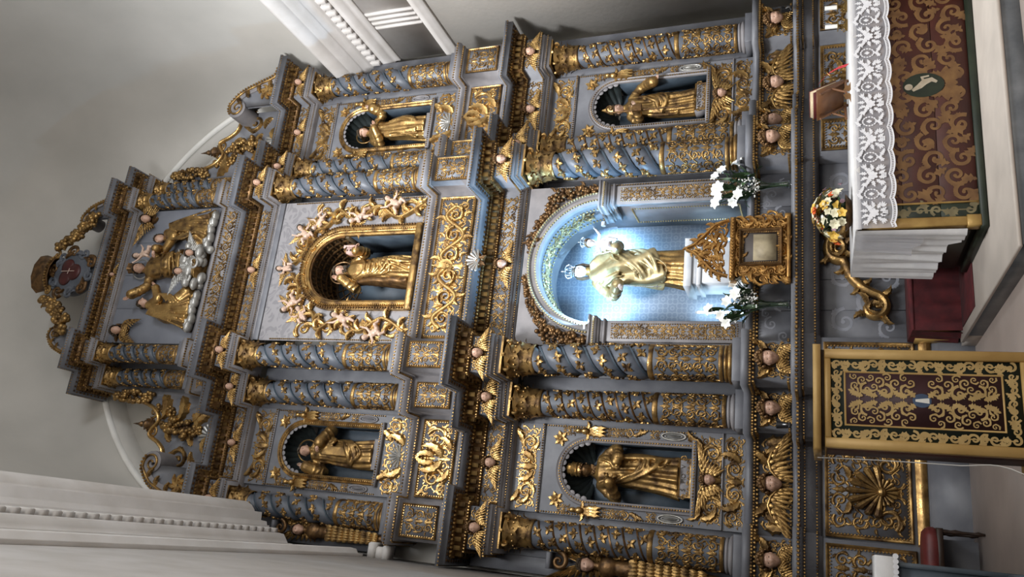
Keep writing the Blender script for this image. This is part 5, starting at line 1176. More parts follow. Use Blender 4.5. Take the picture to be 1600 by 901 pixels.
# --- relief of the top storey
def relief_panel():
    t = thing('relief_ground', 'plain pale blue board behind the carved Virgin group of the top storey', 'panel', (0, -.26, 10.95))
    TOPB = mat('pale_blue_board', (.18, .188, .215), (.15, .158, .185), rough=.55, scale=3)
    for k in range(4): obj('plank', MB().bbox(-1.21 + k * .605 + .002, -1.21 + (k + 1) * .605 - .002, 0, .02, 0, 1.92, .003), TOPB, t, smooth=False)
relief_panel()
def seated(x, y, z):
    """Virgin with Child on clouds, in high relief"""
    H = 1.45; t = thing('relief_virgin', 'gilded crowned Virgin with Child on silver clouds, top relief', 'carving', (x, y, z)); R = Robe(H, 41, .05, 1.15, 1.0, .5, 1.1); mb = R.build(); neck(mb, R, H)
    arm(mb, H, (.11 * H, -.02, .79 * H), (.22 * H, -.06, .68 * H), (.20 * H, -.18 * H, .62 * H)); arm(mb, H, (-.11 * H, -.02, .79 * H), (-.22 * H, -.06, .76 * H), (-.34 * H, -.12 * H, .88 * H), (.05, .05, .06))
    for k in range(7): R.ridge(mb, [(-.2, .66 - .05 * k, .03), (-1.1, .56 - .05 * k, .05), (-2.0, .52 - .05 * k, .05), (-2.8, .6 - .06 * k, .03)], .016, .014)
    mb.ball((.05, -.16, .45 * H), (.16, .12, .12)); obj('robe', remesh(mb, .014, 'relief_robe'), GOLD, t)
    o = put_head(t, (.02, -.06, .95 * H), .16 * H, SKIN, HAIR, 43, False, 20, -.1, .1); obj('crown', MB().lathe([(.085, 0), (.09, .02), (.075, .05), (.10, .12), (.06, .14), (.001, .15)], 16, fn=lambda r, a, z: r * (1 + .12 * np.sin(6 * a))), GOLDD, o, (0, .01, .07)); halo(o, (0, .07, .02), .17, SILV)
    put_hand(t, (-.34 * H, -.13 * H, .88 * H), .12 * H, SKIN, (0, PI + .7, 0)); put_hand(t, (.18 * H, -.2 * H, .62 * H), .11 * H, SKIN, (0, 0, PI))
    cl = MB(); r = random.Random(2)
    for k in range(26): cl.ball((r.uniform(-.33, .36), r.uniform(-.22, -.02), r.uniform(-.06, .34)), (r.uniform(.07, .13), .07, r.uniform(.05, .10)), 10, 7)
    for k in range(6): cl.put(volute_mb(.09, 1.2, .3, leaves=False), (r.uniform(-.3, .3), -.22, r.uniform(0, .3)), r.uniform(0, 6))
    obj('clouds', cl, SILV, t)
    for x_, z_ in ((.20, .16), (-.12, .30)): cherub(t, (x_, -.20, z_), .15, SKIN, 'up', SILV, HAIR)
    c = thing('relief_child', 'naked Child on the arm of the relief Virgin, top storey', 'carving', (x + .24, y - .27, z + .62 * H)); c.scale = (.42, .42, .42); c.rotation_euler = (0, -.25, .3)
    b = bpy.data.objects.new('body', PUT[1]); COL.objects.link(b); b.parent = c; h = bpy.data.objects.new('hair', shared('putto_hair', lambda: MB().put(HAIRC, sc=.29), HAIR)); COL.objects.link(h); h.parent = b; h.location = (0, -.02, .86)
seated(.06, -.34, 11.02)
def kneeler(x, y, z, s, lab):
    """kneeling robed saint in profile, facing the middle (+x for s=-1)"""
    H = 1.2; t = thing('kneeling_saint', lab, 'carving', (x, y, z)); mb = MB()
    T = np.array([0, .10, .25, .40, .55, .70, .80, .88, .94, 1.0]); CX = np.array([-.02, .0, .03, .0, -.04, .0, .04, .07, .10, .12]); RX = np.array([.34, .32, .26, .21, .17, .155, .15, .12, .07, .05]); RY = np.array([.13, .15, .16, .16, .14, .14, .13, .10, .06, .05])
    ph = np.arange(64) * 2 * PI / 64; G = []
    for tt in np.linspace(0, 1, 40):
        cx_, rx, ry = np.interp(tt, T, CX), np.interp(tt, T, RX), np.interp(tt, T, RY); A = .22 * max(0, 1 - tt / .9) ** .6 + .03
        k = 1 + A * (.6 * np.abs(np.sin(4.5 * ph + 1.3 * s + 2.2 * tt)) + .4 * np.abs(np.sin(8.5 * ph + 2 * tt + s)) - .5); G.append(np.stack([cx_ + rx * k * np.cos(ph), ry * k * np.sin(ph), np.full(64, tt * 1.02)], 1))
    G = np.array(G); mb.grid(G, closev=True); mb.add(G[0], [tuple(range(64))]); mb.add(G[-1], [tuple(range(64))])
    capsule(mb, [(.12, -.06, .34), (.30, -.07, .16)], [.13, .11], 12); capsule(mb, [(.06, -.10, .86), (.15, -.17, .64)], [.085, .08], 10); capsule(mb, [(.15, -.17, .64), (.36, -.13, .80)], [.08, .07], 10)
    for k in range(6): a = k / 5; P = curve3([(-.10 + .10 * a, -.15, .86 - .05 * a), (-.18 + .22 * a, -.17, .52), (-.26 + .34 * a, -.16, .22), (-.33 + .5 * a, -.13, .01)], 12); mb.tube(P, np.linspace(.016, .032, 12) * (.7 + .5 * (k % 3) / 2), 7)
    for k in range(4): P = curve3([(.20, -.20, .74 - .03 * k), (.22, -.22, .56 - .06 * k), (.10, -.20, .42 - .07 * k)], 8); mb.tube(P, .02, 6)
    if s > 0: m2 = MB().put(mb, mirror=True)
    else: m2 = mb
    obj('robe', remesh(m2, .014, 'kneeler_robe'), GOLDB if s < 0 else GOLD, t)
    put_head(t, (-s * .12, -.03, 1.10), .20, SKIN, HAIR, 51 + s, False, 30, -s * 1.0, -.15)
    put_hand(t, (-s * .37, -.13, .82), .13, SKIN, (0, -.6 if s < 0 else PI + .6, 0))
    cl = MB(); rr_ = random.Random(9)
    for k in range(9): cl.ball((rr_.uniform(-.3, .3), -.06, rr_.uniform(-.06, .04)), (.1, .08, .06), 9, 6)
    obj('cloud', cl, SILV, t)
kneeler(-.66, -.32, 11.06, -1, 'gilded saint kneeling on a cloud beside the relief Virgin, lectern side')
kneeler(.76, -.32, 11.06, 1, 'gilded saint kneeling on a cloud beside the relief Virgin, altar candle side')
for s in (-1, 1):
    t = thing('winged_cherub', 'winged cherub head in the upper corner of the top relief, ' + place(s), 'carving', (s * 1.02, -.27, 12.58)); cherub(t, (0, -.05, 0), .19, SKIN, 'down' if s < 0 else 'up', GOLD, HAIR)
    mb = MB()
    for k in range(6): mb.put(LEAFC, (0, 0, 0), k * 1.05, .22)
    obj('drapery', mb, GOLDD, t)
# --- herms on the flanks
def herm(s, z, sc, lab):
    t = thing('winged_herm', lab, 'carving', (s * 3.84, .02, z)); t.scale = (sc, sc, sc); mb = MB()
    mb.ball((0, -.03, .98), (.13, .09, .13), 12, 8); mb.ball((0, -.02, .82), (.10, .08, .12), 12, 8); capsule(mb, [(0, 0, 1.06), (0, -.03, 1.16)], [.05, .045]); capsule(mb, [(0, 0, .75), (0, 0, -.35)], [.11, .05], 12)
    obj('torso', remesh(mb, .018, 'herm_torso'), GOLDD, t); put_head(t, (0, -.05, 1.26), .22, SKIN, HAIR, 61, False, 30, s * .3, .05)
    fe = MB()
    for j in range(9):
        for k in range(5): fe.put(FEATH, ((k - 2) * .045 * (1 - j * .05), -.10 + .004 * j, .74 - j * .10), -PI / 2, (.16, .2, .20))
    obj('feather_body', fe, GOLD, t, kind='stuff')
    for q in (-1, 1): o = obj('wing', MB().put(WING, sc=.42), GOLD, t, (q * .03, .04, 1.06)); o.rotation_euler = (0, -q * 1.5, 0); o.scale = (q * 1.2, 1, .5)
    obj('console', MB().put(volute_mb(.12, 1.3, .3, leaves=False)), GOLDD, t, (0, -.03, 1.62)); obj('cap_block', MB().bbox(-.10, .10, -.08, .1, 1.72, 1.78, .01), BLUE, t, smooth=False)
for s in (-1,):
    herm(s, 2.95, 1.0, 'gilded winged herm beside the outermost lower column'); herm(s, 7.35, .9, 'gilded winged herm beside the outermost upper column')
for s in (-1, 1):
    for z0_, z1_, nm in ((2.34, 5.85, 'lower'), (7.0, 9.7, 'upper')):
        o = obj('side_board', MB().bbox(s * 3.93 - .10, s * 3.93 + .10, .17, .2, z0_, z1_, .005), BLUE, None, smooth=False); tag(o, 'plain blue-grey side board outside the outermost %s column, ' % nm + place(s), 'board')
# ------------------------------------------------------------------ backing boards between the columns
def backing(name, lab, x0, x1, z0, z1, y, n):
    t = thing(name, lab, 'boarding', (0, y, z0))
    for s in (-1, 1):
        for k in range(n):
            a = x0 + (x1 - x0) * k / n; b = x0 + (x1 - x0) * (k + 1) / n
            obj('plank', MB().bbox(min(s * a, s * b) + .002, max(s * a, s * b) - .002, 0, .02, 0, z1 - z0, .004), BLUE, t, smooth=False)
backing('back_boarding', 'blue-grey boards seen between the lower outermost columns and their niches', 3.273, 3.83, 2.34, 5.34, .16, 2)
backing('back_boarding', 'blue-grey boards seen between the upper outermost columns and their niches', 3.273, 3.83, 6.985, 9.72, .16, 2)
backing('back_boarding', 'blue-grey boards behind the paired lower columns', 1.15, 2.117, 2.34, 5.34, .10, 3)
backing('back_boarding', 'blue-grey boards behind the paired upper columns', 1.15, 2.117, 6.985, 9.72, .12, 3)
backing('back_boarding', 'blue-grey boards behind the short top columns', 1.21, 1.95, 11.0, 12.84, .10, 2)
# ------------------------------------------------------------------ pedestal zone of the top storey
P3b = plan3(-.16, -.45, -.29); t = thing('top_pedestal_band', 'gilded pedestal band between upper entablature and top relief', 'pedestal', (0, 0, 10.36))
obj('body', rz(sweep(P3b, [(0, 10.36), (0, 10.84), (.03, 10.86), (.05, 10.90), (.05, 10.95), (.02, 10.97), (.02, 11.0), (-.3, 11.0)]), 10.36), LILAC, t, smooth=False)
obj('gold_moulding', rz(sweep(P3b, [(.005, 10.50), (.03, 10.52), (.035, 10.56), (.01, 10.58)]), 10.36), GOLD, t); beads(t, P3b, .04, 10.87 - 10.36, .04, .018); beads(t, P3b, .03, 10.62 - 10.36, .04, .015)
obj('relief', MB().put(rinceau(2.3, .20, 6)), GOLD, t, (0, -.292, .38))
for s in (-1, 1): obj('relief', MB().put(scrollpanel(.28, .24)), GOLD, t, (s * 1.395, -.452, .36)); obj('relief', MB().put(scrollpanel(.28, .24)), GOLD, t, (s * 1.76, -.162, .36))
# ------------------------------------------------------------------ carved wings of the top storey
def prism(outline, d, y0=0):
    P = np.array(outline, float); n = len(P); mb = MB(); F = np.concatenate([np.stack([P[:, 0], np.full(n, y), P[:, 1]], 1) for y in (y0, y0 + d)])
    mb.add(F, [tuple(range(n))], [tuple(range(2 * n - 1, n - 1, -1))], [(i, (i + 1) % n, n + (i + 1) % n, n + i) for i in range(n)]); return mb
def wing_panel(s):
    t = thing('scroll_wing', 'blue and gold carved scroll wing with grapes and finial above the bay, ' + place(s), 'carving', (0, .06, 10.36))
    pts = [(1.95, 0), (1.95, 2.30), (2.06, 2.34), (2.12, 2.15), (2.13, 1.85), (2.16, 1.60), (2.26, 1.36), (2.42, 1.24), (2.56, 1.34), (2.68, 1.36), (2.78, 1.16), (2.90, 1.02), (3.06, .98), (3.20, .86), (3.24, .66), (3.22, 0)]
    C = curve3([(a, 0, b) for a, b in pts[2:-1]], 60)[:, [0, 2]]; out = pts[:2] + [tuple(p) for p in C] + [pts[-1]]
    def m(mb): return MB().put(mb, mirror=s < 0)
    obj('board', m(prism(out, .06)), BLUE, t, smooth=False); obj('gilt_edge', m(MB().ptube(C, .032, .02, 1.3, 6)), GOLDB, t)
    obj('volute', m(MB().put(VOLU, (3.02, 0, .66), 1.2, (.20, .28, .20))), GOLD, t); obj('volute', m(MB().put(volute_mb(.09, 1.4, .25, leaves=False), (2.30, 0, 1.40))), GOLD, t); obj('volute', m(MB().put(volute_mb(.09, 1.4, .25, 1, PI, leaves=False), (2.62, 0, 1.32))), GOLD, t)
    f = MB(); f.lathe([(.02, 1.30), (.06, 1.34), (.05, 1.40), (.09, 1.46), (.07, 1.52), (.03, 1.56), (.05, 1.60), (.02, 1.68), (.002, 1.80)], 14)
    for k in range(8): f.put(LEAFC, (0, -.01, 1.42), k * PI / 4, .15)
    obj('finial', MB().put(f, (s * 2.50, 0, 0)), GOLDD, t)
    g = garland_mb([(2.50, 0, 1.16, .03), (2.50, 0, .95, .09), (2.52, 0, .72, .15), (2.54, 0, .50, .12), (2.56, 0, .34, .05)], 120, .040, 8, .08); obj('grape_cluster', m(g), GOLD, t)
    g = garland_mb([(2.06, 0, 2.30, .05), (2.06, 0, 2.05, .09), (2.06, 0, 1.75, .10), (2.05, 0, 1.5, .07)], 90, .036, 4, .1); obj('grape_cluster', m(g), GOLD, t)
    g = garland_mb([(2.2, 0, 1.3, .06), (2.3, 0, 1.0, .07), (2.48, 0, .9, .05)], 50, .032, 6, .35); obj('fruit_string', m(g), GOLD, t)
    sh = MB().put(SHELL, (0, 0, 0), 0, .22); obj('shell', m(MB().put(sh, (2.62, 0, .12))), SILV, t)
    l = MB()
    for x, z, a, L in ((2.02, 1.3, -1.2, .5), (2.02, .9, -1.0, .5), (2.05, .5, -.8, .45), (2.2, .25, .2, .4), (2.9, .2, 2.6, .35), (2.8, .45, 2.2, .3), (3.1, .3, 1.8, .3), (2.75, .9, 2.0, .3), (2.3, .6, -1.4, .4)): l.put(LEAFC, (x, 0, z), a, L)
    obj('leaves', m(l), GOLDB, t)
    obj('base_moulding', MB().bbox(min(s * 1.95, s * 3.24), max(s * 1.95, s * 3.24), -.10, .06, 0, .09, .02), LILAC, t, smooth=False); obj('bead_border', beadline(MB(), [(s * 1.95, -.10, .075), (s * 3.24, -.10, .075)], .04, .018), GOLD, t, kind='stuff')
def raking(s, name, lab, x0, z0, x1, z1, R, y, d, w, inner=True):
    """broken-pediment scroll: rises from the outer foot (x0,z0) to the volute centre (x1,z1)"""
    t = thing(name, lab, 'pediment', (0, y, z0)); dz = z1 - z0
    C = np.concatenate([curve3([(x0, 0, .03), (x0 - (x0 - x1) * .25, 0, dz * .12), (x0 - (x0 - x1) * .42, 0, dz * .52), (x0 - (x0 - x1) * .62, 0, dz * .95), (x1 + R * .3, 0, dz + R)], 26)[:, [0, 2]], spiral(R, 1.2, 1.5, 1, 26, .15) + np.array([x1, dz])])
    def m(mb): return MB().put(mb, mirror=s < 0)
    rib = MB()
    for off, hh in ((0, 0),):
        T = np.gradient(C, axis=0); T /= np.linalg.norm(T, axis=1)[:, None]; N = np.stack([-T[:, 1], T[:, 0]], 1); k = np.linspace(1, .35, len(C))[:, None] * w
        A, B = C + N * k * .5, C - N * k * .5; G = np.zeros((5, len(C), 3))
        for i, (Q, yy) in enumerate(((A, d), (A, 0), (C, -.02), (B, 0), (B, d))): G[i, :, 0] = Q[:, 0]; G[i, :, 2] = Q[:, 1]; G[i, :, 1] = yy
        rib.grid(G)
    obj('scroll_band', m(rib), LILAC, t); obj('gilt_edge', m(MB().put(MB().ptube(C, np.linspace(.024, .012, len(C)), .01, 1, 5), (0, -.015, 0))), GOLD, t)
    bd = beadline(MB(), [(p[0], -.02, p[1]) for p in (C - N * k * .32)[:30]], .055, .022); obj('bead_border', m(bd), GOLDB, t, kind='stuff')
    fill = [(x0 - .02, 0)] + [tuple(p) for p in C[:24]] + [(x1 + .02, dz - R * .3), (x1 + .02, 0)]; obj('fill_board', m(prism(fill, .06, .03)), BLUE, t, smooth=False)
    fl = MB()
    for j in range(7): fl.put(LEAFC, ((x0 + x1) / 2 - .08, 0, dz * .28), j * .9, .17 * (w / .16))
    obj('leaf_rosette', MB().put(fl, (0, .02, 0), mirror=s < 0), GOLDB, t)
    l = MB()
    for j in range(4, 24, 4): l.put(LEAFC, (C[j, 0], -.01, C[j, 1]), math.atan2(*(T[j][::-1])) + .6, .17 * (w / .16))
    obj('leaves', m(l), GOLD, t); obj('base_moulding', MB().bbox(min(s * x0, s * (x1 - .02)), max(s * x0, s * (x1 - .02)), -.04, d, -.0, .07, .015), LILAC, t, smooth=False)
for s in (-1, 1):
    wing_panel(s)
    raking(s, 'broken_pediment', 'bulging broken-pediment scroll over the outermost upper column, ' + place(s), 3.86, 10.36, 3.13, 11.16, .17, -.32, .42, .20)
    raking(s, 'crest_scroll', 'small white-edged crest scroll on the topmost cornice, ' + place(s), 1.66, 13.37, 1.08, 14.02, .13, -.36, .30, .12)
# ------------------------------------------------------------------ cartouche with the red heart
t = thing('cartouche', 'blue-grey scrolled cartouche with a red three-lobed heart and crown', 'cartouche', (.03, -.36, 13.37))
HRT = mat('red_painted_wood', (.062, .010, .009), (.035, .006, .006), rough=.45, scale=7)
zc = .62; mb = MB(); n = 40; a = np.arange(n) * 2 * PI / n
G = np.zeros((5, n, 3))
for i, (k, y_) in enumerate(((1, .12), (1, .0), (.93, -.04), (.6, -.06), (0.001, -.07))): G[i, :, 0] = k * .40 * np.cos(a); G[i, :, 2] = zc + k * .46 * np.sin(a); G[i, :, 1] = y_
obj('shield', mb.grid(G, closev=True), BLUEC, t)
for k in range(10):
    x = k * 2 * PI / 10 + .15; v = MB().put(volute_mb(.13, 1.3, .3, 1 if k % 2 else -1, x + (PI / 2), leaves=False), (.40 * math.cos(x), -.04, zc + .46 * math.sin(x))); v.put(LEAFC, (.36 * math.cos(x), -.06, zc + .42 * math.sin(x)), x + 1.2, .2); obj('edge_scroll', v, BLUEC if k % 2 else GOLDD, t)
for x, z_, r_ in ((-.105, .09, .145), (.105, .09, .145), (0, -.09, .155)): obj('heart_lobe', MB().ball((x, -.065, zc + z_), (r_, .05, r_), 20, 12), HRT, t)
LINE = mat('pale_painted_line', (.55, .42, .36), rough=.5)
obj('thin_line', MB().tube([(.0, -.125, zc - .16), (.0, -.125, zc + .16)], .006, 5), LINE, t); obj('thin_line', MB().tube([(-.05, -.123, zc - .01), (.05, -.123, zc - .03)], .006, 5), LINE, t)
cr_ = MB().lathe([(.30, 1.06), (.33, 1.10), (.30, 1.16), (.34, 1.30), (.37, 1.42), (.30, 1.47), (.12, 1.50), (.001, 1.50)], 10, fn=lambda r, a_, z_: r * (1 + .06 * np.sin(5 * a_))); o = obj('crown', MB().put(cr_, sc=(1, .55, 1)), GOLDD, t)
for q in (-1, 1): obj('crown_curl', MB().put(volute_mb(.085, 1.3, .35, leaves=False), (q * .34, -.05, 1.08)), GOLD, t)
obj('crown_beads', beadline(MB(), [(.33 * math.cos(x), .18 * math.sin(x), 1.11) for x in np.linspace(PI, 2 * PI, 20)], .05, .028), GOLD, t, kind='stuff')
for s in (-1, 1):
    g = garland_mb([(s * .48, -.05, 1.10, .05), (s * .60, -.06, .86, .08), (s * .74, -.06, .62, .10), (s * .90, -.05, .46, .11), (s * 1.04, -.02, .42, .09), (s * 1.10, 0, .56, .05)], 150, .046, 12 + s, .12)
    o = obj('fruit_swag', g, GOLD, None, (.03, -.36, 13.37)); tag(o, 'gilded swag of fruit hanging beside the heart cartouche, ' + place(s), 'garland')
# carved mask over the middle of the lower cornice
t = thing('mask_keystone', 'silvered shell mask on the lower cornice above the niche arch', 'carving', (0, -.58, 5.93)); obj('shell', MB().put(SHELL, (0, 0, 0), 0, .17), SILV, t); obj('leaves', MB().put(ROS, (0, .02, .02), 0, .15), GOLDD, t)
# ------------------------------------------------------------------ platform and altar
MARB = mat('grey_veined_marble', (.10, .11, .12), (.22, .23, .24), rough=.35, scale=3.5, detail=9, lo=.42, hi=.75)
LIME = mat('pale_step_stone', (.56, .50, .44), (.47, .42, .37), rough=.5, scale=2.5, detail=7)
t = thing('altar_platform', 'low marble platform with pale top and grey veined riser under the altar', 'platform', (0, 0, 0))
obj('riser', MB().bbox(-1.24, 4.1, -3.86, -1.40, 0, .135, .004), MARB, t, smooth=False); obj('top_slab', MB().bbox(-1.26, 4.1, -3.88, -1.20, .135, .165, .008), LIME, t, smooth=False); obj('back_block', MB().bbox(-1.24, -.6, -1.395, -1.0, 0, .13, .004), LIME, t, smooth=False)
GILTW = mat('worn_gilt_wood', (.42, .27, .085), (.28, .165, .05), rough=.4, metal=.35, scale=6, bump=.06)
MAROON = mat('painted_maroon', (.062, .016, .010), (.038, .010, .007), rough=.5, scale=5)
OCHRE = mat('painted_ochre_gold', (.19, .10, .036), (.12, .058, .023), rough=.5, metal=.0, scale=9)
GREEN = mat('painted_dark_green', (.022, .030, .017), (.012, .018, .011), rough=.5, scale=6)
OLIVE = mat('painted_olive_gold', (.20, .165, .085), (.13, .105, .055), rough=.5, scale=10)
DWOOD = mat('dark_altar_wood', (.022, .018, .013), (.04, .032, .022), rough=.55, scale=7)
AX0, AX1, AY0, AY1, AZ0, AZ1 = -.72, 2.06, -2.99, -1.86, .165, 1.17
t = thing('altar_table', 'wooden altar with maroon painted arabesque front and worn gilt corner posts', 'altar', (0, AY0, AZ0)); hA = AZ1 - AZ0
obj('body', MB().box(AX0 + .04, AX1 - .04, .05, AY1 - AY0, .05, hA - .03), DWOOD, t, smooth=False)
obj('table_top', MB().bbox(AX0 - .01, AX1 + .01, -.03, AY1 - AY0 + .05, hA - .03, hA, .006), DWOOD, t, smooth=False)
obj('foot_moulding', MB().bbox(AX0 - .02, AX1 + .02, -.03, AY1 - AY0, 0, .06, .015), GREEN, t, smooth=False)
for k in range(3):
    z0_, z1_ = .06 + k * .29, .06 + (k + 1) * .29; obj('front_board', MB().bbox(AX0 + .22, AX1 - .22, .012, .045, z0_ + .002, z1_ - .002, .003), MAROON, t, smooth=False)
    for s, (a, b) in ((-1, (AX0 + .09, AX0 + .215)), (1, (AX1 - .215, AX1 - .09))): obj('border_board', MB().bbox(a, b, .012, .045, z0_ + .002, z1_ - .002, .003), GREEN, t, smooth=False)
for x in (AX0 + .215, AX1 - .23): obj('gilt_strip', MB().bbox(x, x + .016, .004, .04, .06, hA - .05, .003), GILTW, t, smooth=False)
for x in (AX0, AX1 - .085): obj('corner_post', MB().bbox(x, x + .085, -.01, .06, .05, hA - .03, .008), GILTW, t, smooth=False); obj('corner_foot', MB().bbox(x - .01, x + .095, -.025, .07, .05, .16, .01), GILTW, t, smooth=False)
obj('side_panel', MB().box(AX0 + .0, AX0 + .035, .12, AY1 - AY0 - .08, .12, hA - .08), DWOOD, t, smooth=False)
# painted arabesque
half = MB(); cx = (AX0 + AX1) / 2; W2 = (AX1 - AX0) / 2 - .24; rr = random.Random(11)
cols = 7; rows = 4
for i in range(cols):
    for j in range(rows):
        x = W2 * (i + .55) / cols; z = .08 + (hA - .16) * (j + .5) / rows + (.03 if i % 2 else -.03); d_ = 1 if (i + j) % 2 else -1; R = .098
        flatvol(half, x, z, R, (0 if d_ > 0 else PI) + rr.uniform(-.6, .6), d_, .0105, 1.25, .20)
        for k in range(1): flatleaf(half, x + rr.uniform(-.05, .05), z + rr.uniform(-.05, .05), rr.uniform(0, 6.28), rr.uniform(.12, .18), .0102, .55, rr.uniform(-1, 1))
for j in range(4): flatleaf(half, .05, .1 + j * .25, rr.uniform(0, 1.4), .26, .0103, .55, .8)
for s in (-1, 1): obj('painted_arabesque', MB().put(half, (cx, -.0015 if s < 0 else 0, 0), mirror=s < 0), OCHRE, t, smooth=False)
for s in (-1, 1):
    bb = MB(); flatribbon(bb, [(cx + s * ((AX1 - AX0) / 2 - .153), .09), (cx + s * ((AX1 - AX0) / 2 - .153), .92)], .006, .0108)
    for k in range(7): flatvol(bb, cx + s * ((AX1 - AX0) / 2 - .153), .13 + k * .125, .05, k * 1.4, 1 if k % 2 else -1, .0105, 1.2, .24); flatleaf(bb, cx + s * ((AX1 - AX0) / 2 - .153), .09 + k * .125, k * 2.1, .11, .0104, .5, .7)
    obj('border_arabesque', bb, OLIVE, t, smooth=False)
def ell(x, z, a, b, y, n=20): return MB().add([(x + a * math.cos(k * 2 * PI / n), y, z + b * math.sin(k * 2 * PI / n)) for k in range(n)], [tuple(range(n))])
obj('medallion', ell(cx, .43, .125, .17, .0060), GREEN, t, smooth=False)
PALE = mat('pale_painted_figure', (.42, .36, .27), (.34, .28, .2), rough=.5, scale=20); fg = MB(); flatribbon(fg, [(cx - .05, .52), (cx - .01, .46), (cx + .03, .42), (cx + .05, .36), (cx + .02, .32)], [.012, .026, .03, .022, .012], .0045); flatribbon(fg, [(cx + .03, .42), (cx + .08, .44), (cx + .09, .38)], [.014, .014, .008], .0042); fg.put(ell(cx - .01, .55, .032, .034, .0046)); obj('painted_figure', fg, PALE, t, smooth=False)
# --- altar cloths
LINEN = mat('white_linen', (.74, .73, .72), (.66, .65, .65), rough=.85, scale=9, bump=.08, bscale=25)
def tulle_mat():
    m = bpy.data.materials.new('lace_tulle'); m.use_nodes = True; nt = m.node_tree; b = nt.nodes['Principled BSDF']; b.inputs['Base Color'].default_value = (.62, .62, .66, 1); b.inputs['Roughness'].default_value = .9; b.inputs['Alpha'].default_value = .42; return m
TUL = tulle_mat(); LACE = mat('lace_thread', (.82, .82, .84), (.74, .74, .77), rough=.9, scale=30)
t = thing('altar_cloth', 'white altar cloth with deep flowered lace edge and hanging linen end', 'cloth', (0, AY0, AZ1))
obj('top_sheet', MB().bbox(AX0 - .025, AX1 + .025, -.045, AY1 - AY0 + .07, 0, .028, .008), LINEN, t, smooth=False)
obj('hem', MB().bbox(AX0 - .025, AX1 + .025, -.052, -.044, -.03, .026, .003), LINEN, t, smooth=False)
LH = .27; x = np.linspace(AX0 - .02, AX1 + .02, 340); G = np.zeros((2, 340, 3)); per = .232
yw = -.052 - .006 * (1 + np.sin(x * 9)); G[:, :, 0] = x; G[0, :, 1] = yw; G[1, :, 1] = yw - .004 * np.sin(x * 13); G[0, :, 2] = 0; G[1, :, 2] = -LH - .022 * np.abs(np.sin(PI * x / per)) ** .7; obj('tulle', MB().grid(G), TUL, t)
lm = MB(); yl = -.070
def petal_flower(mb, x, z, r, n, y):
    for k in range(n): a_ = 2 * PI * k / n; mb.put(ell(0, 0, r * .55, r * .36, 0), (x + r * .55 * math.cos(a_), y - k * 4e-5 - .0014, z + r * .55 * math.sin(a_)), a_)
edge = np.stack([x, -LH - .016 - .022 * np.abs(np.sin(PI * x / per)) ** .7], 1); flatribbon(lm, edge, .007, yl); flatribbon(lm, edge + np.array([0, .028]), .005, yl)
k_ = 0; xx = AX0 + .02
for i in range(0, 340, 2): lm.put(ell(0, 0, .005, .009, 0, 6), (x[i], yl, edge[i, 1] + .014))
while xx < AX1:
    big = k_ % 2 == 0
    if big:
        petal_flower(lm, xx + .10, -.13, .040, 6, yl); petal_flower(lm, xx + .145, -.10, .026, 5, yl); petal_flower(lm, xx + .065, -.10, .026, 5, yl)
        for a_ in np.linspace(0, 2 * PI, 11)[:-1]: flatleaf(lm, xx + .10 + .045 * math.cos(a_), -.13 + .045 * math.sin(a_), a_, .07, yl, .42, .5)
        for q in range(9): lm.put(ell(0, 0, .008, .008, 0, 7), (xx + .10 + (q % 3 - 1) * .015, yl, -.205 - (q // 3) * .014)); 
        for q in (-1, 1):
            for a_ in (.5, 1.0, 1.5): flatleaf(lm, xx + .10 + q * .07, -.07, PI / 2 - q * a_, .05, yl, .35, -q * .4); flatleaf(lm, xx + .10 + q * .055, -.19, -PI / 2 + q * a_ * .8, .055, yl, .4, q * .4)
    else:
        lm.put(ell(0, 0, .018, .026, 0, 4), (xx + .08, yl, -.115)); 
        for a_ in np.linspace(0, 2 * PI, 15)[:-1]: lm.put(ell(0, 0, .007, .011, 0, 6), (xx + .08 + .045 * math.cos(a_), yl, -.115 + .055 * math.sin(a_)), a_)
        for q in (-1, 1):
            for z_ in (-.03, -.21): petal_flower(lm, xx + .08 + q * .03, z_, .018, 5, yl); flatleaf(lm, xx + .08 + q * .03, z_, -q * .6, .06, yl, .4, .5); flatleaf(lm, xx + .08 + q * .03, z_, PI / 2 + q, .05, yl, .4, .5)
    xx += .20 if big else .16; k_ += 1
obj('lace_flowers', lm, LACE, t, smooth=False, kind='stuff')
# linen end hanging down the side, pleated
yy = np.linspace(-.03, AY1 - AY0 + .06, 60); zz = np.linspace(0, 1, 14); G = np.zeros((14, 60, 3))
for i, f in enumerate(zz):
    fold = .020 * np.sin(yy * 22) * f + .012 * np.sin(yy * 51 + 1) * f; G[i, :, 0] = AX0 - .03 - fold - .03 * f; G[i, :, 1] = yy + .02 * f * np.sin(yy * 5); G[i, :, 2] = .02 - f * (.76 + .10 * (yy < .25) - .03 * yy)
obj('side_drop', MB().grid(G), LINEN, t)
G2 = G[:, 2:22].copy(); G2[:, :, 0] -= .02; G2[:, :, 2] *= .62; obj('lace_corner', MB().grid(G2), TUL, t)
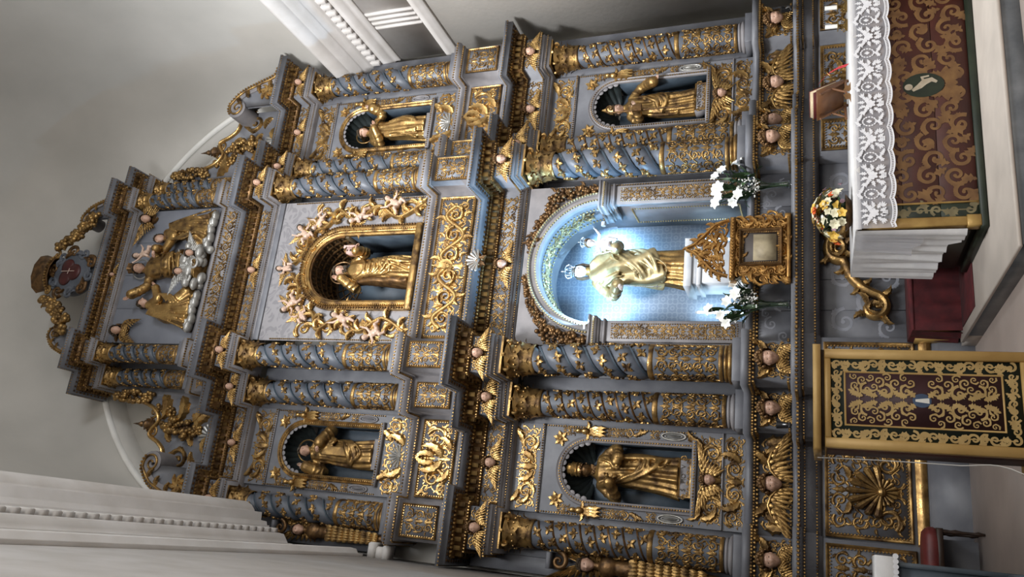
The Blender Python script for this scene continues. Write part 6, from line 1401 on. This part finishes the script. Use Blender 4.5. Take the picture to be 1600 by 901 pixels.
# --- on the altar
STEMG = mat('leaf_green', (.035, .075, .025), (.02, .045, .018), rough=.5, scale=15); YEL = mat('yellow_petal', (.72, .50, .10), (.65, .38, .06), rough=.6, scale=20); ORG = mat('orange_petal', (.70, .14, .03), (.55, .08, .02), rough=.6, scale=20); IVO = mat('ivory_petal', (.72, .68, .50), (.62, .58, .40), rough=.6, scale=20); WHP = mat('white_petal', (.80, .80, .76), (.70, .70, .66), rough=.55, scale=20); PNK = mat('mauve_petal', (.50, .32, .38), (.4, .25, .3), rough=.6, scale=20)
def bloom_mb(R, n=6, cup=.5, w=.5):
    mb = MB()
    for k in range(n):
        a_ = 2 * PI * k / n; u = np.linspace(0, 1, 6); v = np.linspace(-1, 1, 3); rad = R * u; hh = R * cup * (np.sin(u * 2.0)); ww = R * w * np.sin(PI * np.clip(u * .92 + .06, 0, 1))
        X = rad[:, None] * math.cos(a_) - ww[:, None] * v * math.sin(a_); Y = rad[:, None] * math.sin(a_) + ww[:, None] * v * math.cos(a_); Z = hh[:, None] + .12 * R * np.abs(v); mb.grid(np.stack([X, Y, Z], -1))
    mb.ball((0, 0, R * .15), (R * .16, R * .16, R * .2), 7, 5); return mb
def blade_mb(L, w):
    u = np.linspace(0, 1, 8); v = np.linspace(-1, 1, 3); ww = w * np.sin(PI * np.clip(u * .95 + .04, 0, 1)) ** .8
    X = (L * u)[:, None] + 0 * v; Y = ww[:, None] * v; Z = (.25 * L * np.sin(u * 2.2))[:, None] + .2 * w * np.abs(v); return MB().grid(np.stack([X, Y, Z], -1))
BLM = {}
def bloom(parent, nm, R, m, loc, d, n=6, cup=.5, w=.5):
    key = (nm, m.name, n, cup, w)
    if key not in BLM: me = bloom_mb(1, n, cup, w).mesh(nm); me.materials.append(m); BLM[key] = me
    o = bpy.data.objects.new(nm, BLM[key]); COL.objects.link(o); o.parent = parent; o.location = loc; o.scale = (R, R, R); o.rotation_euler = Vector(d).to_track_quat('Z', 'Y').to_euler(); return o
BLD = blade_mb(1, .16).mesh('leaf'); BLD.materials.append(STEMG)
def blade(parent, L, loc, d, w=1):
    o = bpy.data.objects.new('leaf', BLD); COL.objects.link(o); o.parent = parent; o.location = loc; o.scale = (L, L * w, L); o.rotation_euler = Vector(d).to_track_quat('X', 'Z').to_euler()
t = thing('flower_bouquet', 'low bouquet of yellow, orange and ivory flowers on the altar cloth', 'bouquet', (-.40, -2.62, 1.198)); r = random.Random(21)
obj('dish', MB().lathe([(.09, 0), (.12, .01), (.17, .05), (.175, .06), (.15, .055), (.0, .04)], 24), GOLDD, t)
for k in range(130):
    a_ = r.uniform(0, 2 * PI); el = r.uniform(.1, 1.45); d = Vector((math.cos(a_) * math.cos(el), math.sin(a_) * math.cos(el), math.sin(el))); rad = r.uniform(.18, .27); p = (d.x * rad * 1.1, d.y * rad * .8, .06 + d.z * rad * 1.05)
    c = r.random(); bloom(t, 'flower', r.uniform(.035, .055) if c < .75 else .025, YEL if c < .28 else ORG if c < .38 else IVO if c < .75 else WHP if c < .92 else PNK, p, d, 5 if c < .4 else 7, .5, .42)
for k in range(22):
    a_ = r.uniform(0, 2 * PI); d = Vector((math.cos(a_), math.sin(a_), r.uniform(-.1, .9))); blade(t, r.uniform(.16, .27), (d.x * .06, d.y * .06, .07), d, 1.6)
obj('foliage', MB().ball((0, 0, .09), (.12, .10, .10), 12, 8), STEMG, t)
# book stand
WOOD = mat('brown_wood', (.17, .075, .03), (.11, .045, .018), rough=.45, scale=8); PAGE = mat('page_edge', (.62, .50, .33), (.5, .4, .25), rough=.8, scale=40); REDL = mat('red_leather', (.12, .02, .018), (.08, .012, .012), rough=.5, scale=10); RIB = mat('red_ribbon', (.48, .035, .045), rough=.6)
t = thing('book_stand', 'wooden folding book stand on the altar behind the lace cloth', 'stand', (.88, -2.50, 1.198)); t.rotation_euler = (0, 0, 2.2)
for s in (-1, 1):
    obj('foot_rail', MB().tube([(s * .13, -.16, .03), (s * .13, .16, .03)], .013, 8), WOOD, t); obj('prop', MB().tube([(s * .13, -.15, .03), (s * .13, .12, .27)], .011, 8), WOOD, t); obj('strut', MB().tube([(s * .13, .12, .03), (s * .13, .0, .16)], .010, 8), WOOD, t); obj('ball_foot', MB().ball((s * .13, -.16, .015), .018), WOOD, t)
obj('rest', MB().put(MB().bbox(-.16, .16, -.008, .008, 0, .34, .003), M=[[1, 0, 0], [0, .74, .67], [0, -.67, .74]]), WOOD, t, (0, -.14, .05), smooth=False)
bk = thing('missal', 'thick red-bound book with pale page edges lying on the book stand', 'book', (.88, -2.50, 1.198)); bk.rotation_euler = (0, 0, 2.2); M_ = [[1, 0, 0], [0, .74, .67], [0, -.67, .74]]
obj('pages', MB().put(MB().box(-.135, .135, -.07, -.022, .04, .36), M=M_), PAGE, bk, (0, -.14, .05), smooth=False); obj('cover', MB().put(MB().bbox(-.14, .14, -.022, -.012, .035, .365, .003), M=M_), REDL, bk, (0, -.14, .05), smooth=False); obj('cover', MB().put(MB().bbox(-.14, .14, -.08, -.07, .035, .365, .003), M=M_), REDL, bk, (0, -.14, .05), smooth=False)
def tobk(p): c_, s_ = math.cos(2.2), math.sin(2.2); x_, y_ = p[0] - .88, p[1] + 2.50; return (c_ * x_ + s_ * y_, -s_ * x_ + c_ * y_, p[2] - 1.198)
rb = MB(); G = np.zeros((2, 9, 3)); C_ = curve3([tobk((1.00, -2.66, 1.47)), tobk((1.05, -2.72, 1.40)), tobk((1.10, -2.74, 1.30)), tobk((1.12, -2.74, 1.215))], 9)
for k_ in (0, 1): G[k_] = C_ + np.array([0, 0, .018]) * (1 - 2 * k_) + np.array([.012, .012, 0]) * (1 - 2 * k_)
obj('ribbon', rb.grid(G), RIB, bk)
# candlesticks
BRASS = mat('dark_brass', (.30, .20, .07), (.20, .13, .045), rough=.35, metal=.8, scale=12); WAX = mat('white_wax', (.80, .79, .75), (.75, .74, .70), rough=.6, scale=5)
for q, xx in enumerate((1.72, 1.95)):
    t = thing('candlestick', ('white candle in a brass scroll holder next to the red book' if q == 0 else 'white candle in a brass scroll holder at the end of the altar'), 'candle', (xx, -2.55, 1.198))
    obj('base', MB().lathe([(.0, 0), (.06, 0), (.062, .012), (.03, .025), (.015, .045), (.022, .06), (.012, .075), (.02, .085)], 16), BRASS, t); obj('drip_pan', MB().lathe([(.012, .08), (.055, .09), (.06, .098), (.02, .095)], 18), BRASS, t)
    obj('candle', MB().tube([(0, 0, .095), (.004, 0, .215)], .022, 14), WAX, t); obj('wick', MB().tube([(.004, 0, .215), (.004, 0, .225)], .002, 5), HAIR, t)
    for s in (-1, 1): obj('scroll_arm', MB().put(volute_mb(.03, 1.3, .2, leaves=False), (s * .05, 0, .045), mirror=s < 0), BRASS, t)
t = thing('altar_plant', 'green leaves of a plant standing at the far end of the altar front', 'plant', (1.80, -3.12, .165))
obj('pot', MB().lathe([(.0, 0), (.09, 0), (.12, .2), (.125, .22), (.1, .21)], 18), WOOD, t)
for k in range(12): a_ = k * .55; blade(t, .5, (0, 0, .2), (math.cos(a_) * .5, math.sin(a_) * .4, 1 + .3 * math.sin(k)), 1.2)
# ------------------------------------------------------------------ tabernacle and vases on the shelf
TABG = mat('old_tabernacle_gilding', (.40, .22, .065), (.20, .10, .03), rough=.36, metal=.75, scale=12, bump=.15, bscale=70, rough2=.5)
TX, TY = -.06, -.93
t = thing('tabernacle', 'carved gilt tabernacle with openwork crest and framed sepia picture', 'tabernacle', (TX, TY, 1.80))
obj('case', MB().box(-.33, .33, .02, .26, 0, .66), TABG, t, smooth=False); obj('foot', MB().bbox(-.38, .38, -.03, .26, 0, .045, .012), TABG, t, smooth=False); obj('cornice', MB().bbox(-.39, .39, -.05, .26, .625, .69, .02), TABG, t, smooth=False)
obj('front_board', MB().box(-.35, .35, 0, .03, .04, .63), TABG, t, smooth=False); obj('bead_border', beadline(MB(), [(-.38, -.055, .655), (.38, -.055, .655)], .04, .020), TABG, t, kind='stuff')
r = random.Random(5); mb = MB()
for k in range(30):
    u = k / 30; per_ = u * 4; sde = int(per_); f = per_ - sde - .5
    x_, z_ = ((f * .60, .09), (.295, .335 + f * .5), (-f * .60, .585), (-.295, .335 - f * .5))[sde]; mb.put(VOL if k % 2 else VOLU, (x_, 0, z_), k * 1.3, .055); mb.put(LEAFC, (x_, 0, z_), k * 2.1, .13)
obj('frame_carving', mb, TABG, t)
for q in (-1, 1):
    w_ = MB()
    for k in range(5): w_.put(VOL if k % 2 else VOLU, (q * (.36 + .05 * math.sin(k * 1.2)), 0, .10 + k * .105), k * 1.1, .07); w_.put(LEAFC, (q * .34, 0, .08 + k * .11), (.3 if q > 0 else PI - .3), .15)
    obj('side_scroll', w_, TABG, t, (0, .02, 0)); obj('foot_post', MB().bbox(q * .40 - .035, q * .40 + .035, .0, .1, 0, .07, .01), TABG, t, smooth=False)
mb = MB()
for (x_, z_, R) in [(-.25, .87, .07), (.26, .86, .07), (-.14, .99, .07), (.14, 1.0, .07), (0, .86, .08), (-.30, .78, .07), (-.18, .80, .08), (-.05, .80, .07), (.08, .80, .08), (.20, .80, .08), (.31, .77, .06), (-.20, .92, .08), (-.07, .93, .08), (.08, .93, .08), (.20, .90, .07), (-.09, 1.04, .07), (.06, 1.05, .07), (-.01, 1.14, .06)]:
    for q in (0,): mb.put(VOL if r.random() < .5 else VOLU, (x_, 0, z_), r.uniform(0, 6), (R, R * 1.4, R)); mb.put(LEAFC, (x_, -.01, z_), r.uniform(.3, 2.8), R * 2.2); mb.put(LEAFC, (x_, -.01, z_ - .03), r.uniform(.3, 2.8), R * 2.0)
P = curve3([(-.36, 0, .70), (-.30, 0, .86), (-.18, 0, .98), (-.06, 0, 1.10), (0, 0, 1.2), (.06, 0, 1.10), (.18, 0, .98), (.30, 0, .86), (.36, 0, .70)], 40); mb.ptube(P[:, [0, 2]], .022, .02, 1.2, 5); obj('openwork_crest', mb, TABG, t, (0, 0, 0))
obj('inner_frame', frame_mb(-.235, .235, .09, .58, .05, .05), GOLDD, t, (0, -.0, 0)); obj('inner_bead', frame_beads(-.19, .19, .135, .535, .025, .008, -.02), GOLD, t, kind='stuff')
MATB = mat('dark_mount', (.06, .05, .045), rough=.7); SEP = mat('sepia_print', (.36, .30, .19), (.20, .16, .10), rough=.6, scale=6, detail=6, lo=.40, hi=.65)
obj('mount', MB().box(-.19, .19, -.006, .0, .135, .535), MATB, t, smooth=False); obj('sepia_picture', MB().box(-.165, .165, -.010, -.006, .16, .42), SEP, t, smooth=False)
GLASS = mat('vase_glass', (.80, .88, .86), None, rough=.05, trans=1.0, spec=.5)
def vase(x, y, lab, seed):
    t = thing('lily_vase', lab, 'vase', (x, y, 1.80)); r = random.Random(seed)
    obj('glass', MB().lathe([(.0, 0), (.055, 0), (.05, .01), (.035, .15), (.04, .28), (.06, .36), (.056, .36), (.036, .28), (.031, .15), (.044, .02), (0, .02)], 20), GLASS, t)
    heads = []
    for k in range(9): heads.append((r.uniform(-.26, .26), r.uniform(-.12, .12), r.uniform(.55, .92)))
    for h in heads:
        P = curve3([(r.uniform(-.02, .02), r.uniform(-.02, .02), .03), (h[0] * .2, h[1] * .2, .35), h], 9); obj('stem', MB().tube(P, .006, 5, False), STEMG, t)
        d = Vector((h[0] * 1.5 + r.uniform(-.3, .3), -.6 + r.uniform(-.3, .3), .35)); bloom(t, 'lily', r.uniform(.07, .095), WHP, h, d, 6, .75, .36)
        for q in range(7): blade(t, r.uniform(.13, .24), (h[0] * .6, h[1] * .6, .35 + (h[2] - .35) * r.uniform(.2, .8)), (r.uniform(-1, 1), r.uniform(-1, .5), r.uniform(-.3, .9)), .8)
    sp = MB()
    for k in range(110): a_ = r.uniform(0, 6.28); q = r.uniform(0, .13) ; sp.ball((.05 * (1 if seed % 2 else -1) + q * math.cos(a_), -.08 + q * math.sin(a_) * .7, .50 + r.uniform(-.13, .14)), .011, 6, 4)
    obj('small_white_sprays', sp, WHP, t, kind='stuff')
vase(-.70, -.72, 'glass vase of white lilies beside the tabernacle, lectern side', 31)
vase(.84, -.72, 'glass vase of white lilies beside the tabernacle, altar candle side', 32)
# ------------------------------------------------------------------ lectern
LG = mat('yellow_gilt_wood', (.52, .345, .125), (.40, .25, .08), rough=.42, metal=.15, scale=4, bump=.08, bscale=22); LMAR = mat('lectern_maroon', (.045, .014, .017), (.03, .010, .012), rough=.5, scale=6); LGRN = mat('lectern_green', (.015, .024, .018), (.010, .016, .012), rough=.5, scale=6); LPAT = mat('lectern_gold_paint', (.50, .35, .14), (.40, .27, .10), rough=.5, scale=12); LBLU = mat('lectern_blue', (.06, .10, .18), (.04, .07, .13), rough=.5, scale=9)
LX, LW, LZ0, LZ1, LY = -2.725, .265, .50, 1.462, -5.5
t = thing('lectern', 'gilt-framed lectern panel with gold arabesques on maroon and dark green', 'lectern', (LX, LY, 0))
H_ = LZ1 - LZ0; fw = .052
obj('stile', MB().bbox(-LW, -LW + fw, -.02, .03, LZ0, LZ1, .006), LG, t, smooth=False); obj('stile', MB().bbox(LW - fw, LW, -.02, .03, LZ0, LZ1, .006), LG, t, smooth=False)
obj('rail', MB().bbox(-LW + fw, LW - fw, -.02, .03, LZ1 - .032, LZ1, .006), LG, t, smooth=False); obj('rail', MB().bbox(-LW + fw, LW - fw, -.02, .03, LZ0, LZ0 + .05, .006), LG, t, smooth=False)
obj('green_field', MB().box(-LW + fw, LW - fw, -.004, .01, LZ0 + .05, LZ1 - .032), LGRN, t, smooth=False)
ix, iz0, iz1 = LW - fw - .075, LZ0 + .135, LZ1 - .105
obj('maroon_field', MB().box(-ix, ix, -.006, -.003, iz0, iz1), LMAR, t, smooth=False); obj('gold_line', frame_mb(-ix - .008, ix + .008, iz0 - .008, iz1 + .008, .009, .004, -.005), LG, t)
q4 = MB(); mx, mz = ix, (iz1 - iz0) / 2
for (x_, z_, R, a0, d_) in [(.045, .07, .034, 0, 1), (.085, .12, .030, PI, -1), (.04, .17, .042, 0, -1), (.065, .225, .026, 2, 1), (.115, .16, .024, 1, -1), (.115, .24, .022, 2, 1), (.115, .08, .022, 0, 1), (.07, .315, .024, 3, -1), (.12, .32, .02, 1, 1), (.095, .20, .030, PI, 1), (.05, .26, .036, 0, 1), (.10, .28, .026, PI, -1), (.035, .32, .026, 0, -1), (.09, .05, .026, 2, 1)]: flatvol(q4, x_, z_, R, a0, d_, -.0068, 1.25, .17)
for k in range(9): flatleaf(q4, .012, .03 + k * .035, .5 + (k % 2) * .6, .055, -.0069, .5, .7)
for sx in (-1, 1):
    for sz in (-1, 1): obj('gold_arabesque', MB().put(q4, (0, -.0006 * (sx + 1), (iz0 + iz1) / 2), 0, (1, 1, sz), mirror=sx < 0), LPAT, t, smooth=False)
bx = ix + .046; zs_ = np.linspace(iz0 - .045, iz1 + .04, 19)
for s in (-1, 1):
    bb = MB()
    for k, z_ in enumerate(zs_): flatvol(bb, s * bx, z_, .027, k * 1.9, 1 if k % 2 else -1, -.0055, 1.2, .24); flatleaf(bb, s * bx, z_ + .02, 1.2 + 2.2 * (k % 2), .055, -.0056, .5, .8)
    flatribbon(bb, [(s * bx, iz0 - .05), (s * bx, iz1 + .045)], .003, -.0054); obj('border_arabesque', bb, LPAT, t, smooth=False)
for z_ in (iz0 - .048, iz1 + .042):
    bb = MB()
    flatribbon(bb, [(-ix, z_), (ix, z_)], .003, -.0054)
    for k in range(9): xk = -ix + k * 2 * ix / 8; flatvol(bb, xk, z_, .024, k * 2.2, 1 if k % 2 else -1, -.0055, 1.2, .24); flatleaf(bb, xk + .02, z_, .4 + 2.4 * (k % 2), .05, -.0056, .5, .8)
    obj('border_arabesque', bb, LPAT, t, smooth=False)
obj('oval_medallion', ell(0, (iz0 + iz1) / 2, .036, .044, -.0078), LBLU, t, smooth=False); fm = MB(); flatribbon(fm, [(0, (iz0 + iz1) / 2 - .034), (0, (iz0 + iz1) / 2), (0, (iz0 + iz1) / 2 + .03)], [.014, .010, .006], -.0082); obj('white_figure', fm, WHP, t, smooth=False)
obj('body', MB().box(-LW + .01, LW - .01, .03, .36, .12, LZ1 - .01), MAROON, t, smooth=False); obj('reading_top', MB().bbox(-LW - .02, LW + .02, -.05, .42, LZ1 + .018, LZ1 + .058, .012), LG, t, smooth=False); obj('dark_neck', MB().box(-LW + .005, LW - .005, -.01, .36, LZ1, LZ1 + .02), HAIR, t, smooth=False)
obj('base_moulding', MB().bbox(-LW - .03, LW + .03, -.05, .40, LZ0 - .06, LZ0, .015), LG, t, smooth=False); obj('base', MB().bbox(-LW - .02, LW + .02, -.04, .39, 0, LZ0 - .06, .01), MAROON, t, smooth=False)
CABM = mat('white_cable', (.7, .7, .68), rough=.5); o = obj('cable', MB().tube(curve3([(-3.02, -5.30, 1.50), (-3.03, -5.42, 1.2), (-3.035, -5.45, .85), (-3.05, -5.5, .6), (-3.3, -5.5, .2), (-3.35, -5.4, .01)], 30), .003, 5), CABM); tag(o, 'thin white cable hanging down the side of the lectern', 'cable')
# ------------------------------------------------------------------ spotlights on the shelf
BLK = mat('black_metal', (.012, .012, .013), rough=.4); ALU = mat('brushed_metal', (.5, .5, .5), rough=.35, metal=.9)
def spot(x, y, z, aim, power, lab, size):
    t = thing('shelf_spotlight', lab, 'lamp', (x, y, z)); d = (Vector(aim) - Vector((x, y, z + .10))).normalized(); P0 = Vector((0, 0, .10))
    obj('clamp', MB().bbox(-.03, .03, -.03, .03, 0, .03, .005), BLK, t, smooth=False); obj('arm', MB().tube(curve3([(0, 0, .02), (.0, -.05, .05), (.0, -.02, .10)], 8), .008, 6), ALU, t)
    obj('housing', MB().tube([tuple(P0 - d * .07), tuple(P0 + d * .05)], [.03, .045], 12), BLK, t)
    l = bpy.data.lights.new('shelf_lamp', 'SPOT'); l.energy = power; l.color = (.50, .76, 1.0); l.spot_size = size; l.spot_blend = .4; l.shadow_soft_size = .03
    o = bpy.data.objects.new('shelf_lamp', l); COL.objects.link(o); o.parent = t; o.location = P0 + d * .06; o.rotation_euler = d.to_track_quat('-Z', 'Y').to_euler()
spot(-2.12, -.80, 1.80, (-2.0, -.45, 4.6), 0.0, 'small black spotlight clamped to the shelf near the lectern', .75)
spot(3.55, -.50, 1.80, (3.5, -.7, 2.6), 0.0, 'small spotlight standing on the shelf end by the plain wall', .5)
# ------------------------------------------------------------------ red velvet, chair and kneeler
VEL = mat('dark_red_velvet', (.085, .010, .012), (.045, .006, .008), rough=.85, scale=9, bump=.15, bscale=20)
t = thing('velvet_bench', 'low bench draped in dark red velvet behind the altar', 'bench', (-.80, -1.35, .165))
def drape(x0, x1, y, z0, z1, n=50, amp=.02):
    G = np.zeros((8, n, 3)); xs = np.linspace(x0, x1, n)
    for i, f in enumerate(np.linspace(0, 1, 8)): G[i, :, 0] = xs; G[i, :, 1] = y - amp * f * (1 + np.sin(xs * 34)) - .01; G[i, :, 2] = z1 + (z0 - z1) * f
    return MB().grid(G)
obj('frame', MB().box(-.36, .78, 0, .44, 0, .42), WOOD, t, smooth=False); obj('velvet_front', drape(-.38, .8, 0, 0.0, .45), VEL, t); obj('velvet_seat', MB().bbox(-.38, .8, -.02, .46, .42, .46, .015), VEL, t, smooth=False)
obj('velvet_side', MB().put(drape(-.46, .02, 0, .0, .45, 24), M=[[0, 1, 0], [-1, 0, 0], [0, 0, 1]]), VEL, t, (-.37, 0, 0)); obj('wooden_edge', MB().bbox(-.40, -.37, .28, .46, 0, .40, .004), GILTW, t, smooth=False)
o = obj('red_carpet', MB().bbox(-1.16, -.2, -2.12, -1.42, .165, .175, .004), VEL, None, smooth=False); tag(o, 'dark red carpet on the platform beside the altar', 'carpet')
CHW = mat('dark_turned_wood', (.018, .010, .007), (.03, .016, .010), rough=.4, scale=10)
t = thing('red_chair', 'dark turned-leg chair with dark red upholstered seat by the retable foot', 'chair', (-3.32, -.78, 0))
for x_, y_ in ((.22, -.02), (-.22, -.02), (.22, .38), (-.22, .38)): obj('leg', MB().put(MB().lathe([(.010, 0), (.016, .03), (.024, .06), (.014, .09), (.016, .2), (.026, .26), (.016, .30), (.022, .34), (.022, .42)], 10), (x_, y_, 0)), CHW, t)
obj('seat_rail', MB().bbox(-.25, .25, -.05, .41, .37, .43, .01), CHW, t, smooth=False)
sd = MB(); G = np.zeros((6, 28, 3)); a = np.arange(28) * 2 * PI / 28
for i, (k, z_) in enumerate(((.96, .42), (1.02, .45), (1.0, .50), (.85, .535), (.5, .55), (.001, .555))): G[i, :, 0] = k * .26 * np.sign(np.cos(a)) * np.abs(np.cos(a)) ** .5; G[i, :, 1] = .18 + k * .24 * np.sign(np.sin(a)) * np.abs(np.sin(a)) ** .5; G[i, :, 2] = z_
obj('seat', sd.grid(G, closev=True), REDL, t); obj('backrest', MB().bbox(-.25, -.22, -.02, .38, .55, 1.0, .01), REDL, t, smooth=False); obj('back_post', MB().bbox(-.265, -.22, .36, .41, .4, 1.05, .008), CHW, t, smooth=False); obj('back_post', MB().bbox(-.265, -.22, -.05, .0, .4, 1.05, .008), CHW, t, smooth=False)
KBL = mat('grey_blue_wood', (.085, .105, .125), (.06, .075, .09), rough=.5, scale=5)
t = thing('kneeler', 'grey-blue wooden kneeler with white lace-edged cloth beside the chair', 'kneeler', (-3.72, -2.6, 0))
obj('body', MB().box(-.30, .24, 0, .40, .04, 1.04), KBL, t, smooth=False); obj('corner_post', MB().bbox(.21, .25, -.02, .03, 0, 1.05, .006), KBL, t, smooth=False); obj('shelf_top', MB().bbox(-.32, .27, -.04, .44, 1.04, 1.075, .008), KBL, t, smooth=False); obj('step', MB().bbox(-.3, .24, -.45, 0, 0, .16, .01), KBL, t, smooth=False)
obj('cloth', MB().bbox(-.33, .285, -.055, .42, 1.075, 1.09, .004), LINEN, t, smooth=False); obj('cloth_drop', MB().bbox(-.33, .285, -.06, -.052, .94, 1.085, .002), LINEN, t, smooth=False)
ed = MB()
for k in range(16): ed.put(ell(0, 0, .022, .022, 0, 10), (-.31 + k * .04, -.0605, .94))
obj('lace_edge', ed, LACE, t, smooth=False, kind='stuff')
